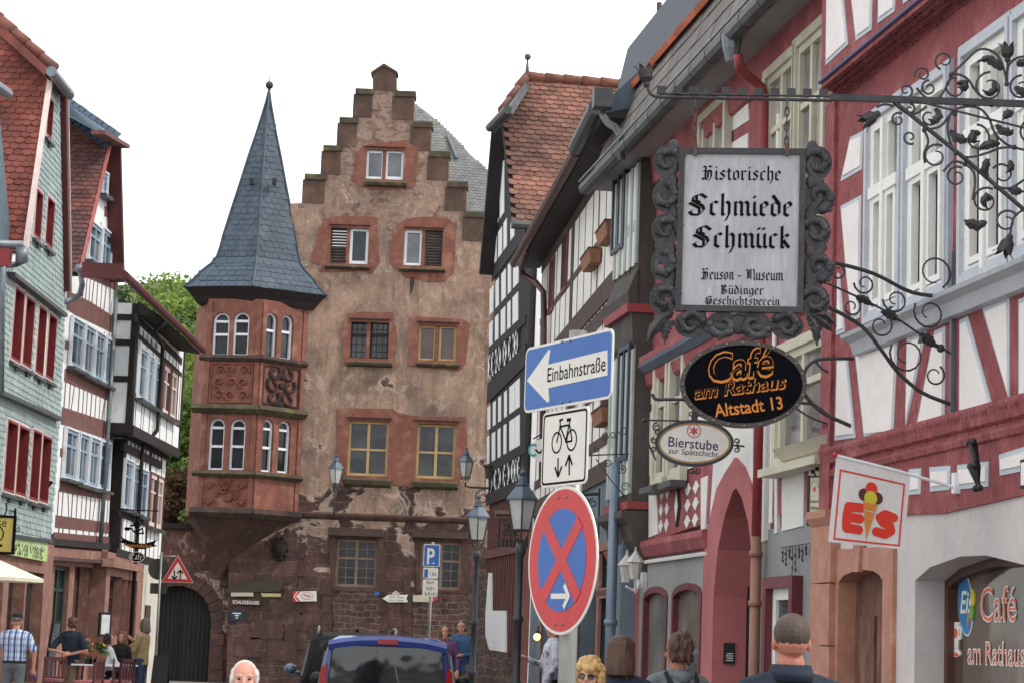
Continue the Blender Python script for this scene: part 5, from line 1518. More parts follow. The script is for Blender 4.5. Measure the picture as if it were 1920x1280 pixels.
# ground floor
m_blueg = mat('blue_grey_plaster', (112, 124, 134), (98, 110, 120), scale=1.5, rough=.9, bump=.3, dirt=.25)
ho = []
for a, b in (((1088, 1062), (1118, 1290)), ((1125, 1034), (1141, 1100)), ((1123, 1122), (1142, 1290)), ((1020, 1050), (1050, 1290))):
 s0, z1 = F6.px(*a); s1, z0 = F6.px(*b); ho.append(rect(s0, z0 if b[1] < 1280 else .05, s1, z1))
bm = B(); holed(bm, rect(-1.0, 0, s6 + .0, zg6), ho, 0, -.4); obj('ground_floor_wall', bm, m_blueg, h6)
bm = B()
for hl in ho:
 o = [(hl[0][0] - .1, hl[0][1]), (hl[1][0] + .1, hl[0][1]), (hl[1][0] + .1, hl[2][1] + .12), (hl[0][0] - .1, hl[2][1] + .12)]
 ring(bm, hl[0][0] - .1, hl[0][1] - .1, hl[1][0] + .1, hl[2][1] + .1, .1, -.02, .02)
obj('stone_frames', bm, m_sand, h6)
for hl in ho:
 bm = B(); box(bm, hl[0][0], hl[1][0], -.35, -.22, hl[0][1], hl[2][1]); obj('door', bm, m_sand_dk, h6)
bm = B(); a = F6.px(1155, 900, .1); b = F6.px(1140, 1200, .1)
tube(bm, [(a[0] - .05, .12, zg6 + .06), (a[0] - .05, .12, .05)], .06, 10); zc6 = F6.px(1143, 1172, .12)[1]; tube(bm, [(a[0] - .05, .12, zc6), (a[0] - .05, .12, zc6 + .07)], .08, 10)
obj('grey_downpipe', bm, mat('blue_zinc_pipe', (116, 130, 146), (104, 118, 134), rough=.4, metal=.2), h6, True)
# flower boxes on the cream house
m_box = mat('terracotta_box', (150, 104, 74), (130, 88, 62), scale=4, rough=.85, bump=.2)
for i, (u, v, lab) in enumerate(((1134, 440, 'highest brown window box on the cream timbered wall'), (1104, 490, 'middle brown window box on the cream timbered wall, below another one'), (1126, 783, 'orange brown window box just right of the blue one-way sign'))):
 s, z = F6.px(u, v, .12)
 o = empty('window_box', lab, 'planter', F6.M @ Matrix.Translation((s, 0, z)), 'window boxes on the cream house')
 bm = B(); hexa(bm, [(-.42, .02, -.08), (.42, .02, -.08), (.42, .15, -.08), (-.42, .15, -.08)], [(-.46, .02, .09), (.46, .02, .09), (.46, .18, .09), (-.46, .18, .09)])
 obj('box', bm, m_box, o)
 bm = B(); box(bm, -.46, .46, .01, .19, .09, .11); obj('rim', bm, m_t6, o)
# ================================================================== black timbered house with tiled roof
p = at(985, 800, 40)
F7 = Fac((p.x, p.y), vdir(300, HOR(300)))
h7 = F7.root('black_timbered_house', 'narrow house of black timber and white strips under an orange tiled half-hipped roof', 'house')
m_bt = mat('black_timber', (40, 34, 33), (30, 26, 26), scale=5, rough=.8, bump=.25, bscale=30)
out = F7.P([(985, 432), (962, 424), (942, 232), (930, 245), (908, 512), (912, 938), (985, 900)])
zt7 = out[0][1]; s7 = out[5][0]; zb7 = F7.px(950, 930)[1]
bm = B(); prism(bm, [(0, zb7), (0, zt7), out[1], out[2], out[3], out[4], (s7, out[4][1]), (s7, zb7)], 0, -.07)
box(bm, .02, s7, -6, -.07, 0, zt7)
obj('timber_frame', bm, m_bt, h7)
bm = B(); box(bm, -.02, .03, -6, -.12, 0, zt7); obj('side_wall', bm, m_white, h7)
rows = [(((926, 330), (952, 290)), ((924, 434), (952, 386)), [(927, 934), (937, 945)]),
  (((925, 452), (954, 402)), ((923, 500), (974, 428)), [(927, 931), (934, 941), (944, 950), (957, 964)]),
  (((921, 540), (974, 468)), ((919, 590), (972, 530)), [(918, 924), (929, 935), (940, 948), (952, 958), (962, 972)]),
  (((920, 604), (972, 546)), ((917, 650), (971, 600)), [(917, 923), (928, 934), (939, 947), (951, 957), (961, 971)]),
  (((917, 665), (971, 616)), ((915, 712), (971, 662)), [(915, 918), (921, 924), (928, 932), (935, 939), (943, 949), (953, 957), (961, 970)]),
  (((916, 762), (974, 708)), ((914, 806), (974, 762)), [(914, 919), (924, 929), (934, 939), (945, 950), (955, 965), (966, 974)]),
  (((914, 818), (974, 776)), ((913, 870), (974, 834)), [(913, 917), (922, 928), (933, 938), (944, 949), (955, 965), (966, 974)]),
  (((913, 888), (974, 852)), ((912, 928), (974, 900)), [(912, 915), (919, 922), (926, 930), (934, 938), (943, 947), (951, 955), (958, 967), (969, 974)])]
bm = B()
for top, bot, us in rows:
 lnv = lambda l, u: l[0][1] + (l[1][1] - l[0][1]) * (u - l[0][0]) / (l[1][0] - l[0][0])
 for u0, u1 in us:
  prism(bm, F7.P([(u0, lnv(top, u0)), (u1, lnv(top, u1)), (u1, lnv(bot, u1)), (u0, lnv(bot, u0))], .01), -.02, .012)
obj('plaster_panels', bm, m_white, h7)
bm = B()
for (a, b), w in ((((913, 738), (985, 664)), .42), (((912, 880), (985, 838)), .2), (((922, 516), (985, 430)), .3), (((917, 657), (985, 598)), .16), (((912, 936), (985, 906)), .25)):
 beam(F7, bm, a, b, w, 0, .03 if w > .3 else .02)
for row in (4, 7):
 top, bot, _ = rows[row]
 for i in range(11):
  u0 = 916 + i * 5.4; u1 = u0 + 5
  if u1 < 976:
   for q in ((u0, u1), (u1, u0)):
    a = F7.px(q[0], lnv(top, q[0]), .02); b = F7.px(q[1], lnv(bot, q[1]), .02)
    prism(bm, seg(a, b, .035), .0, .022 + (.002 if q[0] > q[1] else 0))
obj('beams', bm, m_bt, h7)
O, ux, uy, nn, L, hp = verge_roof(F7, h7, (960, 420), (942, 214), .4, 6.0, -1, m_tile_warm, .18, .135, hip=(988, 148))
T = O + uy * L
bm = B(); ridge_chain(bm, T + Vector((0, 0, .06)), hp + Vector((0, 0, .06)), .1, .36); ridge_chain(bm, hp + Vector((0, 0, .04)), hp + Vector((0, -5, .04)), .11, .38)
obj('ridge_tiles', bm, m_ridge, h7, True)
bm = B(); q0 = F7.px(941, 236, .1); q1 = F7.px(917, 514, .1)
prism(bm, [q0, q1, (q1[0] + .14, q1[1]), (q0[0] + .14, q0[1])], -.1, .3); obj('verge_board', bm, m_bt, h7)
bm = B(); g0 = F7.px(950, 208, .5); g1 = F7.px(918, 240, .5)
tube(bm, [(g0[0] - .1, .5, g0[1]), (g1[0], .5, g1[1])], .09, 8);
hexa(bm, [(g0[0] - .1, .48, g0[1] + .02), (g1[0], .48, g1[1] + .02), tuple(hp)], [(g0[0] - .1, .4, g0[1] - .1), (g1[0], .4, g1[1] - .1), (hp.x, hp.y - .1, hp.z - .12)])
obj('hip_gutter', bm, m_zinc_dark, h7)
bm = B(); lathe(bm, [(.07, -.1), (.03, .25), (.018, .4)], tuple(hp), 8); ball(bm, (hp.x, hp.y, hp.z + .46), .07, 10); obj('finial', bm, m_zinc_dark, h7, True)
bm = B(); tube(bm, [(O.x - .06, .42, O.z - .02), (O.x - .06, -5, O.z - .02)], .08, 8); obj('eave_gutter', bm, m_zinc_dark, h7)
# ground floor: red slatted boarding, white patch, rubble plinth
bm = B(); z1 = zb7
box(bm, 0.0, s7 - .1, -.25, -.05, 0, z1)
s = .05; k = 0
while s < s7 - .15:
 box(bm, s, s + .09, -.05, .0 + .004 * (k % 2), .9, z1 - .15); s += .26; k += 1
box(bm, 0, s7 - .1, -.05, .03, z1 - 1.15, z1 - .98); box(bm, 0, s7 - .1, -.05, .03, .8, .95); box(bm, -.03, .22, -.2, .05, 0, z1)
obj('ground_floor_boards', bm, mat('red_brown_boards', (112, 70, 64), (94, 58, 54), scale=3, rough=.85, bump=.3, dirt=.25), h7)
bm = B(); prism(bm, F7.P([(916, 1073), (920, 1073), (920, 1144), (947, 1144), (947, 1222), (915, 1217), (908, 1186), (908, 1145)], .04), 0, .04); obj('white_patch', bm, m_white, h7)
bm = B(); prism(bm, jag(F7.P([(893, 1080), (915, 1070), (909, 1150), (909, 1190), (916, 1219), (952, 1226), (958, 1290), (880, 1290)], .05), 3, .03), -.1, .05); obj('rubble_plinth', bm, m_rub, h7)
# ================================================================== hill and trees
def hill_z(x, y):
 t = max(0.0, min(1.0, (y - 73) / 75.0))
 return 4.3 + 21 * t ** 1.15 + .8 * math.sin(x * .21) * t
bm = B()
NX, NY = 26, 22
g = [[bm.verts.new((-46 + 64 * i / NX, 71.2 + 110 * j / NY, hill_z(-46 + 64 * i / NX, 71.2 + 110 * j / NY) if j else 0.0)) for i in range(NX + 1)] for j in range(NY + 1)]
for j in range(NY):
 for i in range(NX): bm.faces.new((g[j][i], g[j][i + 1], g[j + 1][i + 1], g[j + 1][i]))
o = obj('hill', bm, mat('hill_grass', (96, 104, 62), (74, 84, 48), (110, 96, 66), scale=.6, rough=.95, bump=.4), None, True); o['kind'] = 'structure'
def leaf_mat(name, a, b, c):
 m, t, bs, co = newmat(name)
 gnode = t.nodes.new('ShaderNodeNewGeometry')
 col = ramp(t, gnode.outputs['Random Per Island'], [(0, lin(a)), (.5, lin(b)), (1, lin(c))])
 t.links.new(col, bs.inputs['Base Color']); bs.inputs['Roughness'].default_value = .7
 tr = t.nodes.new('ShaderNodeBsdfTranslucent'); t.links.new(col, tr.inputs[0])
 mx = t.nodes.new('ShaderNodeMixShader'); mx.inputs[0].default_value = .35
 t.links.new(bs.outputs[0], mx.inputs[1]); t.links.new(tr.outputs[0], mx.inputs[2])
 t.links.new(mx.outputs[0], t.nodes['Material Output'].inputs[0])
 return m
m_bark = mat('bark', (86, 74, 62), (66, 56, 48), scale=6, rough=.95, bump=.4)
def leaves(bm, c, r, n, size, squash=.8):
 for _ in range(n):
  d = Vector((random.gauss(0, 1), random.gauss(0, 1), random.gauss(0, 1))).normalized()
  p = Vector(c) + Vector((d.x, d.y, d.z * squash)) * r * random.uniform(.55, 1.05)
  s = size * random.uniform(.6, 1.35)
  a = Vector((random.gauss(0, 1), random.gauss(0, 1), random.gauss(0, .6))).normalized()
  b = a.cross(d + Vector((random.uniform(-.6, .6), random.uniform(-.6, .6), random.uniform(-.2, .8))))
  if b.length < .05: continue
  b.normalize()
  bm.faces.new([bm.verts.new(p + a * s), bm.verts.new(p + b * s * .55), bm.verts.new(p - a * s), bm.verts.new(p - b * s * .55)])
def tree_proto(name, label, h, wr, m, nclump, nleaf, size, sparse=False):
 root = empty(name, label, 'tree', None, 'trees on the hill')
 bt = B(); bl = B()
 tube(bt, [(0, 0, -1), (.05, .1, h * .3), (-.05, 0, h * .6), (0, .05, h * .86)], [.22, .17, .1, .03], 7)
 for i in range(nclump):
  a = random.uniform(0, 6.283); t = random.uniform(.28, 1.0)
  rr = wr * math.sin(math.pi * min(1, (t - .12))) ** .6 * random.uniform(.35, 1.0)
  c = Vector((rr * math.cos(a), rr * math.sin(a), h * t))
  tube(bt, [(0, 0, h * max(.2, t - .28)), tuple(c * .6 + Vector((0, 0, h * t * .36))), tuple(c)], [.08, .05, .02], 5)
  leaves(bl, c, wr * random.uniform(.26, .44), nleaf, size)
 obj('trunk', bt, m_bark, root); obj('crown', bl, m, root)
 return root
lm1 = leaf_mat('spring_leaves', (124, 148, 62), (98, 128, 52), (146, 164, 82))
lm2 = leaf_mat('dark_leaves', (66, 96, 50), (52, 82, 44), (84, 112, 60))
lm3 = leaf_mat('pale_buds', (150, 156, 100), (128, 138, 84), (164, 162, 112))
protos = [tree_proto('deciduous_tree', 'fresh yellow green tree among many on the hill behind the left houses', 9.5, 3.2, lm1, 34, 75, .2),
          tree_proto('dark_tree', 'darker green tree among many on the hill behind the left houses', 8.5, 3.0, lm2, 34, 75, .2),
          tree_proto('budding_tree', 'thin pale tree still in bud on top of the hill, sky showing through', 9.0, 2.6, lm3, 26, 26, .16)]
def put(o, x, y, s, rz, first):
 r = o
 if not first:
  r = o.copy(); COL.objects.link(r)
  for ch in o.children:
   c = ch.copy(); COL.objects.link(c); c.parent = r
 r.location = (x, y, hill_z(x, y) - .2); r.scale = (s, s, s); r.rotation_euler = (0, 0, rz)
 return r
used = [False] * 3
def tree_px(u, vtop, Y, k, s=1.0):
 h = (9.5, 8.5, 9.0)[k]
 pt = at(u, vtop, Y)
 z = hill_z(pt.x, Y)
 sc = max(.55, min(1.7, (pt.z - z + .2) / h / 1.02))
 put(protos[k], pt.x, Y, sc, random.uniform(0, 6), not used[k]); used[k] = True
for u, v, Y, k in ((272, 502, 118, 2), (300, 528, 112, 2), (330, 524, 104, 0), (366, 520, 108, 0), (352, 560, 98, 0), (318, 580, 100, 1), (386, 540, 103, 0), (344, 620, 90, 0), (372, 600, 92, 1),
                   (322, 640, 94, 0), (384, 660, 87, 0), (350, 690, 85, 1), (368, 730, 82, 0), (338, 720, 84, 0), (356, 790, 79, 1), (334, 800, 80, 0), (376, 800, 78, 0), (250, 545, 116, 1), (400, 560, 100, 1), (412, 600, 96, 0), (300, 700, 92, 1), (318, 770, 84, 0)):
 tree_px(u, v, Y, k)
for u, vt, vb, Y, m_, lab, nm, sz in ((326, 872, 990, 73.6, leaf_mat('rust_twigs', (112, 78, 62), (94, 68, 52), (122, 96, 66)), 'rust brown hedge plant left of two above the courtyard wall', 'hedge_shrub', .11),
                           (358, 872, 990, 73.2, None, 'rust brown hedge plant beside the oriel above the courtyard wall', 'hedge_shrub', .11),
                           (368, 952, 990, 71.6, lm1, 'low bright green bush on the courtyard wall beside the oriel corbel', 'bush', .09), (346, 858, 900, 75.5, lm1, 'yellow green shrub topping the rust brown hedge', 'shrub', .12)):
 m_ = m_ or MATS_RUST
 if nm == 'hedge_shrub': MATS_RUST = m_
 top = at(u, vt, Y); bot = at(u, vb, Y)
 root = empty(nm, lab, 'shrub', Matrix.Translation((bot.x, Y, bot.z - .3)))
 bl = B(); bt = B(); hh_ = top.z - bot.z + .3
 for i in range(26):
  leaves(bl, (random.uniform(-.65, .65) * hh_ * .6, random.uniform(-.4, .4), hh_ * random.uniform(.2, .88)), hh_ * .2, 40, sz)
 for i in range(7): tube(bt, [(random.uniform(-.3, .3), 0, 0), (random.uniform(-.7, .7), random.uniform(-.3, .3), hh_ * .9)], [.03, .01], 5)
 obj('foliage', bl, m_, root); obj('stem', bt, m_bark, root)
# ================================================================== signs: helpers
def rrect(s0, z0, s1, z1, r, k=4):
 s0, s1 = sorted((s0, s1)); z0, z1 = sorted((z0, z1)); o = []
 for cx, cz, a in ((s1 - r, z1 - r, 0), (s0 + r, z1 - r, 90), (s0 + r, z0 + r, 180), (s1 - r, z0 + r, 270)):
  for i in range(k + 1): o.append((cx + r * math.cos(rad(a + 90 * i / k)), cz + r * math.sin(rad(a + 90 * i / k))))
 return o
def disc(s, z, a, b=None, k=32):
 b = b or a
 return [(s + a * math.cos(i * 2 * math.pi / k), z + b * math.sin(i * 2 * math.pi / k)) for i in range(k)]
def flat(name, polys, n, m, parent, th=.0015):
 bm = B()
 for i, q in enumerate(polys): prism(bm, q, n - .0005, n + th + .00012 * i)
 return obj(name, bm, m, parent)
def annulus(name, s, z, r0, r1, n, m, parent, th=.0015, k=28):
 bm = B(); holed(bm, disc(s, z, r1, k=k), [disc(s, z, r0, k=k)], n + th, n); return obj(name, bm, m, parent)
def fit_text(s_, w, h, s, z, n, offset=0.0, shear=0.0, rot=0.0):
 """one line of lettering w x h metres centred on (s, z) of a facade frame, reading towards local -x"""
 bm = text_bm(s_, 1.0, offset=offset, shear=shear)
 xs = [v.co.x for v in bm.verts]; ys = [v.co.y for v in bm.verts]
 x0, x1, y0, y1 = min(xs), max(xs), min(ys), max(ys)
 c, d = math.cos(rot), math.sin(rot)
 for v in bm.verts:
  a = (v.co.x - (x0 + x1) / 2) * w / (x1 - x0); b = (v.co.y - (y0 + y1) / 2) * h / (y1 - y0)
  v.co = Vector((s - (a * c - b * d), n, z + a * d + b * c))
 return bm
BL = {
 'i': (.32, [[(.02, .86), (.14, .97), (.14, .12), (.28, .02)], [(.1, 1.34), (.18, 1.26)]]),
 's': (.55, [[(.46, .84), (.26, .98), (.08, .76), (.44, .36), (.26, .03), (.02, .16)]]),
 't': (.42, [[(.16, 1.22), (.16, .14), (.34, .02)], [(.0, .93), (.36, .93)]]),
 'o': (.58, [[(.08, .86), (.08, .16), (.27, .02), (.46, .16), (.46, .84), (.27, .98), (.08, .84)]]),
 'r': (.5, [[(.0, .88), (.12, .97), (.12, .12), (.26, .02)], [(.12, .8), (.32, .98), (.44, .86)]]),
 'c': (.48, [[(.42, .86), (.26, .98), (.08, .84), (.08, .16), (.28, .02), (.42, .14)]]),
 'h': (.6, [[(.0, 1.42), (.12, 1.5), (.12, .1), (.22, .02)], [(.12, .82), (.34, .98), (.48, .82), (.48, .1), (.3, -.34)]]),
 'e': (.5, [[(.1, .5), (.42, .7), (.4, .86), (.26, .98), (.08, .84), (.08, .16), (.28, .02), (.44, .16)]]),
 'm': (.92, [[(.0, .88), (.12, .97), (.12, .1), (.2, .02)], [(.12, .84), (.34, .98), (.46, .84), (.46, .1), (.54, .02)], [(.46, .84), (.68, .98), (.8, .84), (.8, .12), (.92, .02)]]),
 'n': (.6, [[(.0, .88), (.12, .97), (.12, .1), (.2, .02)], [(.12, .84), (.34, .98), (.46, .84), (.46, .12), (.58, .02)]]),
 'u': (.6, [[(.0, .9), (.1, .98), (.1, .16), (.28, .02), (.46, .16)], [(.36, .9), (.46, .98), (.46, .12), (.58, .02)]]),
 'ü': (.6, [[(.0, .9), (.1, .98), (.1, .16), (.28, .02), (.46, .16)], [(.36, .9), (.46, .98), (.46, .12), (.58, .02)], [(.1, 1.36), (.18, 1.28)], [(.36, 1.36), (.44, 1.28)]]),
 'ä': (.6, [[(.06, .86), (.26, .98), (.44, .84), (.44, .12), (.56, .02)], [(.44, .6), (.1, .4), (.1, .14), (.26, .02), (.44, .2)], [(.1, 1.36), (.18, 1.28)], [(.36, 1.36), (.44, 1.28)]]),
 'a': (.6, [[(.06, .86), (.26, .98), (.44, .84), (.44, .12), (.56, .02)], [(.44, .6), (.1, .4), (.1, .14), (.26, .02), (.44, .2)]]),
 'd': (.58, [[(.08, .84), (.08, .16), (.27, .02), (.46, .16), (.46, .84), (.1, 1.42)], [(.08, .84), (.27, .98), (.44, .84)]]),
 'k': (.58, [[(.0, 1.42), (.12, 1.5), (.12, .1), (.22, .02)], [(.12, .62), (.36, .98), (.46, .82), (.2, .54), (.52, .04)]]),
 'g': (.58, [[(.08, .84), (.08, .2), (.27, .06), (.46, .2)], [(.08, .84), (.27, .98), (.46, .88), (.46, -.2), (.26, -.36), (.04, -.24)]]),
 'v': (.58, [[(.0, 1.1), (.1, .96), (.1, .16), (.28, .02), (.48, .2), (.48, .8), (.3, .98), (.12, .86)]]),
 'b': (.58, [[(.0, 1.42), (.1, 1.5), (.1, .14), (.28, .02), (.46, .16), (.46, .82), (.3, .98), (.1, .82)]]),
 'f': (.42, [[(.4, 1.42), (.24, 1.5), (.14, 1.34), (.14, .1), (.2, .0)], [(.0, .93), (.36, .93)]]),
 'é': (.5, [[(.1, .5), (.42, .7), (.4, .86), (.26, .98), (.08, .84), (.08, .16), (.28, .02), (.44, .16)], [(.2, 1.2), (.36, 1.42)]]),
 'x': (.5, [[(.06, .96), (.44, .04)], [(.42, .94), (.06, .04)]]),
 '-': (.5, [[(.06, .56), (.4, .46)]]), ' ': (.34, []),
 'H': (1.0, [[(.0, 1.2), (.16, 1.42), (.34, 1.3), (.3, .9), (.3, .12), (.46, .02)], [(.02, .18), (.16, .02), (.3, .14)], [(.3, .78), (.62, 1.0), (.8, .84), (.8, .3), (.6, -.1)], [(.0, .86), (.2, .96), (.44, .86)], [(.58, 1.44), (.8, 1.34), (.96, 1.44)], [(.52, 1.0), (.52, .2)]]),
 'S': (1.05, [[(.96, 1.2), (.66, 1.46), (.26, 1.3), (.2, 1.02), (.74, .66), (.84, .4), (.6, .04), (.2, .04), (.02, .24), (.24, .36)], [(.42, 1.36), (.42, 1.0), (.62, .86)], [(.02, .84), (.24, .72), (.58, .5), (.58, .12)]]),
 'M': (1.3, [[(.02, 1.2), (.18, 1.4), (.32, 1.2), (.28, .2), (.08, .02)], [(.3, 1.2), (.56, 1.42), (.72, 1.26), (.72, .1), (.6, -.02)], [(.72, 1.2), (.98, 1.42), (1.14, 1.26), (1.14, .14), (1.28, .02)], [(.48, 1.2), (.48, .2)]]),
 'B': (.95, [[(.0, 1.3), (.2, 1.42), (.26, 1.2), (.26, .14), (.04, .02)], [(.2, 1.36), (.62, 1.44), (.72, 1.12), (.34, .8), (.74, .62), (.8, .22), (.5, .0), (.2, .1)], [(.48, 1.3), (.48, .16)]]),
 'G': (1.0, [[(.84, 1.2), (.56, 1.44), (.16, 1.2), (.1, .4), (.4, .02), (.74, .1), (.84, .5), (.84, .86), (.6, .98)], [(.4, 1.36), (.34, .9), (.4, .16)], [(.62, .8), (.62, .14)]]),
 'C': (.95, [[(.86, 1.2), (.56, 1.44), (.14, 1.2), (.1, .3), (.44, .02), (.84, .22)], [(.42, 1.38), (.38, .1)], [(.6, 1.2), (.6, .9)]])}
def blackletter(word, u0, u1, F, uv_base, cap_h, n, nib=.2, tilt=0.0):
 """pen-drawn gothic lettering from pixel column u0 to u1 on a facade frame, reading towards local -x"""
 wd = sum(BL[c][0] + .1 for c in word)
 sa = F.px(u0, uv_base, n)[0]; sb = F.px(u1, uv_base, n)[0]; z = F.px((u0 + u1) / 2, uv_base, n)[1]
 kx = abs(sa - sb) / wd; kz = cap_h / 1.45
 bm = B(); x = 0; j = 0
 nv = (nib * .5 * math.cos(rad(42)), nib * .5 * math.sin(rad(42)))
 for c in word:
  w, st = BL[c]
  for pl in st:
   for i in range(len(pl) - 1):
    (ax, ay), (bx, by) = pl[i], pl[i + 1]
    q = [(ax - nv[0], ay + nv[1] * -1), (ax + nv[0], ay + nv[1]), (bx + nv[0], by + nv[1]), (bx - nv[0], by - nv[1])]
    cr = (q[1][0] - q[0][0]) * (q[2][1] - q[1][1]) - (q[1][1] - q[0][1]) * (q[2][0] - q[1][0])
    if abs(cr) < 1e-4:
     q = [(ax - .02, ay), (ax + .02, ay), (bx + .02, by), (bx - .02, by)]
    yy = n + .0002 * (j % 9); j += 1
    bm.faces.new([bm.verts.new((sa - (x + px) * kx, yy, z + py * kz + tilt * ((x + px) * kx))) for px, py in q])
  x += w + .1
 return bm
def spiral(bm, F, u, v, rpx, n, a0=0, turns=1.2, d=1, r=.007, end=.25, k=18, ball_end=False):
 """one iron scroll; u, v, rpx in pixels on the plane of F"""
 c = F.px(u, v, n); e = F.px(u + rpx, v, n); R_ = abs(e[0] - c[0])
 pts = []
 for i in range(k + 1):
  t = i / k; a = rad(a0) + d * turns * 2 * math.pi * t
  q = R_ * (1 - (1 - end) * t)
  pts.append((c[0] - q * math.cos(a), n, c[1] + q * math.sin(a)))
 tube(bm, pts, [r * (1 - .35 * i / k) for i in range(k + 1)], 6)
 if ball_end: ball(bm, pts[-1], r * 1.8, 6)
def rod(bm, F, pts, n, r=.008, k=6, sub=4):
 P3 = [Vector((F.px(u, v, n)[0], n, F.px(u, v, n)[1])) for u, v in pts]
 if sub > 1 and len(P3) > 2:                     # smooth through the points
  out = []
  for i in range(len(P3) - 1):
   p0 = P3[max(i - 1, 0)]; p1 = P3[i]; p2 = P3[i + 1]; p3 = P3[min(i + 2, len(P3) - 1)]
   for j in range(sub):
    t = j / sub
    out.append(.5 * ((2 * p1) + (p2 - p0) * t + (2 * p0 - 5 * p1 + 4 * p2 - p3) * t * t + (3 * p1 - p0 - 3 * p2 + p3) * t ** 3))
  P3 = out + [P3[-1]]
 tube(bm, P3, r, k)
def leaf(bm, F, pts, n, w, th=.006, curl=.02):
 """an iron leaf: a bent blade along pixel points, widest in the middle, with a lobed edge"""
 P3 = [F.px(u, v, n) for u, v in pts]
 m = 9; C_ = []
 for i in range(m + 1):
  t = i / m * (len(P3) - 1); j = min(int(t), len(P3) - 2); f = t - j
  C_.append(Vector(P3[j]).lerp(Vector(P3[j + 1]), f))
 L_, R_, top = [], [], []
 for i, c in enumerate(C_):
  d = (C_[min(i + 1, m)] - C_[max(i - 1, 0)]).normalized(); nr = Vector((-d.y, d.x))
  ww = w * math.sin(math.pi * min(.97, .06 + i / m)) ** .7 * (1.12 if i % 2 else .86)
  bend = curl * math.sin(i / m * 3)
  L_.append((c.x + nr.x * ww, n + bend - th, c.y + nr.y * ww)); R_.append((c.x - nr.x * ww, n + bend - th, c.y - nr.y * ww)); top.append((c.x, n + bend + th * 1.6, c.y))
 vl = [bm.verts.new(q) for q in L_]; vr = [bm.verts.new(q) for q in R_]; vt = [bm.verts.new(q) for q in top]; vb = [bm.verts.new((q[0], q[1] - th * 2.6, q[2])) for q in top]
 for i in range(m):
  bm.faces.new((vl[i], vl[i + 1], vt[i + 1], vt[i])); bm.faces.new((vt[i], vt[i + 1], vr[i + 1], vr[i]))
  bm.faces.new((vl[i], vb[i], vb[i + 1], vl[i + 1])); bm.faces.new((vb[i], vr[i], vr[i + 1], vb[i + 1]))
m_sw = mat('sign_white', (222, 218, 206), (212, 208, 198), scale=2, rough=.45)
m_sb = mat('sign_blue', (38, 98, 172), (32, 88, 162), scale=2, rough=.35)
m_sr = mat('sign_red', (198, 44, 48), (188, 38, 42), scale=2, rough=.35)
m_sk = matte(mat('sign_black', (20, 20, 22), (15, 15, 17)), .1)
m_alu = mat('galvanised_steel', (150, 150, 142), (120, 122, 118), scale=14, rough=.45, metal=.55, stretch=(1, 1, .3))
# ================================================================== traffic sign post
p = at(1066, 690, 8.8)
T1 = Fac((p.x, p.y), (-.44, .898))
sp = T1.root('traffic_sign_post', 'steel post carrying the blue Einbahnstraße arrow, a bicycle plate and a round no-stopping sign', 'traffic sign')
bm = B(); pc = T1.px(1066, 1180, -.075)[0]
lathe(bm, [(.038, 0), (.038, T1.px(1066, 625, -.075)[1])], (pc, -.075, 0), 20); post = obj('post', bm, m_alu, sp, True)
bm = B()
for v in (660, 745, 800, 880, 945, 1150):
 z = T1.px(1066, v, -.04)[1]; lathe(bm, [(.041, -.012), (.041, .012)], (pc, -.075, z), 16); box(bm, pc - .05, pc + .05, -.05, -.008, z - .012, z + .012)
obj('clamp', bm, m_alu, sp)
def quadbox(F, tl, tr, br, bl):
 a, b, c, d = [F.px(*q) for q in (tl, tr, br, bl)]
 return (a[0] + d[0]) / 2, (c[1] + d[1]) / 2, (b[0] + c[0]) / 2, (a[1] + b[1]) / 2
s0, z0, s1, z1 = quadbox(T1, (983, 656), (1149, 612), (1148, 742), (985, 777))
bm = B(); prism(bm, rrect(s0, z0, s1, z1, .035), -.006, 0); ow_ = obj('one_way_sign', bm, m_sw, sp)
sa, sb = sorted((s0, s1))
flat('blue_field', [rrect(sa + .011, z0 + .011, sb - .011, z1 - .011, .027)], .0005, m_sb, ow_, .001)
q = T1.P([(989, 713), (1030, 655), (1033, 657), (1029, 683), (1140, 656), (1140, 703), (1029, 727), (1031, 752), (1027, 754)], 0)
flat('arrow', [q], .0018, m_sw, ow_, .001)
tc = T1.px(1081, 692)
bm = fit_text('Einbahnstraße', abs(T1.px(1027, 704)[0] - T1.px(1136, 682)[0]), .062, tc[0], tc[1], .0036, offset=.002)
obj('lettering', bm, m_sk, ow_)
bolts = B()
for u, v in ((1055, 641), (1070, 639), (1054, 754), (1068, 751)):
 s, z = T1.px(u, v); ball(bolts, (s, .003, z), .006, 6)
obj('bolt', bolts, m_alu, ow_)
s0, z0, s1, z1 = quadbox(T1, (1018, 773), (1103, 761), (1100, 904), (1014, 915))
sa, sb = sorted((s0, s1))
bm = B(); prism(bm, rrect(sa, z0, sb, z1, .025), -.006, 0); bp_ = obj('bicycle_plate', bm, m_sw, sp)
bm = B(); holed(bm, rrect(sa + .009, z0 + .009, sb - .009, z1 - .009, .02), [rrect(sa + .018, z0 + .018, sb - .018, z1 - .018, .014)], .001, 0); obj('border', bm, m_sk, bp_)
w1 = T1.px(1044, 829); w2 = T1.px(1072, 824)
bk = B()
for c in (w1, w2):
 holed(bk, disc(c[0], c[1], .046), [disc(c[0], c[1], .0385)], .0012, 0)
g_ = lambda u, v: T1.px(880 + u / 3.2, 500 + v / 3.2)
for a, b, w in (((525, 1053), (547, 950), .008), ((547, 950), (545, 925), .008), ((541, 922), (562, 912), .009), ((541, 958), (603, 946), .008), ((548, 962), (583, 1050), .008), ((603, 930), (577, 1050), .008), ((603, 948), (617, 1042), .008), ((577, 1050), (617, 1042), .008), ((586, 918), (610, 914), .014)):
 prism(bk, seg(g_(*a), g_(*b), w), 0, .0013 + random.random() * .0004)
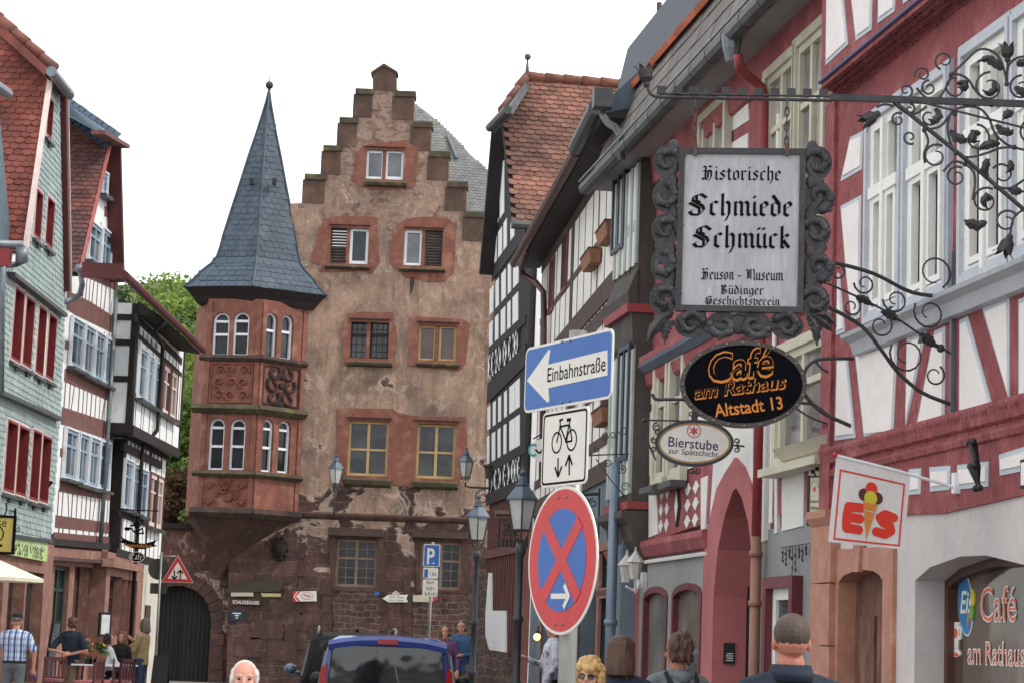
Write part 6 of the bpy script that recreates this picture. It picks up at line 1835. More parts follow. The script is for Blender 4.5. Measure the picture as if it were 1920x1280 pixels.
for (u, va, vb, up) in ((533, 1145, 1258, 0), (600, 1128, 1248, 1)):
 a = g_(u, va); b = g_(u, vb); prism(bk, seg(a, b, .010), 0, .0013)
 tip = a if up else b; sg = -1 if up else 1
 for dx in (-.03, .03): prism(bk, seg((tip[0], tip[1] + sg * .0), (tip[0] + dx, tip[1] + sg * .042), .010), 0, .0016 + dx * .005)
obj('bicycle_and_arrows', bk, m_sk, bp_)
c = T1.px(1053.5, 1049)
R3 = .305
bm = B(); prism(bm, disc(c[0], c[1], R3, k=48), -.006, 0); ns = obj('no_stopping_sign', bm, m_sw, sp)
flat('red_disc', [disc(c[0], c[1], R3 - .013, k=48)], .0005, m_sr, ns, .001)
flat('blue_disc', [disc(c[0], c[1], .212, k=48)], .0018, m_sb, ns, .001)
bars = []
for sg in (1, -1):
 d = Vector((sg * .2, .2)); bars.append(seg((c[0] - d.x * .77, c[1] - d.y * .77), (c[0] + d.x * .77, c[1] + d.y * .77), .062))
flat('red_cross', bars, .003, m_sr, ns, .001)
ar = [T1.px(1035, 1117), T1.px(1068, 1117)]
bm = B(); prism(bm, seg(ar[0], (ar[1][0] + .02, ar[0][1]), .022), .0045, .0055); tip = (ar[1][0] - .004, ar[0][1] + .0)
prism(bm, seg((tip[0], tip[1] - .004), (tip[0] + .045, tip[1] + .046), .022), .0045, .0057); prism(bm, seg((tip[0], tip[1] + .004), (tip[0] + .045, tip[1] - .046), .022), .0045, .0059); obj('white_arrow', bm, m_sw, ns)
bm = B()
for u, v in ((1047, 932), (1062, 931), (1041, 1170), (1055, 1170)):
 s, z = T1.px(u, v); ball(bm, (s, .003, z), .006, 6)
obj('bolt', bm, m_alu, ns)
# ================================================================== wrought iron bracket and the forge sign
p = at(1390, 430, 12.2)
A1 = Fac((p.x, p.y), (-1, .03))
brk = A1.root('wrought_iron_bracket', 'large forged scroll bracket with leaves and tulip flowers high on the red timbered house', 'bracket')
ZB = lambda u: 178 + (u - 1240) * .028
bm = B()
rod(bm, A1, [(1214, 160), (1217, 172), (1228, 181), (1260, 183), (1420, 186), (1560, 189)], .0, .010, 8, 3)
rod(bm, A1, [(1236, 176), (1420, 179), (1556, 181)], 0, .007, 6, 1)
a = A1.px(1556, 183); b = A1.px(2080, 201)
prism(bm, [(a[0], a[1] - .018), (b[0], b[1] - .018), (b[0], b[1] + .02), (a[0], a[1] + .02)], -.014, .014)
rod(bm, A1, [(1675, 190), (1800, 290), (1930, 402), (2060, 500)], 0, .013, 6, 1); rod(bm, A1, [(1694, 184), (1920, 240), (2060, 276)], .012, .007, 6, 1)
a = A1.px(2078, 180); box(bm, a[0] - .03, a[0] + .0, -.03, .03, a[1] - 1.2, a[1] + .3)
obj('bars', bm, m_iron, brk)
bm = B()
for k in range(11):
 u = 1240 + k * 30.4; s0, z1 = A1.px(u - 8, 162 + k * .55); s1, z0 = A1.px(u + 8, 174 + k * .55)
 box(bm, s0, s1, -.011, .011, z0 - .01, z1)
obj('crest', bm, m_iron, brk)
bm = B()
U = lambda x, y: (1500 + x / 3.2, y / 3.2)
for x, y, r_, a0, tn, d, e in ((635, 545, 46, 270, 1.15, 1, .25), (735, 450, 50, 200, 1.2, -1, .3), (775, 530, 50, 90, 1.2, 1, .3), (865, 365, 60, 250, 1.1, -1, .35), (935, 530, 66, 90, .95, 1, .5), (1140, 525, 96, 90, 1.1, 1, .4),
                           (660, 655, 32, 90, 1.2, -1, .25), (590, 720, 46, 60, 1.1, 1, .3), (775, 705, 60, 60, 1.0, -1, .45), (660, 825, 44, 300, 1.1, -1, .3), (815, 940, 78, 60, 1.1, 1, .4), (1060, 830, 86, 90, 1.0, -1, .45), (940, 1062, 66, 60, 1.2, 1, .35),
                           (1115, 1205, 84, 60, 1.15, 1, .4), (1215, 1045, 66, 150, .9, -1, .5), (1330, 530, 80, 90, 1.1, 1, .4), (1400, 800, 90, 90, 1.1, 1, .4), (1240, 1330, 74, 30, 1.2, 1, .35), (1440, 420, 80, 200, 1.1, -1, .35)):
 u, v = U(x, y); spiral(bm, A1, u, v, r_ / 3.2, .004 * ((int(x) % 3) - 1), a0, tn, d, .0075, e)
for pl in ([(905, 452), (980, 380), (1060, 305), (1130, 300), (1190, 340), (1225, 420), (1240, 505)], [(700, 530), (760, 590), (830, 590), (890, 500), (905, 452), (960, 450), (1010, 480), (1050, 540), (1100, 590), (1150, 605)], [(560, 620), (640, 680), (700, 680), (760, 640)],
           [(745, 780), (840, 760), (900, 690), (940, 655), (1020, 640), (1090, 660), (1140, 720)], [(745, 780), (770, 850), (745, 920), (750, 980)], [(900, 690), (885, 760), (900, 850), (940, 920), (1010, 945), (1120, 920), (1200, 890), (1285, 885)], [(1140, 720), (1170, 800), (1230, 860), (1285, 885), (1344, 900)],
           [(990, 985), (920, 970), (860, 1030)], [(990, 985), (1040, 1030), (1050, 1100), (1035, 1200)], [(1175, 1120), (1260, 1130), (1344, 1080)], [(1240, 505), (1250, 400), (1300, 350), (1360, 340)], [(560, 640), (540, 632), (500, 628), (460, 645)]):
 rod(bm, A1, [U(*q) for q in pl], .0, .0075)
for x, y in ((905, 450), (790, 605), (745, 782), (935, 920), (990, 985), (1175, 1120), (1240, 505), (1285, 885), (1150, 630), (1020, 632), (930, 685), (600, 605)):
 u, v = U(x, y); s, z = A1.px(u, v); ball(bm, (s, .0, z), .016, 6)
obj('scrolls', bm, m_iron, brk)
bm = B()
for pl, w in (([(1215, 420), (1180, 390), (1120, 355), (1065, 370)], .022), ([(905, 780), (935, 830), (985, 845), (1000, 830)], .022), ([(1200, 860), (1150, 865), (1095, 885), (1080, 905)], .02), ([(1280, 670), (1240, 690), (1215, 720)], .02), ([(1180, 750), (1210, 790), (1260, 800), (1280, 780)], .02),
              ([(1125, 1080), (1105, 1020), (1120, 970), (1140, 955)], .018), ([(1255, 1130), (1290, 1150), (1344, 1150)], .022), ([(1120, 1330), (1060, 1360), (1010, 1340), (985, 1320)], .024), ([(940, 500), (990, 500), (985, 540), (945, 520)], .018), ([(1160, 490), (1170, 540), (1130, 570), (1095, 540)], .016),
              ([(820, 650), (835, 700), (800, 735), (770, 715)], .018), ([(1085, 800), (1040, 800), (1030, 850), (1080, 850)], .018), ([(1150, 1200), (1120, 1180), (1095, 1215), (1130, 1260)], .018), ([(1260, 960), (1265, 1010), (1235, 1040)], .016), ([(1300, 390), (1330, 380), (1380, 400)], .02), ([(1290, 520), (1330, 560), (1390, 560)], .02)):
 leaf(bm, A1, [U(*q) for q in pl], .004, w * 1.35)
obj('leaves', bm, m_iron, brk)
def flower(name, F, u, v, size, ax, parent, n=.0):
 """an open tulip of six bent petals; ax = pixel direction it opens to"""
 s, z = F.px(u, v, n); e = F.px(u + ax[0], v + ax[1], n)
 d = Vector((e[0] - s, 0, e[1] - z)).normalized(); side = d.cross(Vector((0, 1, 0))); bm = B()
 for k in range(6):
  a = k * math.pi / 3; o_ = side * math.cos(a) + Vector((0, 1, 0)) * math.sin(a); t_ = d.cross(o_)
  rows = []
  for t, rr, w in ((0, .08, .10), (.35, .34, .24), (.7, .38, .26), (.95, .42, .16), (1.15, .62, .03)):
   c = Vector((s, n, z)) + d * (t * size) + o_ * (rr * size)
   rows.append([bm.verts.new(c - t_ * w * size), bm.verts.new(c + o_ * .05 * size), bm.verts.new(c + t_ * w * size)])
  for i in range(4):
   for j in range(2): bm.faces.new((rows[i][j], rows[i][j + 1], rows[i + 1][j + 1], rows[i + 1][j]))
 ball(bm, (s, n, z), size * .22, 8)
 return obj(name, bm, m_iron, parent)
flower('tulip', A1, 1889, 112, .085, (0, -10), brk); flower('tulip', A1, 1645, 214, .095, (-10, 6), brk); flower('tulip', A1, 1212, 158, .1, (-1, -10), brk); flower('tulip', A1, 1893, 445, .1, (-4, 10), brk)
bm = B(); rod(bm, A1, [(1888, 150), (1889, 112)], 0, .006, 6, 1); rod(bm, A1, [(1893, 445), (1900, 410), (1916, 395)], 0, .007); obj('flower_stems', bm, m_iron, brk)
# hanging forge sign
p = at(1390, 430, 12.15)
A2 = Fac((p.x, p.y), (-.9925, .122))
fs = A2.root('forge_sign', 'grey hanging board lettered Historische Schmiede Schmück in a scrolled iron frame, on chains', 'sign')
s0, z0, s1, z1 = quadbox(A2, (1271, 280), (1509, 279), (1508, 587), (1269, 584))
sa, sb = sorted((s0, s1))
m_board = mat('grey_board_paint', (176, 176, 178), (162, 163, 166), (184, 184, 184), scale=5, rough=.7, stretch=(3, 1, .6), dirt=.22, bump=.1)
bm = B(); box(bm, sa + .02, sb - .02, -.02, .008, z0 + .02, z1 - .02); bd = obj('board', bm, m_board, fs)
bm = B(); ring(bm, sa, z0, sb, z1, .034, -.03, .024); obj('frame', bm, m_iron, fs)
bm = B()
for word, u0, u1, vb, ch in (('Historische', 1316, 1466, 338, 27), ('Schmiede', 1291, 1489, 405, 41), ('Schmück', 1299, 1485, 465, 41), ('Heuson - Museum', 1315, 1469, 525, 21), ('Büdinger', 1350, 1433, 552, 17), ('Geschichtsverein', 1322, 1463, 572, 16)):
 b2 = blackletter(word, u0, u1, A2, vb, ch / 328.0, .0095, .21); t_ = bpy.data.meshes.new('t'); b2.to_mesh(t_); bm.from_mesh(t_); bpy.data.meshes.remove(t_); b2.free()
obj('lettering', bm, m_sk, bd)
bm = B()
def acanthus(bm, s, z, r, a0, d, n=.0):
 """fat rolled leaf: tapering spiral band with lobes"""
 k = 16; pts = []; rs = []
 for i in range(k + 1):
  t = i / k; a = a0 + d * 2.35 * math.pi * t * .62 * 1.2; q = r * (1 - .66 * t)
  pts.append((s + q * math.cos(a), n + .03 * math.sin(t * 3.1), z + q * math.sin(a))); rs.append(r * (.36 - .16 * t))
 tube(bm, pts, rs, 8); ball(bm, pts[-1], rs[-1] * 1.25, 8)
 for i in (2, 5, 8, 11):
  p_ = Vector(pts[i]); o_ = (p_ - Vector((s, n, z))).normalized()
  ball(bm, p_ + o_ * rs[i] * .75, rs[i] * .72, 7, (1, .7, 1))
 for i in (1, 4, 7): ball(bm, Vector(pts[i]) * 1.0 + Vector((0, .02, 0)), rs[i] * .8, 7, (1, .8, 1))
nsd = 5
for side in (0, 1):
 sx = (sb + .075) if side == 0 else (sa - .075)
 for k in range(nsd):
  z = z0 + .07 + (z1 - z0 - .15) * k / (nsd - 1)
  acanthus(bm, sx + (.008 if k % 2 else -.01) * (1 if side == 0 else -1), z, .078, rad(90 if k % 2 else 200) + (0 if side == 0 else math.pi), (1 if k % 2 else -1) * (1 if side == 0 else -1))
  ball(bm, (sx - (.04 if side == 0 else -.04), 0, z + .09), .035, 7, (1, .6, 1.3))
 pts = [(sx + .05 * math.sin(t * 1.9) * (1 if side == 0 else -1) - (.02 if side == 0 else -.02), -.01, z0 - .0 + (z1 - z0) * t / 10) for t in range(11)]
 tube(bm, pts, .03, 8)
for k in range(4):
 s = sa + .09 + (sb - sa - .18) * k / 3
 acanthus(bm, s, z0 - .075, .078, rad(180 if k % 2 else 20), 1 if k < 2 else -1)
ball(bm, ((sa + sb) / 2, 0, z0 - .07), .06, 8, (1, .6, 1)); tube(bm, [(sa + .03, -.01, z0 - .06), ((sa + sb) / 2, -.01, z0 - .1), (sb - .03, -.01, z0 - .06)], .03, 8)
for side in (0, 1):
 sx = (sb + .07) if side == 0 else (sa - .07)
 for k in range(nsd):
  z = z0 + .07 + (z1 - z0 - .15) * k / (nsd - 1); d_ = disc(sx, z, .082, .1, 18); h_ = disc(sx + (.022 if (k + side) % 2 else -.018), z - .02, .02, .026, 10)
  holed(bm, d_, [h_], .002 + .001 * (k % 2), -.012)
for k in range(4): s = sa + .09 + (sb - sa - .18) * k / 3; holed(bm, disc(s, z0 - .075, .095, .078, 18), [disc(s + .02, z0 - .08, .02, .018, 10)], .002 + .001 * (k % 2), -.012)
bm.transform(Matrix.Diagonal((1, .5, 1, 1))); obj('scroll_frame', bm, m_iron, fs, True)
bm = B()
for pl, w in (([(1262, 585), (1240, 600), (1222, 625), (1215, 640)], .035), ([(1262, 600), (1248, 618), (1246, 645)], .03), ([(1515, 590), (1530, 612), (1532, 648)], .035), ([(1520, 590), (1545, 605), (1562, 622)], .03), ([(1524, 592), (1550, 592), (1568, 612)], .022)):
 leaf(bm, A2, pl, .01, w, .01, .03)
obj('corner_leaves', bm, m_iron, fs)
def chain(name, F, u, v0, v1, parent):
 bm = B(); sA, zA = F.px(u, v0); sB, zB_ = F.px(u, v1); s = sA; n_ = max(2, int((zA - zB_) / .042)); st = (zA - zB_) / n_
 for i in range(n_):
  c = zA - st * (i + .5); pts = []
  for k in range(11):
   a = k * 2 * math.pi / 10; w = .012 * math.cos(a); h = st * .68 * math.sin(a)
   pts.append((s + (w if i % 2 else 0), (0 if i % 2 else w), c + h))
  tube(bm, pts, .0042, 5, False)
 return obj(name, bm, mat('rusty_chain', (92, 66, 58), (70, 54, 50), scale=20, rough=.8), parent)
for u in (1304, 1476):
 chain('chain', A2, u, 190, 272, fs)
 s, z = A2.px(u, 284, .03); bm = B(); box(bm, s - .012, s + .012, .02, .034, z - .025, z + .045); obj('hanger', bm, MATS['rusty_chain'], fs)
# lower scroll bracket on the wall plate
wp = F4.M @ Vector((F4.px(1785, 640, .02)[0], .02, 0))
A3 = Fac((wp.x, wp.y), (-.987, -.156))
A3 = Fac((wp.x, wp.y), (-.987, -.156))
b2_ = A3.root('scroll_bracket', 'flat scrolled iron bracket on an upright wall bar under the red timbered house sill', 'bracket')
bm = B(); z1 = A3.px(1785, 472)[1]; z0 = A3.px(1785, 800)[1]
box(bm, -.018, .012, -.02, .02, z0, z1); bar_ = obj('wall_bar', bm, mat('grey_iron', (110, 112, 122), (96, 98, 108), rough=.5), b2_)
bm = B()
Q = lambda x, y: (1500 + x / 2.845, 380 + y / 2.845)
rod(bm, A3, [Q(*q) for q in ((60, 300), (180, 320), (395, 380), (600, 480), (800, 503))], 0, .014); rod(bm, A3, [Q(*q) for q in ((60, 520), (180, 572), (330, 660), (430, 780), (520, 900), (650, 1010), (808, 1075))], 0, .014)
rod(bm, A3, [Q(*q) for q in ((60, 400), (190, 450), (440, 570), (640, 700), (810, 808))], 0, .008)
for x, y, r_, a0, tn, d, e in ((345, 432, 58, 180, 1.25, 1, .3), (275, 556, 52, 60, 1.3, -1, .3), (510, 520, 70, 180, 1.25, 1, .3), (430, 655, 70, 90, 1.2, -1, .35), (692, 588, 88, 150, 1.25, 1, .35), (718, 372, 88, 300, .95, 1, .6), (572, 810, 96, 150, 1.3, 1, .45), (718, 920, 56, 60, 1.1, -1, .45), (200, 370, 40, 60, 1.0, -1, .5)):
 u, v = Q(x, y); spiral(bm, A3, u, v, r_ / 2.845, 0, a0, tn, d, .008, e)
obj('scrolls', bm, m_iron, b2_)
bm = B()
for pl, w in (([(300, 500), (350, 520), (390, 550)], .03), ([(440, 580), (490, 600), (530, 630)], .035), ([(640, 700), (690, 735), (730, 770)], .04), ([(660, 700), (640, 740), (632, 750)], .015), ([(470, 580), (480, 560), (500, 555)], .012)): leaf(bm, A3, [Q(*q) for q in pl], .0, w, .012, .01)
s, z = A3.px(*Q(750, 776)); ball(bm, (s, 0, z), .03, 8); s, z = A3.px(*Q(360, 530)); ball(bm, (s, 0, z), .022, 8)
obj('leaves', bm, m_iron, b2_)
# ================================================================== black oval cafe sign
p = at(1395, 720, 16.7)
A4 = Fac((p.x, p.y), (-1, -.02))
cs = A4.root('oval_cafe_sign', 'black oval sign with orange Café am Rathaus lettering below the grey forge sign', 'sign')
def ovalsign(F, parent, u, v, apx, bpx, rim, m_rim, m_face, tilt=0.0):
 s, z = F.px(u, v); a = abs(F.px(u + apx, v)[0] - s); b = abs(F.px(u, v + bpx)[1] - z)
 E = lambda a_, b_: [(s + a_ * math.cos(t * math.pi / 24) * math.cos(tilt) - b_ * math.sin(t * math.pi / 24) * math.sin(tilt), z + a_ * math.cos(t * math.pi / 24) * math.sin(tilt) + b_ * math.sin(t * math.pi / 24) * math.cos(tilt)) for t in range(48)]
 bm = B(); prism(bm, E(a - rim * .5, b - rim * .5), -.02, .006); f = obj('face', bm, m_face, parent)
 bm = B(); holed(bm, E(a, b), [E(a - rim, b - rim)], .016, -.03); obj('rim', bm, m_rim, parent)
 return s, z, a, b, E, f
m_navy = matte(mat('blackboard_blue', (16, 16, 24), (12, 12, 18)), .1)
s, z, a, b, E, face = ovalsign(A4, cs, 1394, 720, 119, 82, .036, mat('weathered_rim', (92, 84, 80), (76, 70, 68), scale=6, rough=.6, metal=.2), m_navy, -.04)
bm = B()
for t in range(24):
 q = E(a - .018, b - .018)[t * 2]; ball(bm, (q[0], .017, q[1]), .011, 6)
obj('rivet', bm, m_alu, cs)
m_oran = mat('orange_paint', (232, 142, 48), (222, 132, 42), rough=.5)
for txt, u, v, w, h, rot, off, sh in (('Café', 1390, 684, 128, 60, .16, .03, .25), ('am Rathaus', 1388, 726, 178, 28, .16, .03, .3)):
 s, z = A4.px(u, v)
 bm = fit_text(txt, w / 239.5, h / 239.5, s, z, .0075, offset=off, shear=sh, rot=rot); obj('lettering_outline', bm, m_oran, face)
 bm = fit_text(txt, w / 239.5 * (.955 if txt == 'Café' else .975), h / 239.5 * .86, s + .004, z + .004, .0095, offset=off * .12, shear=sh, rot=rot); obj('lettering_core', bm, m_navy, face)
s, z = A4.px(1403, 762); bm = fit_text('Altstadt 13', 130 / 239.5, 25 / 239.5, s, z, .0075, offset=.015, rot=.16); obj('address_lettering', bm, m_oran, face)
bm = B()
rod(bm, A4, [(1505, 712), (1512, 690), (1528, 676), (1552, 672), (1600, 672)], -.012, .014); rod(bm, A4, [(1506, 735), (1525, 758), (1552, 778), (1600, 800)], -.012, .016); rod(bm, A4, [(1500, 755), (1525, 758), (1552, 776)], -.012, .012)
rod(bm, A4, [(1494, 766), (1520, 782), (1552, 794)], -.012, .008); spiral(bm, A4, 1546, 798, 6, -.012, 0, 1.3, 1, .006); rod(bm, A4, [(1530, 678), (1540, 690), (1554, 698)], -.012, .009)
rod(bm, A4, [(1222, 738), (1226, 744), (1232, 748), (1262, 748), (1300, 749)], -.03, .013); spiral(bm, A4, 1303, 775, 8, -.02, 90, 1.3, -1, .007)
obj('arms', bm, m_iron, cs)
# ================================================================== small cream oval sign
p = at(1302, 830, 20.0)
A5 = Fac((p.x, p.y), (-1, .03))
bs_ = A5.root('oval_beer_sign', 'cream oval sign lettered Bierstube zur Spätschicht with a gold line and red star', 'sign')
m_ov = mat('cream_enamel', (226, 222, 214), (218, 214, 206), rough=.4)
s, z, a, b, E, face = ovalsign(A5, bs_, 1302, 830, 74, 44, .028, mat('dark_green_rim', (52, 58, 62), (42, 46, 50), rough=.5), m_ov, -.04)
bm = B(); holed(bm, E(a - .03, b - .03), [E(a - .048, b - .046)], .009, .004); obj('gold_line', bm, mat('gold_line', (176, 140, 84), (160, 124, 70), rough=.4), face)
m_nt = mat('navy_lettering', (40, 34, 84), (36, 30, 76), rough=.5)
s_, z_ = A5.px(1300, 831); obj('lettering', fit_text('Bierstube', 94 / 200.0, 19 / 200.0, s_, z_, .0075, offset=.008, rot=-.05), m_nt, face)
s_, z_ = A5.px(1300, 849); obj('small_lettering', fit_text('zur Spätschicht', 94 / 200.0, 14 / 200.0, s_, z_, .0075, rot=-.05), m_sk, face)
s_, z_ = A5.px(1301, 807); bm = B(); holed(bm, disc(s_, z_, .066), [disc(s_, z_, .058)], .0085, .006)
prism(bm, [(s_ + (.052 if k % 2 == 0 else .022) * math.sin(k * math.pi / 6), z_ + (.052 if k % 2 == 0 else .022) * math.cos(k * math.pi / 6)) for k in range(12)], .006, .0086); obj('star_emblem', bm, mat('brick_red_paint', (190, 70, 56), (180, 62, 50), rough=.5), face)
bm = B(); rod(bm, A5, [(1207, 787), (1262, 788), (1300, 790)], -.01, .008, 6, 1); s_, z_ = A5.px(1208, 787); ball(bm, (s_, -.01, z_), .02, 8)
for u, v, r_, a0, d in ((1232, 800, 9, 90, 1), (1234, 808, 7, 0, -1), (1297, 776, 6, 0, 1), (1308, 776, 6, 180, -1), (1381, 826, 6, 270, 1), (1381, 842, 6, 90, -1), (1226, 825, 6, 90, 1), (1226, 842, 6, 270, -1), (1297, 882, 6, 0, -1), (1308, 882, 6, 180, 1)): spiral(bm, A5, u, v, r_, -.005, a0, 1.3, d, .008, .3, 12)
rod(bm, A5, [(1376, 834), (1396, 836)], 0, .009, 6, 1); s_, z_ = A5.px(1302, 787); box(bm, s_ - .03, s_ + .03, -.01, .02, z_ - .02, z_ + .06); rod(bm, A5, [(1212, 787), (1216, 830), (1230, 862)], -.01, .008)
obj('bracket', bm, m_iron, bs_)
# ================================================================== ice cream flag
wp = F4.M @ Vector((F4.px(1790, 903, .03)[0], .03, 0))
A6 = Fac((wp.x, wp.y), (-.987, -.156))
fl = A6.root('ice_cream_flag', 'white EIS flag with a red border and ice cream cone on a slanting white pole', 'flag')
bm = B(); rod(bm, A6, [(1566, 853), (1680, 881), (1788, 912)], 0, .011, 10, 1); obj('pole', bm, m_wwhite, fl)
bm = B(); s, z = A6.px(1566, 852); ball(bm, (s, 0, z), .018, 8); obj('knob', bm, m_sr, fl)
bm = B(); a_ = A6.px(1790, 905); box(bm, a_[0] - .03, a_[0] + .012, -.03, .03, a_[1] - .07, a_[1] + .07); obj('wall_plate', bm, m_wwhite, fl)
co = [A6.px(*q) for q in ((1568, 856), (1707, 890), (1695, 1029), (1552, 1015))]
def fpt(x, y, n):   # x 0..1 left to right, y 0..1 top to bottom
 t = Vector(co[0]).lerp(Vector(co[1]), x); b_ = Vector(co[3]).lerp(Vector(co[2]), x); q = t.lerp(b_, y)
 return Vector((q.x, n + .012 * math.sin(x * 5 + y * 1.5) * y, q.y))
bm = B(); N_ = 12
for sd in (0, 1):
 gv = [[bm.verts.new(fpt(i / N_, j / N_, -.003 * sd)) for i in range(N_ + 1)] for j in range(N_ + 1)]
 for j in range(N_):
  for i in range(N_): bm.faces.new((gv[j][i], gv[j][i + 1], gv[j + 1][i + 1], gv[j + 1][i]))
cl = obj('cloth', bm, mat('flag_cloth', (226, 222, 220), (218, 214, 212), rough=.8), fl, True)
def fflat(name, polys, n, m):
 """flat print following the cloth"""
 bm = B()
 for q in polys: bm.faces.new([bm.verts.new(fpt(x, y, n)) for x, y in q])
 return obj(name, bm, m, cl)
def strip(x0, y0, x1, y1, w, k=10):
 r = []
 for i in range(k):
  a = i / k; b_ = (i + 1) / k
  if abs(x1 - x0) > abs(y1 - y0): r.append([(x0 + (x1 - x0) * a, y0), (x0 + (x1 - x0) * b_, y0), (x0 + (x1 - x0) * b_, y0 + w), (x0 + (x1 - x0) * a, y0 + w)])
  else: r.append([(x0, y0 + (y1 - y0) * a), (x0 + w, y0 + (y1 - y0) * a), (x0 + w, y0 + (y1 - y0) * b_), (x0, y0 + (y1 - y0) * b_)])
 return r
m_fr = mat('flag_red', (226, 60, 38), (216, 54, 34), rough=.7)
fflat('border', strip(.06, .13, .94, .13, .022) + strip(.06, .945, .94, .945, .022) + strip(.06, .152, .06, .945, .022) + strip(.918, .152, .918, .945, .022), .003, m_fr)
def fat(name, pl, w):
 """fat rounded letter: overlapping quads and discs along a stroke"""
 bm = B(); c = 0
 for k in range(len(pl)):
  x, y = pl[k]; yy = .004 + .00012 * (c % 5); c += 1
  bm.faces.new([bm.verts.new(fpt(x + w * .5 * math.cos(t * math.pi / 8), y + w * .5 * math.sin(t * math.pi / 8), yy)) for t in range(16)])
  if k + 1 < len(pl):
   q = seg(pl[k], pl[k + 1], w); yy = .004 + .00012 * (c % 5); c += 1
   bm.faces.new([bm.verts.new(fpt(a_, b_, yy)) for a_, b_ in q])
 return obj(name, bm, m_fr, cl)
fat('letter_e', [(.385, .545), (.22, .555), (.205, .68), (.385, .68), (.205, .68), (.215, .81), (.385, .815)], .115)
fat('letter_s', [(.83, .60), (.72, .575), (.65, .625), (.70, .685), (.79, .715), (.81, .775), (.74, .83), (.62, .81)], .118)
dsc = lambda x, y, r: [[(x + r * math.cos(k * math.pi / 10), y + r * 1.02 * math.sin(k * math.pi / 10)) for k in range(20)]]
fflat('brown_scoops', dsc(.41, .375, .075) + dsc(.59, .39, .075), .0035, mat('cocoa', (92, 46, 40), rough=.7)); fflat('red_scoop', dsc(.5, .285, .08), .0042, m_fr); fflat('yellow_scoop', dsc(.5, .405, .088), .005, MATS['lemon_yellow'])
fflat('cone', [[(.405, .46), (.6, .475), (.497, .93)]], .0056, mat('cone_print', (222, 140, 60), (212, 130, 54), rough=.7)); fflat('cone_band', [[(.414, .56), (.585, .57), (.583, .578), (.416, .57)]], .0062, m_sw)
# ================================================================== beer box sign at the corner
p = at(1535, 935, 17.75)
A7 = Fac((p.x, p.y), (-.75, .66))
bx = A7.root('beer_sign_box', 'narrow upright light box with an oval brewery emblem beside the sandstone corner pilaster', 'sign')
s0, z0, s1, z1 = quadbox(A7, (1517, 898), (1549, 890), (1546, 980), (1519, 986)); sa, sb = sorted((s0, s1))
bm = B(); box(bm, sa, sb, -.06, 0, z0, z1); fc = obj('face', bm, mat('pale_yellow_panel', (214, 212, 184), (204, 204, 180), rough=.5), bx)
bm = B(); box(bm, sb, sb + .02, -.07, .01, z0 - .01, z1 + .01); box(bm, sa, sb + .02, -.07, .01, z1, z1 + .015); obj('frame', bm, m_black, bx)
s_, z_ = (sa + sb) / 2 + .03, (z0 + z1) / 2
bm = B(); holed(bm, disc(s_, z_, (sb - sa) * .36, (z1 - z0) * .44), [disc(s_, z_, (sb - sa) * .34, (z1 - z0) * .43)], .002, 0); obj('oval_line', bm, m_oldfr, fc)
obj('lettering', fit_text('Glaubener', (sb - sa) * .56, .026, s_, z_, .003), m_sk, fc); obj('lettering', fit_text('Hofbräu', (sb - sa) * .5, .034, s_, z_ - .055, .003), m_sk, fc); obj('initial', fit_text('I', .02, .035, s_, z_ + .1, .003), m_fr, fc)
bm = B(); pts = [((1540, 893), (1536, 880), (1531, 878)), ((1543, 892), (1548, 872), (1544, 862), (1552, 850)), ((1530, 895), (1526, 884), (1524, 884))]
for q in pts: rod(bm, A7, q, -.02, .009)
for u, v in ((1532, 878), (1524, 883), (1536, 868)): s_, z_ = A7.px(u, v, -.02); ball(bm, (s_, -.02, z_), .02, 6)
obj('bracket', bm, m_black, bx)
# ================================================================== lamps
m_lg = mat('lantern_milk_glass', (196, 196, 190), (176, 176, 172), rough=.35)
m_lc = mat('lantern_blue_metal', (92, 106, 118), (76, 88, 100), rough=.4, metal=.4)
m_lp = mat('lamp_post_paint', (60, 64, 66), (50, 54, 56), scale=6, rough=.5)
def lantern(root, k, z0, finial=True, glass=None):
 """six sided lantern; k = width of its roof, z0 = foot height"""
 a0 = 0.0
 bm = B(); lathe(bm, [(.27 * k, z0), (.45 * k, z0 + .86 * k)], (0, 0, 0), 6, None, rad(90)); obj('glass', bm, glass or m_lg, root)
 bm = B()
 for i in range(6):
  a = rad(90 + 60 * i); tube(bm, [(.275 * k * math.cos(a), .275 * k * math.sin(a), z0), (.455 * k * math.cos(a), .455 * k * math.sin(a), z0 + .87 * k)], .016 * k + .004, 5)
  b_ = rad(90 + 60 * (i + 1))
  for r_, z in ((.275 * k, z0), (.455 * k, z0 + .87 * k)): tube(bm, [(r_ * math.cos(a), r_ * math.sin(a), z), (r_ * math.cos(b_), r_ * math.sin(b_), z)], .016 * k + .004, 5)
 for i in range(6):
  a = rad(60 * i + 90); tube(bm, [(.27 * k * math.cos(a), .27 * k * math.sin(a), z0), (.2 * k * math.cos(a), .2 * k * math.sin(a), z0 - .2 * k), (.09 * k * math.cos(a), .09 * k * math.sin(a), z0 - .34 * k)], .014 * k + .003, 5)
 obj('lantern_frame', bm, m_lp, root)
 bm = B(); lathe(bm, [(.52 * k, z0 + .86 * k), (.5 * k, z0 + .92 * k), (.22 * k, z0 + 1.25 * k), (.2 * k, z0 + 1.28 * k), (.24 * k, z0 + 1.3 * k), (.17 * k, z0 + 1.34 * k), (.14 * k, z0 + 1.5 * k), (.05 * k, z0 + 1.56 * k)], (0, 0, 0), 6, None, rad(90)); cp = obj('lantern_roof', bm, m_lc, root)
 bm = B(); ball(bm, (0, 0, z0 + 1.66 * k), .09 * k, 8); tube(bm, [(0, 0, z0 + 1.55 * k), (0, 0, z0 + 1.85 * k)], [.03 * k, .008], 6); obj('finial', bm, m_lc, cp)
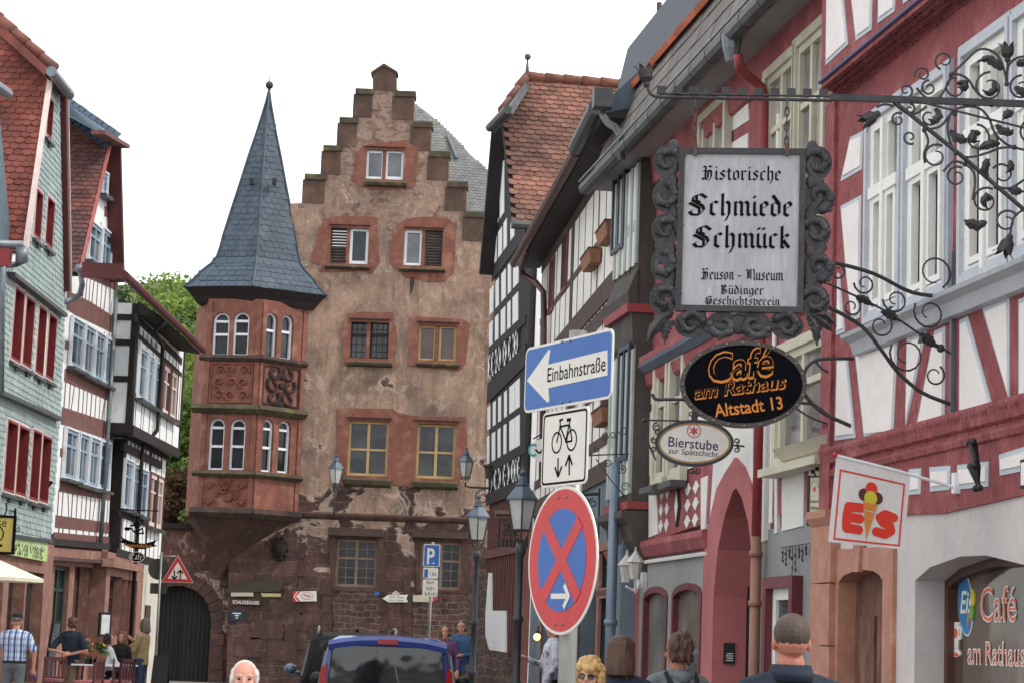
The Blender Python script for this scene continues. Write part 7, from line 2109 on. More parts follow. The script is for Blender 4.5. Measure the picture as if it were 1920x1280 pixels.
def lamp_post(u, vbase, D, k, lab):
 q = at(u, vbase, D); h = q.z
 r = empty('lamp_post', lab, 'street lamp', Matrix.Translation((q.x, D, 0)), 'lamp posts along the right side')
 bm = B(); lathe(bm, [(.13, 0), (.13, .5), (.1, .56), (.075, .62), (.062, .7), (.058, 1.05), (.08, 1.08), (.08, 1.13), (.055, 1.16), (.05, 1.9), (.07, 1.92), (.07, 1.96), (.045, 2.0), (.042, h - .34), (.07, h - .3), (.075, h - .24), (.05, h - .16)], (0, 0, 0), 12)
 obj('post', bm, m_lp, r, True)
 lantern(r, k, h)
lamp_post(977, 993, 27.7, .45, 'taller old lamp post with milk glass lantern left of the no-stopping sign')
lamp_post(895, 1012, 36.7, .45, 'farther old lamp post with milk glass lantern beside the couple')
def wall_lamp(u, vfoot, D, k, lab, arm):
 q = at(u, vfoot, D); r = empty('wall_lantern', lab, 'lantern', Matrix.Translation((q.x, D, q.z)))
 lantern(r, k, 0.0); bm = B()
 if arm == 'down': tube(bm, [(0, 0, -.2), (-.02, .05, -.9), (-.02, .5, -1.0)], .03, 6); tube(bm, [(0, 0, -.05), (0, 0, -.25)], .07, 8)
 else:
  tube(bm, [(0, 0, -.3 * k), (0, 0, -.5 * k), (.1, .0, -.56 * k), (.62, .1, -.56 * k)], .022, 6)
  pts = [(.36 + .17 * (1 - .7 * t / 14) * math.cos(1.2 + t * .52), .05, -.56 * k - .2 + .17 * (1 - .7 * t / 14) * math.sin(1.2 + t * .52)) for t in range(15)]; tube(bm, pts, .014, 5)
  tube(bm, [(.6, .1, -.35 * k), (.6, .1, -.56 * k - .4)], .025, 6)
 obj('bracket', bm, m_lp, r)
wall_lamp(629, 906, 69.3, .56, 'small lantern on an iron arm on the stone house beside the lower ochre window', 'down')
wall_lamp(873, 894, 44.2, .36, 'lantern on a scrolled arm at the corner of the black timbered house', 'side')
q = at(1190, 1096, 22.9)
r = empty('double_wall_lantern', 'white double lantern on the grey ground floor next to the arched window', 'lantern', Matrix.Translation((q.x, 22.9, q.z)))
m_lw = mat('weathered_white_metal', (188, 186, 180), (170, 168, 162), scale=9, rough=.6)
for dx, dy, dz in ((-.1, -.15, .02), (-.02, -.34, .05)):
 sub = B(); lathe(sub, [(.05, 0), (.075, .17), (.1, .18), (.03, .27), (.012, .3), (.01, .34)], (dx, dy, dz), 6); f = obj('lantern', sub, m_lw, r)
 sub = B(); lathe(sub, [(.043, .02), (.07, .16)], (dx, dy, dz), 6, None, .5); obj('glass', sub, m_lg, f)
bm = B(); tube(bm, [(.06, .0, .05), (-.02, -.1, -.06), (-.1, -.15, -.02)], .014, 6); tube(bm, [(.06, 0, .05), (.0, -.2, -.08), (-.02, -.34, .05)], .014, 6); lathe(bm, [(.06, -.08), (.07, 0), (.05, .09)], (.08, .0, .05), 8); obj('bracket', bm, m_wwhite, r)
q = at(920, 882, 43.9); r = empty('hanging_pot', 'dark flower pot on a bracket at the far corner of the black timbered house', 'pot', Matrix.Translation((q.x, 43.9, q.z)))
bm = B(); lathe(bm, [(.09, -.16), (.13, .06), (.17, .08), (.17, .12)], (0, 0, 0), 10); obj('pot', bm, m_bay, r); bm = B(); tube(bm, [(0, 0, -.15), (.02, 0, -.4), (.3, .1, -.42)], .02, 6); obj('bracket', bm, m_black, r)
# ================================================================== signs on the right row
p = at(960, 995, 35.5); A8 = Fac((p.x, p.y), (-1, 0))
g8 = A8.root('guesthouse_sign', 'openwork black iron Gasthaus sign hanging behind the nearer lamp post', 'sign')
s0, z1 = A8.px(936, 972); s1, z0 = A8.px(990, 1026); sa, sb = sorted((s0, s1))
bm = B(); ring(bm, sa, z0, sb, z1, .02, -.01, .01); rod(bm, A8, [(930, 964), (990, 966)], 0, .015, 6, 1)
for u, v, r_ in ((950, 998, 7), (962, 1000, 6), (974, 999, 7), (956, 990, 5)): spiral(bm, A8, u, v, r_, 0, 90, 1.3, 1, .013, .3, 12)
obj('frame', bm, m_black, g8)
s_, z_ = A8.px(963, 980); obj('lettering', fit_text('Gasthaus', 40 / 112.7, 11 / 112.7, s_, z_, .0, offset=.02), m_black, g8);
bm = B()
for k in range(7): s_, z_ = A8.px(944 + k * 7, 1016); box(bm, s_ - .022, s_ + .022, -.006, .006, z_ - .06, z_ + .07 - .02 * (k % 2))
obj('lower_figures', bm, m_black, g8)
bm = B(); box(bm, A8.px(990, 1000)[0], A8.px(926, 1000)[0], -.16, -.02, A8.px(930, 968)[1], A8.px(930, 955)[1]); obj('hood', bm, m_oldfr, g8)
p = at(1010, 843, 31.5); A9 = Fac((p.x, p.y), (-.9, .3)); c9 = A9.root('teal_letter_sign', 'white pointed hanging sign with a teal letter C, half hidden by the bicycle plate', 'sign')
q = A9.P([(990, 845), (1003, 826), (1020, 820), (1040, 826), (1050, 845), (1040, 862), (1020, 868), (1003, 860)]); bm = B(); prism(bm, q, -.02, 0); f9 = obj('board', bm, m_sw, c9)
s_, z_ = A9.px(998, 843); obj('lettering', fit_text('C', .13, .2, s_, z_, .004, offset=.02), mat('teal_paint', (60, 160, 168), rough=.5), f9)
bm = B(); rod(bm, A9, [(1004, 842), (1012, 848), (1020, 838), (1026, 842)], .004, .014); obj('figure', bm, m_sk, f9)
bm = B(); rod(bm, A9, [(1000, 822), (1030, 806), (1060, 803)], -.01, .012); obj('bracket', bm, m_black, c9)
# empty scroll bracket right of the no-stopping sign and one on the cream house
p = at(1120, 940, 26.6); A10 = Fac((p.x, p.y), (-1, .1)); e1_ = A10.root('iron_sign_bracket', 'black scrolled sign bracket reaching out behind the round no-stopping sign', 'bracket')
bm = B(); rod(bm, A10, [(1070, 927), (1124, 925)], 0, .02, 6, 1); rod(bm, A10, [(1124, 915), (1122, 1010)], 0, .012, 6, 1)
for u, v, r_, a0, d in ((1112, 942, 9, 90, 1), (1106, 962, 8, 0, -1), (1115, 976, 7, 180, 1), (1112, 992, 7, 90, -1), (1096, 938, 7, 0, 1)): spiral(bm, A10, u, v, r_, 0, a0, 1.3, d, .01, .3, 12)
obj('scrolls', bm, m_black, e1_)
p = at(1160, 850, 23.9); A11 = Fac((p.x, p.y), (-1, .1)); e2_ = A11.root('thin_scroll_bracket', 'thin wire scroll bracket beside the dark bay above its corbel', 'bracket')
bm = B(); rod(bm, A11, [(1104, 853), (1180, 850)], 0, .008, 6, 1); rod(bm, A11, [(1118, 860), (1150, 905), (1178, 935)], 0, .007)
for u, v, r_, a0, d in ((1136, 818, 8, 90, 1), (1150, 814, 7, 0, -1), (1140, 866, 8, 180, 1), (1166, 880, 9, 90, -1), (1172, 912, 9, 0, 1), (1168, 806, 9, 200, 1), (1118, 842, 6, 90, 1)): spiral(bm, A11, u, v, r_, 0, a0, 1.3, d, .007, .3, 12)
obj('scrolls', bm, m_iron, e2_)
# ================================================================== signs on the stone house
m_gw_ = mat('moss_green_board', (74, 66, 52), (60, 56, 44), scale=4, rough=.9); m_cw = mat('cream_board', (196, 186, 162), (180, 170, 146), scale=3, rough=.7)
def wsign(name, lab, pts, m, n=.12, th=.03, F=None):
 F = F or FS; c = F.px(sum(q[0] for q in pts) / len(pts), sum(q[1] for q in pts) / len(pts), n)
 r = empty(name, lab, 'sign', F.M @ Matrix.Translation((c[0], n, c[1])))
 P_ = [(s - c[0], z - c[1]) for s, z in F.P(pts, n)]; bm = B(); prism(bm, P_, -th, 0); return r, obj('board', bm, m, r), c
def wt(txt, u0, u1, v, hpx, par, c, m, n=.12, F=None, **k):
 F = F or FS; a = F.px(u0, v, n); b_ = F.px(u1, v, n); return obj('lettering', fit_text(txt, abs(a[0] - b_[0]), hpx / 57.0, (a[0] + b_[0]) / 2 - c[0], a[1] - c[1], .004, **k), m, par)
r, bo, c = wsign('wooden_direction_sign', 'dark green weathered arrow board above the Schlossgasse lettering', [(428, 1091), (534, 1088), (524, 1108), (428, 1110)], m_gw_)
r, bo, c = wsign('small_direction_sign', 'short cream strip sign just above the street name Schlossgasse', [(433, 1110), (475, 1110), (475, 1117), (433, 1117)], m_cw)
r, bo, c = wsign('small_direction_sign', 'short yellowish strip sign right of another, under the green arrow board', [(489, 1111), (527, 1112), (526, 1118), (492, 1118)], mat('yellowish_board', (186, 178, 128), rough=.7))
r, bo, c = wsign('street_name_sign', 'dark street name plate reading SCHLOSSGASSE in white capitals', [(434, 1122), (488, 1122), (488, 1133), (434, 1133)], mat('dark_plate', (72, 48, 44), (62, 44, 40), rough=.8)); wt('SCHLOSSGASSE', 436, 486, 1127.5, 6.5, bo, c, m_sw, offset=.02)
r, bo, c = wsign('blue_info_plaque', 'small dark blue plaque with white lines low on the stone house', [(432, 1143), (457, 1143), (457, 1163), (432, 1163)], mat('deep_blue', (22, 52, 74), (18, 44, 66), rough=.5))
bm = B()
for v, w in ((1149, 15), (1153, 7), (1157.5, 4)):
 a = FS.px(444, v, .12); box(bm, a[0] - c[0] - w / 114, a[0] - c[0] + w / 114, .0, .004, a[1] - c[1] - .02, a[1] - c[1] + .02)
obj('lines', bm, m_sw, bo)
r, bo, c = wsign('red_arrow_sign', 'white direction sign with red chevron head pointing left on the stone house', [(549, 1108), (593, 1107), (594, 1126), (549, 1127)], m_sw)
q = lambda pts: [(s - c[0], z - c[1]) for s, z in FS.P(pts, .12)]
bm = B(); prism(bm, q([(549, 1108), (564, 1108), (555, 1117), (564, 1127), (549, 1127)]), 0, .004); obj('red_head', bm, m_sr, bo); bm = B(); prism(bm, q([(557, 1108), (559, 1108), (552.5, 1117.5), (559, 1127), (557, 1127), (550.5, 1117.5)]), .004, .006); obj('chevron', bm, m_sw, bo)
a = FS.px(576, 1116, .12); bm = B(); holed(bm, disc(a[0] - c[0], a[1] - c[1], .2, .12), [disc(a[0] - c[0], a[1] - c[1], .18, .1)], .004, 0); prism(bm, seg((a[0] - c[0] - .12, a[1] - c[1] - .02), (a[0] - c[0] + .12, a[1] - c[1] + .03), .05), 0, .005); obj('oval_emblem', bm, mat('faded_red', (196, 120, 124), rough=.6), bo)
r, bo, c = wsign('house_number_plate', 'tiny square blue number plate right of the barred ground floor window', [(702, 1108), (711, 1108), (711, 1115), (702, 1115)], m_sb)
r, bo, c = wsign('white_arrow_sign', 'white arrow sign with a crest on top pointing left', [(717, 1121), (728, 1114), (765, 1114), (762, 1121), (765, 1128), (728, 1128)], m_sw); wt('Heuson - Museum', 730, 757, 1118, 3.6, bo, c, m_nt); wt('Rathaus  Büdingen', 728, 757, 1124, 3.6, bo, c, m_nt)
a = FS.px(742, 1110, .12); bm = B(); prism(bm, disc(a[0] - c[0], a[1] - c[1], .06), -.02, .004); ball(bm, (a[0] - c[0] - .08, 0, a[1] - c[1] - .05), .05, 6, (1, .3, 1)); ball(bm, (a[0] - c[0] + .08, 0, a[1] - c[1] - .05), .05, 6, (1, .3, 1)); obj('crest', bm, m_cw, bo)
r, bo, c = wsign('cream_arrow_sign', 'cream direction board with red tip behind the parking sign post', [(774, 1115), (808, 1114), (822, 1121), (808, 1128), (774, 1127)], m_cw); bm = B(); prism(bm, q([(812, 1115), (822, 1121), (812, 1128)]), 0, .004); obj('red_tip', bm, m_sr, bo)
# parking sign post
p = at(808, 1100, 56); A12 = Fac((p.x, p.y), (-1, .1)); pk = A12.root('parking_sign_post', 'thin grey post with a blue P sign and two white time plates', 'traffic sign')
s_, z_ = A12.px(808, 1100, -.05); bm = B(); lathe(bm, [(.038, 0), (.038, A12.px(808, 1015)[1])], (s_, -.06, 0), 10); obj('post', bm, m_alu, pk, True)
def plate(F, tl, br, m, par, name): s0, z1 = F.px(*tl); s1, z0 = F.px(*br); s0, s1 = sorted((s0, s1)); bm = B(); prism(bm, rrect(s0, z0, s1, z1, .03), -.01, 0); return obj(name, bm, m, par), s0, s1, z0, z1
f, s0, s1, z0, z1 = plate(A12, (795, 1019), (824, 1062), m_sw, pk, 'parking_sign'); flat('blue_field', [rrect(s0 + .02, z0 + .02, s1 - .02, z1 - .02, .02)], .001, m_sb, f)
s_, z_ = A12.px(808, 1042); obj('lettering', fit_text('P', .2, .42, s_, z_, .004, offset=.02), m_sw, f); s_, z_ = A12.px(812, 1055); obj('arrow', fit_text('→', .11, .07, s_, z_, .004, offset=.02), m_sw, f)
f, s0, s1, z0, z1 = plate(A12, (794, 1063), (821, 1084), m_sw, pk, 'permit_plate'); s_, z_ = A12.px(799, 1074); flat('blue_field', [rect(s_ - .05, z_ - .11, s_ + .05, z_ + .11)], .001, m_sb, f); s_, z_ = A12.px(812, 1075); obj('lettering', fit_text('1 Std', .16, .08, s_, z_, .003), m_sk, f)
f, s0, s1, z0, z1 = plate(A12, (793, 1085), (820, 1118), m_sw, pk, 'time_plate')
for t_, v in (('Mo-Fr', 1091), ('8-20 h', 1102), ('Sa 8-14 h', 1112)): s_, z_ = A12.px(807, v); obj('lettering', fit_text(t_, .2 if v < 1110 else .3, .09, s_, z_, .003), m_sk, f)
# warning triangle post
p = at(298, 1100, 60); A13 = Fac((p.x, p.y), (-1, 0)); wtp = A13.root('warning_sign_post', 'grey post with a red bordered two-way traffic triangle and dark sign backs', 'traffic sign')
s_ = A13.px(298, 1120)[0]; bm = B(); lathe(bm, [(.035, 0), (.035, A13.px(298, 1034)[1])], (s_, 0, 0), 10); rod(bm, A13, [(298, 1042), (330, 1042)], 0, .02, 6, 1); obj('post', bm, m_alu, wtp, True)
tri = lambda k: [(cx + (x - cx) * k, cz + (z - cz) * k) for x, z in tp_]
tp_ = A13.P([(333.5, 1040), (363, 1092), (303, 1090)], .03); cx = sum(q[0] for q in tp_) / 3; cz = sum(q[1] for q in tp_) / 3
bm = B(); prism(bm, jag(tri(1.0), 1, 0), .02, .03); f = obj('warning_triangle', bm, m_sw, wtp); flat('red_border', [tri(.96)], .0305, m_sr, f); flat('white_field', [tri(.62)], .0325, m_sw, f)
bm = B()
for u, up in ((327, 0), (338, 1)):
 a = A13.px(u, 1068, .035); b_ = A13.px(u, 1085, .035); prism(bm, seg(a, b_, .035), .034, .036); t = a if up else b_; sg = -1 if up else 1
 for dx in (-.08, .08): prism(bm, seg(t, (t[0] + dx, t[1] + sg * .09), .04), .034, .0365)
obj('arrows', bm, m_sk, f)
s_, z_ = A13.px(298, 1066, -.06); bm = B(); prism(bm, disc(s_, z_, .3), -.06, -.05); obj('sign_back', bm, m_bay, wtp); s0, z1 = A13.px(282, 1092, -.06); s1, z0 = A13.px(313, 1113, -.06); bm = B(); box(bm, s0, s1, -.06, -.05, z0, z1); obj('plate_back', bm, m_bay, wtp)
# witch sign
p = at(258, 1010, 53.6); A14 = Fac((p.x, p.y), (-1, 0)); ws = A14.root('witch_cafe_sign', 'black cut-out broom rider over a Hexenstübchen banner and small Café oval', 'sign')
W_ = lambda x, y: (210 + x / 10.67, 940 + y / 10.67)
bm = B(); prism(bm, A14.P([W_(*q) for q in ((160, 655), (215, 720), (330, 770), (480, 820), (640, 835), (780, 800), (900, 755), (840, 850), (915, 880), (800, 900), (640, 945), (480, 945), (330, 900), (220, 830), (95, 765), (200, 775))]), -.015, .0); bn = obj('banner', bm, m_sk, ws)
obj('lettering', blackletter('Hexenstübchen', *[W_(x, 0)[0] for x in (215, 800)], A14, W_(0, 905)[1], .085, .004, .2), m_oran, bn)
bm = B(); s_, z_ = A14.px(*W_(495, 1100)); prism(bm, disc(s_, z_, .19, .125), -.015, 0); ov = obj('oval', bm, m_sk, ws); bm = B(); holed(bm, disc(s_, z_, .195, .13), [disc(s_, z_, .18, .117)], .004, -.016); obj('oval_rim', bm, m_sw, ov)
obj('lettering', blackletter('Café', *[W_(x, 0)[0] for x in (365, 610)], A14, W_(0, 1150)[1], .14, .004, .18), m_sw, ov)
bm = B()
for q in (((250, 530), (300, 520), (390, 535), (470, 620), (640, 630)), ((430, 450), (500, 520), (470, 580), (560, 570)), ((350, 480), (440, 470), (520, 480), (580, 470)), ((560, 560), (600, 530), (620, 620))): rod(bm, A14, [W_(*x) for x in q], -.005, .02, 6, 3)
prism(bm, A14.P([W_(*q) for q in ((420, 430), (470, 380), (500, 340), (540, 420), (530, 520), (470, 540))]), -.012, 0); prism(bm, A14.P([W_(*q) for q in ((250, 510), (330, 525), (380, 540), (330, 580), (255, 570))]), -.01, .002)
obj('rider_figure', bm, m_sk, ws)
bm = B(); rod(bm, A14, [(222, 953), (262, 956), (298, 957)], 0, .014, 6, 1); rod(bm, A14, [(262, 956), (262, 975)], 0, .01, 6, 1); obj('hanging_bar', bm, m_sk, ws)
# yellow sign at the left edge and the empty bracket
p = at(10, 1000, 42.5); A15 = Fac((p.x, p.y), (-1, 0)); ys = A15.root('yellow_hanging_sign', 'yellow framed hanging sign cut by the left edge of the view', 'sign')
s0, z1 = A15.px(-45, 966); s1, z0 = A15.px(23, 1036); s0, s1 = sorted((s0, s1)); bm = B(); box(bm, s0, s1, -.05, 0, z0, z1); yb = obj('board', bm, mat('mustard_board', (196, 176, 96), (184, 164, 88), rough=.6), ys); bm = B(); ring(bm, s0 - .03, z0 - .03, s1 + .03, z1 + .03, .05, -.06, .015); obj('frame', bm, m_sk, ys)
s_, z_ = A15.px(0, 981); obj('lettering', fit_text('se', .18, .12, A15.px(4, 981)[0], z_, .004), m_sk, yb)
bm = B(); s_, z_ = A15.px(-3, 1000); holed(bm, disc(s_, z_, .11, .15), [disc(s_, z_, .085, .125)], .004, 0); prism(bm, A15.P([(-6, 1024), (3, 1018), (5, 1024)], 0), 0, .004); obj('emblem', bm, m_sk, yb)
bm = B(); rod(bm, A15, [(29, 952), (27, 985), (24, 1035)], 0, .025, 6, 2); rod(bm, A15, [(11, 942), (12, 955), (8, 966)], 0, .014); spiral(bm, A15, 21, 960, 5, 0, 0, 1.3, 1, .01, .3, 12); spiral(bm, A15, 33, 992, 5, 0, 90, 1.3, -1, .01, .3, 12); obj('bracket', bm, m_sk, ys)
p = at(75, 920, 47.3); A16 = Fac((p.x, p.y), (-1, .1)); eb = A16.root('angle_bracket', 'empty black triangular sign bracket on the mint shingles', 'bracket')
bm = B(); rod(bm, A16, [(50, 899), (98, 903)], 0, .022, 6, 1); rod(bm, A16, [(98, 903), (62, 942), (46, 958)], 0, .025, 6, 1); rod(bm, A16, [(50, 885), (50, 902)], 0, .014, 6, 1); spiral(bm, A16, 62, 915, 10, 0, 90, 1.2, 1, .014, .3, 14); obj('bars', bm, m_sk, eb)

sl_ = empty('string_lights', 'black icicle light string hanging on the grey wall above the maroon door', 'lights', F5.M)
bm = B(); rod(bm, F5, [(1464, 1026), (1490, 1022), (1516, 1018)], .03, .004, 5, 2)
for u, v, l in ((1467, 1025, 26), (1473, 1024, 34), (1480, 1023, 20), (1485, 1023, 58), (1491, 1022, 46), (1498, 1021, 22), (1504, 1020, 30), (1511, 1019, 18)):
 rod(bm, F5, [(u, v), (u + 2, v + l * .5), (u - 1, v + l)], .03, .004, 5, 2)
 for k in (.4, .7, 1): s_, z_ = F5.px(u + (k - .6) * 3, v + l * k, .03); ball(bm, (s_, .03, z_), .011, 6, (.7, .7, 1.4))
obj('cord', bm, m_black, sl_)
# ================================================================== people
m_skin = mat('skin', (206, 152, 126), (192, 136, 112), scale=14, rough=.6, bump=.08)
m_skin_t = mat('tanned_skin', (178, 120, 94), (162, 106, 84), scale=14, rough=.6, bump=.08)
def blob(bm, c, r, sc=(1, 1, 1), n=12): ball(bm, c, r, n, sc)
def limb(bm, pts, rs):
 tube(bm, pts, rs, 10)
 for p_, r_ in zip(pts, rs): ball(bm, p_, r_ * 1.0, 10)
def fuse(name, bm, m, parent, vox, smooth=3):
 """merge overlapping solids into one continuous skin"""
 me = bpy.data.meshes.new(name); bmesh.ops.recalc_face_normals(bm, faces=bm.faces[:]); bm.to_mesh(me); bm.free()
 o = bpy.data.objects.new(name, me); COL.objects.link(o)
 a = o.modifiers.new('r', 'REMESH'); a.mode = 'VOXEL'; a.voxel_size = vox
 b = o.modifiers.new('s', 'SMOOTH'); b.iterations = smooth; b.factor = .5
 dg = bpy.context.evaluated_depsgraph_get(); m2 = bpy.data.meshes.new_from_object(o.evaluated_get(dg))
 o.modifiers.clear(); o.data = m2; bpy.data.meshes.remove(me); m2.name = name
 m2.materials.clear(); m2.materials.append(m)
 for p_ in m2.polygons: p_.use_smooth = True
 o.parent = parent
 return o
def hand(bm, w, d, side, curl=.35):
 """palm, four unequal bent fingers and a thumb leaving the side; w wrist, d direction"""
 d = Vector(d).normalized(); s = Vector((side, 0, 0)) - d * d.x * side
 if s.length < .1: s = Vector((0, 1, 0)) - d * d.y
 s.normalize(); nn = d.cross(s).normalized(); w = Vector(w)
 limb(bm, [w, w + d * .05, w + d * .085], [.026, .034, .032])
 for i, l in enumerate((.066, .078, .072, .056)):
  b_ = w + d * .085 + s * (.03 - .02 * i); k1 = b_ + d * l * .5 + nn * l * curl * .2; k2 = k1 + d * l * .45 + nn * l * curl * .6
  tube(bm, [b_, k1, k2], [.0095, .009, .0075], 6)
 tube(bm, [w + d * .03 + s * .03, w + d * .065 + s * .055, w + d * .1 + s * .05 + nn * .01], [.012, .011, .008], 6)
def person(lab, u, vtop, D, yaw, H=1.74, build=1.0, skin=None, top=None, topname='shirt', sleeve=1.0, legs=None, legname='trousers', arms=None, hair=None, hairstyle='short', seated=False, turn=0, z0=None, hem=.86, face=True, vox=.011, crown=0.02, neck=1.0, group=None):
 q = at(u, vtop, D); k = (H) / 1.75
 if z0 is None: z0 = q.z - H
 tz = z0 + H
 yaw = rad(yaw)                       # 0 = facing away from the camera (+y)
 if seated: z0 = tz - 1.33 * k
 root = empty('person', lab, 'person', Matrix.Translation((q.x, D, z0)) @ Matrix.Rotation(yaw, 4, 'Z') @ Matrix.Diagonal((k, k, k, 1)), group)
 dz = -.42 if seated else 0.0
 skin = skin or m_skin
 Vz = lambda x, y, z: (x, y, z + dz)
 R_ = Matrix.Translation((0, .0, 1.515 + dz)) @ Matrix.Rotation(rad(turn), 4, 'Z')
 Hd = lambda x, y, z: tuple(R_ @ Vector((x, y, z)))
 bm = B()
 limb(bm, [Vz(0, -.015, 1.4), Hd(0, .0, .02)], [.062 * neck, .058 * neck])
 blob(bm, Hd(0, 0, .135), .098, (.8, .98, 1.0), 16); blob(bm, Hd(0, .03, .065), .066, (.86, .95, 1.0), 14); blob(bm, Hd(0, .055, .02), .032, (1.1, 1, .8)); blob(bm, Hd(0, -.03, .12), .085, (.88, .9, .95))
 tube(bm, [Hd(0, .092, .125), Hd(0, .108, .095), Hd(0, .096, .08)], [.009, .015, .013], 8); blob(bm, Hd(0, .086, .052), .016, (1.4, .6, .45)); blob(bm, Hd(0, .084, .043), .014, (1.2, .6, .45))
 for s in (-1, 1):
  blob(bm, Hd(s * .08, -.008, .1), .03, (.35, .62, 1.0)); blob(bm, Hd(s * .03, .079, .137), .018, (1.3, .5, .4)); blob(bm, Hd(s * .045, .068, .085), .024, (1, .7, 1))
 blob(bm, Vz(0, 0, 1.2), .16, (1.05, .65, 1.3)); blob(bm, Vz(0, 0, .95), .155, (1.05, .72, .8))
 A_ = arms or (((-.27, -.02, 1.14), (-.26, .1, .9)), ((.27, -.02, 1.14), (.26, .1, .9)))
 for s, (e, h) in zip((-1, 1), A_):
  limb(bm, [Vz(s * .17 * build, 0, 1.4), Vz(*e), Vz(*h)], [.05, .042, .027])
  hand(bm, Vz(*h), Vector(h) - Vector(e), -s)
 L = [[(.09, 0, .92), (.1, .02, .5), (.1, -.03, .08)]] if not seated else [[(.1, .0, .92), (.12, .44, .9), (.12, .42, .5)]]
 for s in (-1, 1):
  limb(bm, [Vz(s * a, b_, c) for a, b_, c in L[0]], [.082, .055, .04]); f0 = L[0][2]; limb(bm, [Vz(s * f0[0], f0[1], f0[2] - .03), Vz(s * f0[0], f0[1] + .16, f0[2] - .04)], [.04, .03])
 body = fuse('body', bm, skin, root, vox * .72)
 if face:
  for s in (-1, 1):
   bm = B(); ball(bm, Hd(s * .031, .081, .118), .0115, 8, (1.25, .7, .75)); obj('eye', bm, m_dark_t, body)
   bm = B(); tube(bm, [Hd(s * .013, .091, .138), Hd(s * .032, .09, .143), Hd(s * .05, .078, .137)], .0045, 5); obj('eyebrow', bm, hair or m_brown_t, body)
  bm = B(); tube(bm, [Hd(-.024, .086, .047), Hd(0, .095, .048), Hd(.024, .086, .047)], .0045, 5); obj('mouth', bm, mat('lips', (160, 84, 78), rough=.5), body)
 # clothes
 bm = B(); w = build
 rows = [(hem - .0, .172 * w, .12 * w, 0), (.98, .168 * w, .115 * w, 0), (1.12, .16 * w, .112 * w, 0), (1.28, .184 * w, .125 * w, 0), (1.39, .19 * w, .112 * w, -.005), (1.45, .14 * w, .088, -.012), (1.5, .072 * neck, .07 * neck, -.014)]
 rg = []
 for z, a, b_, y in rows: rg.append([bm.verts.new(Vz(a * math.cos(t * math.pi / 10), y + b_ * math.sin(t * math.pi / 10), z)) for t in range(20)])
 for i in range(len(rg) - 1):
  for t in range(20): bm.faces.new((rg[i][t], rg[i][(t + 1) % 20], rg[i + 1][(t + 1) % 20], rg[i + 1][t]))
 bm.faces.new(rg[0]); bm.faces.new(rg[-1])
 for s, (e, h) in zip((-1, 1), A_):
  limb(bm, [Vz(s * .04, -.012, 1.445), Vz(s * .1 * w, -.006, 1.425), Vz(s * .165 * w, 0, 1.395)], [.058, .064, .07])
  S = Vector(Vz(s * .168 * w, 0, 1.39)); E = Vector(Vz(*e)); Hh = Vector(Vz(*h))
  if sleeve < .75: limb(bm, [S, S.lerp(E, .55), S.lerp(E, .85)], [.072, .068, .066])
  else: limb(bm, [S, E, E.lerp(Hh, .9)], [.07, .058, .042])
 tp_ = fuse(topname, bm, top, root, vox)
 if legs:
  bm = B(); blob(bm, Vz(0, 0, .93), .15, (1.05 * w, .78 * w, .9))
  for s in (-1, 1):
   pts = [Vz(s * a, b_, c) for a, b_, c in L[0]]
   limb(bm, [pts[0], pts[1], (pts[2][0], pts[2][1], pts[2][2])], [.095 * w, .072, .06])
  fuse(legname, bm, legs, root, vox * 1.2)
  for s in (-1, 1):
   bm = B(); f0 = L[0][2]; limb(bm, [Vz(s * f0[0], f0[1] - .02, f0[2] - .03), Vz(s * f0[0], f0[1] + .17, f0[2] - .045)], [.05, .042]); obj('shoe', bm, m_dark_t, root, True)
 if hair:
  bm = B()
  if hairstyle == 'shaved': blob(bm, Hd(0, -.022, .149), .1, (.84, .93, .93), 20)
  elif hairstyle == 'bald':
   for t in range(120):
    a = random.uniform(-2.0, 2.0) - math.pi / 2; z = random.uniform(.0, .16); blob(bm, Hd(.083 * math.cos(a), -.01 + .092 * math.sin(a), z), random.uniform(.013, .021), (1, 1, 1.5), 6)
   blob(bm, Hd(0, -.026, .147), .1, (.86, .86, .95), 16); blob(bm, Hd(0, -.03, .06), .092, (1.02, .75, .8), 14)
  elif hairstyle == 'curly':
   for t in range(190):
    a = random.uniform(0, 6.283); z = random.uniform(.07, .25); rr = .098 * math.sqrt(max(.05, 1 - ((z - .13) / .125) ** 2))
    p_ = Vector((rr * math.cos(a), -.015 + rr * 1.08 * math.sin(a), z))
    if p_.y > .05 and p_.z < .16: continue
    blob(bm, Hd(*p_), random.uniform(.017, .03), (1, 1, 1), 7)
  else:
   bob = hairstyle == 'bob'
   pr_ = [(.03, .256), (.075, .242), (.103, .195), (.112, .14), (.116, .08), (.12, .02), (.112, -.03), (.06, -.035)] if bob else [(.03, .25), (.068, .235), (.09, .19), (.096, .135), (.09, .08), (.07, .04), (.03, .035)]
   lathe(bm, pr_, (0, 0, 0), 20)
   for v in bm.verts: v.co = Vector(Hd(v.co.x * .93, v.co.y * .93 - .024 - max(0, .12 - v.co.z) * .12, v.co.z))
   for t in range(44):
    a = random.uniform(2.7, 6.7) if bob else random.uniform(0, 6.28); z_ = random.uniform(-.03, .2) if bob else random.uniform(.05, .235)
    f_ = min(1, (.27 - z_) * 12)
    if bob or not (math.sin(a) > .3 and z_ < .19): blob(bm, Hd(.088 * math.cos(a) * f_, -.028 + .087 * math.sin(a) * f_, z_), random.uniform(.011, .018), (1, 1, 2.4), 6)
   if hairstyle == 'wavy':
    for t in range(70): a = random.uniform(2.4, 7.0); blob(bm, Hd(.1 * math.cos(a), -.02 + .1 * math.sin(a), random.uniform(.02, .2)), random.uniform(.014, .022), (1, 1, 1.5), 7)
  fuse('hair', bm, hair, root, vox * .62, 2)
 return root, Hd, Vz
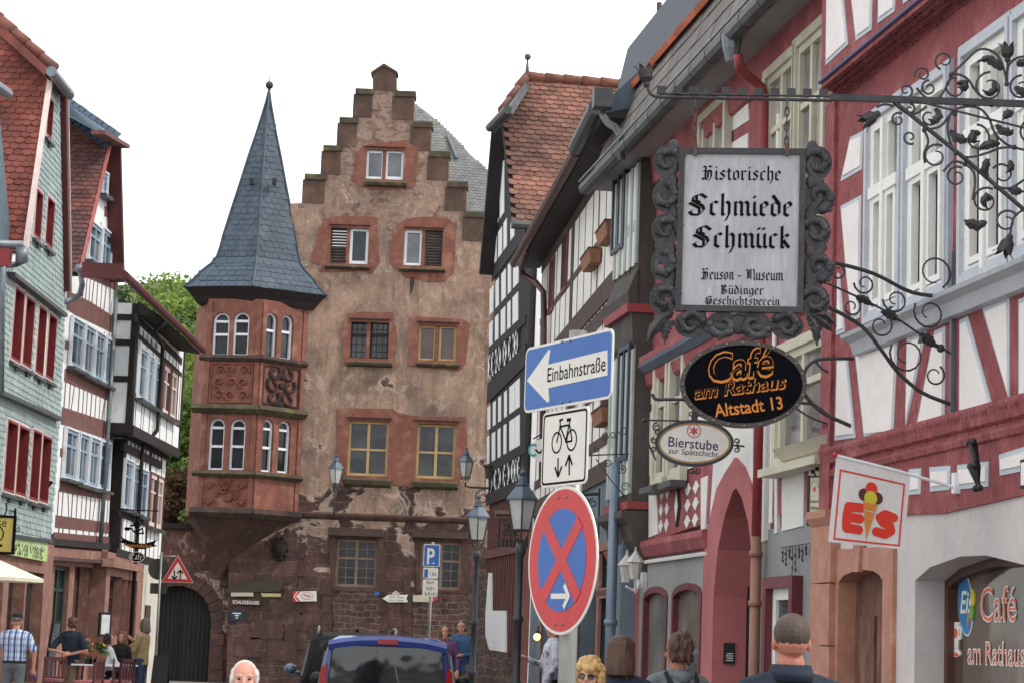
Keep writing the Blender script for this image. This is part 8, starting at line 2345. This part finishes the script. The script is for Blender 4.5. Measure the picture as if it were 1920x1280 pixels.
def cloth(n, a, b_=None, **k): return mat(n, a, b_, scale=7, rough=.9, bump=.7, bscale=7, bdist=.05, grain=(1, 1, .7), **k)
def hairm(n, a, b_): return mat(n, a, b_, scale=26, rough=.55, bump=.6, stretch=(1, 1, .25), bscale=60)
h_brown = hairm('brown_hair', (92, 60, 40), (58, 39, 28)); h_grey = hairm('grey_brown_hair', (112, 98, 86), (84, 72, 64)); h_white = hairm('white_hair', (226, 220, 208), (200, 192, 182))
h_blond = hairm('blond_hair', (214, 178, 116), (172, 132, 76)); h_dark = hairm('dark_hair', (52, 40, 36), (38, 30, 28)); h_shav = hairm('cropped_hair', (82, 64, 56), (70, 53, 46))
m_navyc = cloth('navy_cloth', (34, 40, 58), (28, 33, 48)); m_jean = cloth('jeans', (52, 66, 96), (42, 54, 80)); m_khaki = cloth('khaki_cloth', (146, 128, 108), (130, 112, 94)); m_greyc = cloth('grey_cloth', (108, 114, 116), (94, 100, 104))
m_blackc = cloth('black_cloth', (30, 30, 34), (24, 24, 27)); m_tan = cloth('tan_jacket_cloth', (158, 134, 98), (140, 118, 84)); m_whitec = cloth('white_cloth', (222, 222, 222), (206, 208, 210)); m_denim = cloth('denim', (70, 104, 146), (58, 88, 128)); m_purple = cloth('purple_cloth', (112, 78, 116), (96, 66, 102))
# checked shirt
def check_mat():
 m, t, b_, co = newmat('checked_shirt'); sp_ = t.nodes.new('ShaderNodeSeparateXYZ'); t.links.new(co, sp_.inputs[0]); fs_ = []
 for ax_, sc_ in ((0, 62), (2, 62)):
  for f_, th in ((1.0, .55), (2.0, .8)):
   mu = _n(t, 'ShaderNodeMath', operation='MULTIPLY'); mu.inputs[1].default_value = sc_ * f_; t.links.new(sp_.outputs[ax_], mu.inputs[0]); si = _n(t, 'ShaderNodeMath', operation='SINE'); t.links.new(mu.outputs[0], si.inputs[0]); fs_.append(ramp(t, si.outputs[0], [(th - .15, 0.0), (th, 1.0)]))
 c = mixn(t, fs_[0], lin((214, 220, 226)), lin((66, 92, 150))); c = mixn(t, fs_[1], c, lin((120, 144, 186))); c2 = mixn(t, fs_[2], lin((200, 208, 220)), lin((84, 110, 160))); c = mixn(t, .5, c, c2, 'MULTIPLY'); t.links.new(c, b_.inputs['Base Color']); b_.inputs['Roughness'].default_value = .9
 return m
r, Hd, Vz = person('man in a dark cap and blue checked shirt seen from behind at the left edge', 33, 1150, 36, -4, 1.78, 1.18, top=check_mat(), sleeve=.5, legs=m_greyc, hair=h_grey, hairstyle='shaved', hem=.98, arms=(((-.33, -.02, 1.14), (-.31, .05, .88)), ((.33, -.02, 1.14), (.31, .05, .88))))
bm = B(); lathe(bm, [(.094, .165), (.1, .19), (.092, .23), (.06, .255), (.01, .265)], (0, 0, 0), 16);
for v in bm.verts: v.co = Vector(Hd(v.co.x * .9, v.co.y * 1.05 - .005, v.co.z - .005))
prism_z(bm, [Hd(-.07, .07, 0)[:2], Hd(.07, .07, 0)[:2], Hd(.05, .15, 0)[:2], Hd(-.05, .15, 0)[:2]], Hd(0, 0, .165)[2], Hd(0, 0, .175)[2]); obj('cap', bm, m_blackc, r)
bm = B(); lathe(bm, [(.2, .955), (.2, .99)], (0, 0, 0), 18); bm.transform(Matrix.Diagonal((1, .72, 1, 1))); obj('belt', bm, m_dark_t, r)
bm = B(); blob(bm, (.31, .12, .76), .06, (.8, .8, 1.2)); obj('purse', bm, m_purple, r)
person('man in a navy t-shirt and khaki trousers holding his hands behind his back', 137, 1157, 43, -12, 1.78, 1.12, top=m_navyc, topname='t_shirt', sleeve=.5, legs=m_khaki, hair=h_brown, arms=(((-.38, -.14, 1.12), (-.06, -.19, 1.06)), ((.38, -.14, 1.12), (.06, -.2, 1.04))), turn=18, face=False, hem=.84)
person('woman with dark wavy hair in a white jacket sitting at the cafe table', 205, 1188, 44.5, -60, 1.68, 1.0, top=m_whitec, topname='jacket', legs=m_blackc, hair=h_dark, hairstyle='wavy', seated=True, turn=-20, arms=(((-.26, .1, 1.12), (-.12, .38, 1.08)), ((.26, .1, 1.12), (.12, .4, 1.08))))
person('woman with reddish hair in a black jacket sitting facing the street', 229, 1184, 45.6, 170, 1.7, 1.05, top=m_blackc, topname='jacket', legs=m_jean, hair=hairm('auburn_hair', (124, 78, 56), (96, 60, 46)), hairstyle='bob', seated=True, arms=(((-.27, .06, 1.12), (-.05, .28, 1.1)), ((.27, .06, 1.12), (.16, .22, 1.3))))
r, Hd, Vz = person('woman in a tan jacket and jeans standing with folded arms beside the cafe table', 271, 1160, 44, 75, 1.74, 1.05, top=m_tan, topname='jacket', legs=m_jean, hair=h_grey, hairstyle='bob', hem=.82, arms=(((-.26, .08, 1.12), (.02, .24, 1.2)), ((.26, .1, 1.12), (.0, .24, 1.32))))
bm = B(); blob(bm, (.16, .16, .98), .16, (.5, .9, 1.2), 12); obj('handbag', bm, m_khaki, r, True)
person('old man with a high bald forehead and white hair walking towards the viewer', 460, 1238, 12.2, 186, 1.49, 1.1, skin=mat('ruddy_skin', (216, 160, 138), (204, 140, 120), scale=12, rough=.55, bump=.1), top=m_greyc, legs=m_jean, hair=h_white, hairstyle='bald', vox=.009)
r, Hd, Vz = person('woman with curly blond hair and dark sunglasses under the no-stopping sign', 1106, 1236, 14, 165, 1.56, 1.0, top=m_whitec, topname='blouse', legs=m_jean, hair=h_blond, hairstyle='curly', vox=.009)
bm = B()
for s in (-1, 1):
 q = [Hd(s * (.034 + .027 * math.cos(t * math.pi / 6)), .1 - .006 * abs(math.cos(t * math.pi / 6)), .116 + .02 * math.sin(t * math.pi / 6)) for t in range(12)]; q2 = [tuple(Vector(p_) - Vector(Hd(0, .006, 0)) + Vector(Hd(0, 0, 0))) for p_ in q]; hexa(bm, q, q2)
 tube(bm, [Hd(s * .06, .09, .122), Hd(s * .08, .0, .12)], .003, 5)
tube(bm, [Hd(-.012, .1, .122), Hd(.012, .1, .122)], .003, 5); obj('sunglasses', bm, glass_mat('sunglass_lens', (18, 16, 18), .1), r)
person('woman with a brown bob in a navy jacket seen from behind by the downpipe', 1165, 1195, 15, -8, 1.7, 1.08, top=m_navyc, topname='jacket', legs=m_jean, hair=h_brown, hairstyle='bob', face=False, vox=.009)
r, Hd, Vz = person('man with short brown hair, grey hoodie and black backpack seen from behind', 1272, 1188, 15.4, 22, 1.75, 1.1, skin=m_skin_t, top=m_greyc, topname='hoodie', legs=m_jean, hair=h_brown, vox=.009, turn=10)
bm = B(); blob(bm, (0, -.2, 1.18), .2, (.86, .55, 1.15), 16); blob(bm, (0, -.26, 1.08), .13, (.9, .6, .9), 12); bpk = obj('backpack', bm, m_blackc, r, True)
for s in (-1, 1): bm = B(); tube(bm, [(s * .1, -.16, 1.34), (s * .11, -.05, 1.47), (s * .12, .09, 1.4), (s * .14, .12, 1.2), (s * .15, -.02, 1.02)], .022, 6); obj('strap', bm, m_blackc, bpk)
bm = B(); limb(bm, [(-.07, -.05, 1.46), (0, -.09, 1.44), (.07, -.05, 1.46)], [.045, .055, .045]); obj('hood', bm, m_greyc, r, True)
bm = B(); tube(bm, [Hd(-.05, .092, .12), Hd(-.083, .05, .12), Hd(-.085, -.01, .11)], .0035, 5); obj('glasses', bm, m_black, r)
r, Hd, Vz = person('man with a shaved head and dark navy shirt seen from behind, in front', 1484, 1151, 10.2, 3, 1.83, 1.12, skin=mat('flushed_skin', (196, 128, 104), (176, 108, 88), scale=8, rough=.55, bump=.1), top=mat('dark_navy_shirt', (26, 36, 54), (22, 30, 46), scale=6, rough=.85, bump=.3, bscale=8, bdist=.04), topname='shirt', legs=m_jean, hair=h_shav, hairstyle='shaved', vox=.007, neck=1.12, face=False)
bm = B(); lathe(bm, [(.1, 1.45), (.086, 1.515), (.091, 1.525), (.115, 1.45)], (0, -.012, 0), 20); bm.transform(Matrix.Diagonal((1, .98, 1, 1))); obj('collar', bm, MATS['dark_navy_shirt'], r, True)
person('older woman in a purple top standing left of the couple by the lamp post', 835, 1172, 42, 185, 1.76, 1.05, top=m_purple, topname='blouse', legs=m_khaki, hair=h_grey, hairstyle='wavy')
r, Hd, Vz = person('man in a blue denim jacket and beige trousers standing by the farther lamp post', 866, 1163, 42.3, 172, 1.84, 1.08, top=m_denim, topname='jacket', legs=m_khaki, hair=h_grey, hem=.78, arms=(((-.27, .02, 1.14), (-.08, .22, 1.12)), ((.27, .02, 1.14), (.2, .2, 1.32))))
person('person in a white patterned shirt standing in the brown doorway behind the sign post', 1038, 1160, 29.5, 100, 1.76, 1.1, top=mat('patterned_shirt', (224, 222, 224), (206, 206, 214), (84, 84, 110), scale=9, rough=.9), legs=m_blackc, hair=h_grey, face=False, arms=(((-.27, .0, 1.14), (-.26, .1, .9)), ((.27, .1, 1.13), (.22, .3, 1.2))))
# ================================================================== pavement along the right row
bm = B(); prism_z(bm, [(-1.2, 41), (-.1, 35.5), (1.0, 26), (4, 26), (4, 47), (-.6, 47)], 0, .14); o = obj('pavement', bm, mat('pavement_slabs', (150, 144, 138), (130, 126, 122), scale=3, rough=.9)); o['kind'] = 'structure'
# ================================================================== vehicles
def car_paint(n, a):
 m = mat(n, a, tuple(int(x * .9) for x in a), rough=.28); m.node_tree.nodes['Principled BSDF'].inputs['Coat Weight'].default_value = 1.0; return m
def loft(bm, secs):
 """closed body from sections: each (y, [(half width, z), ...]) bottom to top"""
 rg = []
 for y, pr in secs:
  ring_ = [(w, y, z) for w, z in pr] + [(-w, y, z) for w, z in pr[::-1]]; rg.append([bm.verts.new(p_) for p_ in ring_])
 n = len(rg[0])
 for i in range(len(rg) - 1):
  for k in range(n): bm.faces.new((rg[i][k], rg[i][(k + 1) % n], rg[i + 1][(k + 1) % n], rg[i + 1][k]))
 bm.faces.new(rg[0]); bm.faces.new(rg[-1])
m_tyre = mat('tyre_rubber', (30, 30, 31), rough=.9); m_rim = mat('alloy', (150, 152, 156), rough=.35, metal=.7); matte(car_paint('anthracite_paint', (26, 24, 24)), .08, .6).node_tree.nodes['Principled BSDF'].inputs['Coat Weight'].default_value = .04
m_tail = mat('tail_lamp_red', (178, 22, 26), (150, 16, 22), scale=8, rough=.2); m_cgl = glass_mat('car_glass', (14, 16, 18), .04, (34, 38, 42))
def wheels(root, ys, tr, r_=.31):
 for y in ys:
  for s in (-1, 1):
   bm = B(); M = Matrix.Rotation(rad(90), 3, 'Y'); lathe(bm, [(r_ * .6, -.1), (r_ * .96, -.1), (r_, -.06), (r_, .06), (r_ * .96, .1), (r_ * .6, .1)], (s * tr, y, r_), 20, M); w = obj('wheel', bm, m_tyre, root, True)
   bm = B(); lathe(bm, [(.02, .09), (r_ * .3, .1), (r_ * .62, .085), (r_ * .62, -.085), (.02, -.085)], (s * tr, y, r_), 14, M); obj('rim', bm, m_rim, w)
q = at(728, 1191, 27.0)
van = empty('blue_van', 'bright blue small van seen from the rear with large rear window and red tail lamps', 'van', Matrix.Translation((q.x + .0, 27.0, 0)) @ Matrix.Rotation(rad(2.0), 4, 'Z'))
VB = car_paint('van_blue_paint', (34, 62, 150)); HV = q.z
def vsec(y, top, k=1.0, bw=.86): return (y, [(bw * .92 * k, .22), (bw * k, .45), (bw * 1.0 * k, .95), (bw * .94 * k, 1.15), (bw * .9 * k, top - .22), (bw * .85 * k, top - .07), (bw * .72 * k, top - .015), (.25, top)])
bm = B(); loft(bm, [vsec(-.02, HV - .06, .985), vsec(.08, HV - .01), vsec(.6, HV), vsec(2.4, HV - .02), vsec(2.9, HV - .1), (3.45, [(.8, .22), (.85, .45), (.85, .9), (.8, 1.0), (.74, 1.04), (.66, 1.06), (.5, 1.08), (.25, 1.1)]), (4.1, [(.7, .25), (.76, .45), (.74, .75), (.68, .82), (.6, .85), (.5, .88), (.4, .9), (.2, .91)])])
vb = obj('body', bm, VB, van, True)
mod = vb.modifiers.new('b', 'BEVEL'); mod.width = .02; mod.segments = 2
bm = B(); yr = -.035; pts = [(-.7, .98), (.7, .98), (.71, 1.1), (.68, HV - .2), (.64, HV - .14), (-.64, HV - .14), (-.68, HV - .2), (-.71, 1.1)]; hexa(bm, [(x, yr - .02, z) for x, z in pts], [(x, yr + .02, z) for x, z in pts]); rw = obj('rear_window', bm, m_cgl, van)
bm = B(); holed(bm, [(-.72, .95), (.72, .95), (.73, 1.1), (.7, HV - .19), (.65, HV - .12), (-.65, HV - .12), (-.7, HV - .19), (-.73, 1.1)], [pts], yr - .012, yr + .015); obj('window_seal', bm, m_black, rw)
bm = B(); tube(bm, [(.18, yr - .035, .99), (.1, yr - .035, HV - .36)], .009, 5); tube(bm, [(.18, yr - .035, .99), (.12, yr - .045, .99)], .02, 6); obj('wiper', bm, m_alu, van)
bm = B(); box(bm, -.13, .13, -.105, -.05, HV - .105, HV - .045); obj('brake_light', bm, m_tail, van)
bm = B(); sp2 = [[(x, y, HV + z - .075 * abs(x / .74) ** 2.6) for y, z in ((.02, -.13), (-.07, -.125), (-.09, -.06), (-.06, -.01), (.25, .008))] for x in [-.74 + 1.48 * i / 14 for i in range(15)]]
for i in range(14): hexa(bm, sp2[i], sp2[i + 1])
obj('spoiler', bm, VB, van)
for s in (-1, 1):
 bm = B(); hexa(bm, [(s * .735, -.045, .78), (s * .85, -.025, .78), (s * .815, -.025, 1.24), (s * .75, -.04, 1.3)], [(s * .735, .06, .78), (s * .868, .12, .78), (s * .83, .12, 1.24), (s * .75, .06, 1.3)]); obj('tail_lamp', bm, m_tail, van)
 bm = B(); hexa(bm, [(s * .874, .35, 1.02), (s * .874, 2.7, 1.02), (s * .79, 2.6, HV - .24), (s * .805, .4, HV - .22)], [(s * .85, .35, 1.02), (s * .85, 2.7, 1.02), (s * .77, 2.6, HV - .24), (s * .78, .4, HV - .22)]); obj('side_window', bm, m_cgl, van)
 bm = B(); blob(bm, (s * 1.0, 2.75, 1.06), .1, (1, .6, .9)); tube(bm, [(s * .84, 2.78, 1.0), (s * .98, 2.75, 1.04)], .025, 6); obj('mirror', bm, m_black, van, True)
bm = B(); box(bm, -.84, .84, -.12, .1, .3, .56); obj('bumper', bm, VB, van)
bm = B(); box(bm, -.26, .26, -.075, -.03, .66, .78); obj('number_plate', bm, m_sw, van)
wheels(van, (.75, 3.2), .76)
q = at(672, 1187, 33)
suv = empty('dark_estate_car', 'dark grey estate car with silver roof rails parked in front of the blue van', 'car', Matrix.Translation((q.x, 33, 0)) @ Matrix.Rotation(rad(5), 4, 'Z'))
SP = MATS['anthracite_paint']; HS = q.z + .02
def ssec(y, top, k=1.0): return (y, [(.8 * k, .25), (.87 * k, .5), (.88 * k, .85), (.84 * k, 1.0), (.74 * k, top - .2), (.68 * k, top - .05), (.5 * k, top - .01), (.2, top)])
bm = B(); loft(bm, [(-.1, [(.78, .3), (.84, .5), (.85, .85), (.8, .98), (.74, 1.05), (.66, 1.1), (.5, 1.12), (.2, 1.14)]), ssec(.35, HS - .08, .98), ssec(.9, HS), ssec(2.2, HS), ssec(2.7, HS - .14), (3.5, [(.78, .25), (.86, .5), (.86, .85), (.8, .95), (.7, .99), (.6, 1.0), (.45, 1.02), (.2, 1.03)]), (4.4, [(.66, .3), (.74, .5), (.74, .7), (.68, .76), (.6, .79), (.5, .8), (.4, .82), (.2, .83)])])
obj('body', bm, SP, suv, True)
for s in (-1, 1):
 bm = B(); tube(bm, [(s * .6, .5, HS - .06), (s * .6, .55, HS + .05), (s * .6, 1.4, HS + .07), (s * .6, 2.3, HS + .05), (s * .6, 2.4, HS - .06)], .022, 8); obj('roof_rail', bm, m_rim, suv, True)
 bm = B(); hexa(bm, [(s * .86, .5, 1.02), (s * .86, 3.1, 1.02), (s * .75, 2.5, HS - .2), (s * .755, .7, HS - .2)], [(s * .82, .5, 1.02), (s * .82, 3.1, 1.02), (s * .72, 2.5, HS - .2), (s * .72, .7, HS - .2)]); obj('side_window', bm, m_cgl, suv)
 bm = B(); blob(bm, (s * 1.04, 2.6, 1.08), .11, (1, .6, .8)); tube(bm, [(s * .84, 2.65, 1.0), (s * 1.0, 2.6, 1.05)], .03, 6); obj('mirror', bm, car_paint('mirror_blue_grey', (70, 88, 110)), suv, True)
 bm = B(); box(bm, s * .62, s * .85, -.13, .05, .68, .86); obj('tail_lamp', bm, m_tail, suv)
bm = B(); hexa(bm, [(-.62, -.04, 1.1), (.62, -.04, 1.1), (.56, .3, HS - .14), (-.56, .3, HS - .14)], [(-.62, .03, 1.08), (.62, .03, 1.08), (.56, .36, HS - .16), (-.56, .36, HS - .16)]); obj('rear_window', bm, matte(glass_mat('tinted_glass', (12, 13, 15), .1, (26, 28, 30)), .25, .12), suv)
bm = B(); ball(bm, (-.0, 1.0, HS + .03), .03, 8); tube(bm, [(0, 1.0, HS - .02), (0, .96, HS + .06)], .012, 6); obj('aerial', bm, m_black, suv)
wheels(suv, (.8, 3.5), .78, .33)
# ================================================================== cafe terrace on the left
m_chair = mat('red_brown_chair', (92, 44, 40), (74, 36, 34), scale=6, rough=.6); m_cush = mat('checked_cushion', (214, 160, 164), (176, 60, 66), (220, 200, 200), scale=14, rough=.9)
def chair(u, v, D, rz, lab, first=None):
 q = at(u, v, D)
 if first is None:
  r = empty('folding_chair', lab, 'chair', None, 'terrace chairs')
  bm = B(); box(bm, -.22, .22, -.21, .21, .43, .46); st = obj('seat', bm, m_chair, r)
  bm = B(); prism_z(bm, rrect(-.21, -.2, .21, .2, .05), .462, .51); obj('cushion', bm, m_cush, r)
  bm = B()
  for s in (-.2, .2): box(bm, s - .02, s + .02, -.25, -.21, .4, .92)
  for k in range(5): box(bm, -.15 + .075 * k - .02, -.15 + .075 * k + .02, -.24, -.22, .55, .86)
  box(bm, -.22, .22, -.25, -.21, .86, .93); box(bm, -.2, .2, -.245, -.215, .52, .56); obj('backrest', bm, m_chair, r)
  for s in (-.2, .2):
   for y0, y1 in ((-.22, .2), (.2, -.22)): bm = B(); tube(bm, [(s + (.015 if y0 < 0 else -.015), y0, 0), (s, y1, .45)], .017, 6); obj('leg', bm, m_chair, r)
 else:
  r = first.copy(); COL.objects.link(r); r['label'] = lab
  for ch in first.children: c = ch.copy(); COL.objects.link(c); c.parent = r
 r.location = (q.x, D, .12); r.rotation_euler = (0, 0, rad(rz))
 return r
c0 = chair(104, 1240, 41.5, 12, 'red brown folding chair with checked cushion left of the man in navy')
chair(165, 1250, 41.2, 75, 'folding chair with checked cushion nearest the man in navy, at the terrace table', c0); chair(190, 1252, 41.8, 100, 'folding chair with checked cushion in the middle of the terrace row', c0); chair(222, 1250, 42.4, 60, 'folding chair with checked cushion at the far end of the terrace row', c0)
bm = B(); prism_z(bm, [(-9.6, 39), (-7.0, 39), (-6.9, 50), (-9.9, 50)], 0, .12); o = obj('terrace', bm, MATS['pavement_slabs']); o['kind'] = 'structure'
for u, D, lab in ((186, 43.0, 'white topped terrace table with pots and flowers on it'), (216, 44.0, 'white topped terrace table in front of the seated women')):
 q = at(u, 1242, D); r = empty('terrace_table', lab, 'table', Matrix.Translation((q.x, D, .12)), 'terrace tables')
 bm = B(); prism_z(bm, rrect(-.5, -.35, .5, .35, .04), .76, .79); obj('tabletop', bm, m_wwhite, r)
 for s in (-.4, .4):
  for y in (-.28, .28): bm = B(); tube(bm, [(s, y, 0), (s * .9, y * .9, .76)], .02, 6); obj('leg', bm, m_chair, r)
q = at(172, 1230, 43.2); zt = .12 + .79
r = empty('flower_box', 'terracotta trough of flowers on the white terrace table', 'planter', Matrix.Translation((q.x, 43.2, zt)))
bm = B(); hexa(bm, [(-.26, -.09, 0), (.26, -.09, 0), (.26, .09, 0), (-.26, .09, 0)], [(-.3, -.11, .2), (.3, -.11, .2), (.3, .11, .2), (-.3, .11, .2)]); obj('trough', bm, m_box, r)
bm = B()
for k in range(9): leaves(bm, (random.uniform(-.26, .26), 0, .28 + random.uniform(0, .12)), .1, 22, .04)
obj('leaves', bm, lm2, r); bm = B()
for k in range(12): ball(bm, (random.uniform(-.28, .28), random.uniform(-.1, .05), random.uniform(.28, .45)), .025, 6)
obj('blossoms', bm, mat('yellow_blossom', (222, 190, 70), (210, 120, 60), scale=8, rough=.7), r)
for u, D, lab in ((196, 43.4, 'small white flower pot on the terrace table'),):
 q = at(u, 1236, D); r = empty('flower_pot', lab, 'planter', Matrix.Translation((q.x, D, zt))); bm = B(); lathe(bm, [(.05, 0), (.075, .14), (.08, .15)], (0, 0, 0), 10); obj('pot', bm, m_wwhite, r); bm = B(); leaves(bm, (0, 0, .22), .1, 40, .035); obj('leaves', bm, lm1, r)
for i, (u, c) in enumerate(((165, m_dark_t), (170, m_sk), (180, m_dark_t), (160, m_glass_gr))):
 q = at(u, 1238, 42.85); o = empty('bottle', 'small dark bottle standing in a row on the white terrace table', 'bottle', Matrix.Translation((q.x, 42.85, zt)), 'bottles on the terrace table'); bm = B(); lathe(bm, [(.03, 0), (.032, .09), (.012, .13), (.012, .17)], (0, 0, 0), 8); obj('glass_body', bm, c, o)
 bm = B(); lathe(bm, [(.014, .17), (.014, .19)], (0, 0, 0), 8); obj('cap', bm, m_sr, o)
# parasol at the left edge
q = at(-40, 1060, 38); r = empty('cream_parasol', 'open cream parasol whose edge reaches in from the left above the man with the cap', 'parasol', Matrix.Translation((q.x, 38, 0)))
zr = at(80, 1085, 38).z; hw_ = abs(at(82, 1085, 38).x - q.x); bm = B(); N_ = 8
tp = [bm.verts.new((0, 0, zr + .45))]; e_ = [bm.verts.new((hw_ * math.cos(k * math.pi / 4), hw_ * math.sin(k * math.pi / 4), zr + (.0 if k % 2 == 0 else .0))) for k in range(8)]; e2 = [bm.verts.new((hw_ * math.cos(k * math.pi / 4), hw_ * math.sin(k * math.pi / 4), zr - .06)) for k in range(8)]
for k in range(8): bm.faces.new((tp[0], e_[k], e_[(k + 1) % 8])); bm.faces.new((e_[k], e2[k], e2[(k + 1) % 8], e_[(k + 1) % 8]))
obj('canopy', bm, mat('cream_canvas', (232, 222, 198), (222, 212, 188), rough=.8), r)
bm = B(); tube(bm, [(0, 0, 0), (0, 0, zr + .5)], .03, 8); lathe(bm, [(.3, 0), (.3, .08), (.05, .1)], (0, 0, 0), 16); obj('pole', bm, m_wwhite, r)
for k in range(8): bm = B(); tube(bm, [(0, 0, zr + .42), (hw_ * math.cos(k * math.pi / 4), hw_ * math.sin(k * math.pi / 4), zr - .02)], .012, 5); obj('rib', bm, m_wwhite, r)
# chalkboard, menu case, A-board
q = at(94, 1190, 47.5); r = empty('chalkboard', 'tall narrow menu chalkboard leaning by the dark red corner post', 'board', Matrix.Translation((q.x, 47.5, 0)) @ Matrix.Rotation(rad(86), 4, 'Z'))
bm = B(); prism_x(bm, [(0, .3), (.04, .3), (-.1, 1.75), (-.14, 1.75)], -.3, .3); obj('frame', bm, m_dark_t, r); bm = B(); prism_x(bm, [(-.006, .36), (-.009, .36), (-.142, 1.69), (-.145, 1.69)], -.25, .25); obj('slate', bm, mat('chalk_slate', (104, 112, 116), (70, 76, 80), (150, 154, 156), scale=12, rough=.9, stretch=(.4, 1, 3)), r)
q = at(199, 1170, 53.4); r = empty('menu_showcase', 'black framed menu case with white sheet on the sandstone wall beside the window', 'case', Matrix.Translation((q.x, 53.3, q.z)) @ Matrix.Rotation(rad(35), 4, 'Z')); bm = B(); box(bm, -.16, .16, 0, .08, -.3, .3); obj('case', bm, m_black, r); bm = B(); box(bm, -.11, .11, -.006, -.001, -.24, .24); obj('sheet', bm, m_whitec, r)
q = at(302, 1245, 58); r = empty('a_board', 'dark folding A-board on the pavement under the warning triangle', 'board', Matrix.Translation((q.x, 58, 0)));
for s in (-1, 1): bm = B(); hexa(bm, [(-.22, s * .3, 0), (.22, s * .3, 0), (.2, s * .02, .95), (-.2, s * .02, .95)], [(-.22, s * .27, 0), (.22, s * .27, 0), (.2, s * .001, .95), (-.2, s * .001, .95)]); obj('panel', bm, m_black, r)
# lamp in the doorway: lit
q = at(1007, 1193, 31.5); r = empty('door_lamp', 'small lit yellow lamp glowing in the brown doorway', 'lamp', Matrix.Translation((q.x, 31.5, q.z)))
em, t, b_, co = newmat('lamp_glow'); b_.inputs['Emission Color'].default_value = (1, .62, .16, 1); b_.inputs['Emission Strength'].default_value = 3.0
bm = B(); ball(bm, (0, 0, 0), .055, 10); obj('bulb', bm, em, r); bm = B(); tube(bm, [(0, .02, .05), (.02, .15, .16), (.02, .4, .16)], .015, 6); lathe(bm, [(.06, .05), (.02, .09)], (0, 0, 0), 8); obj('arm', bm, m_black, r)
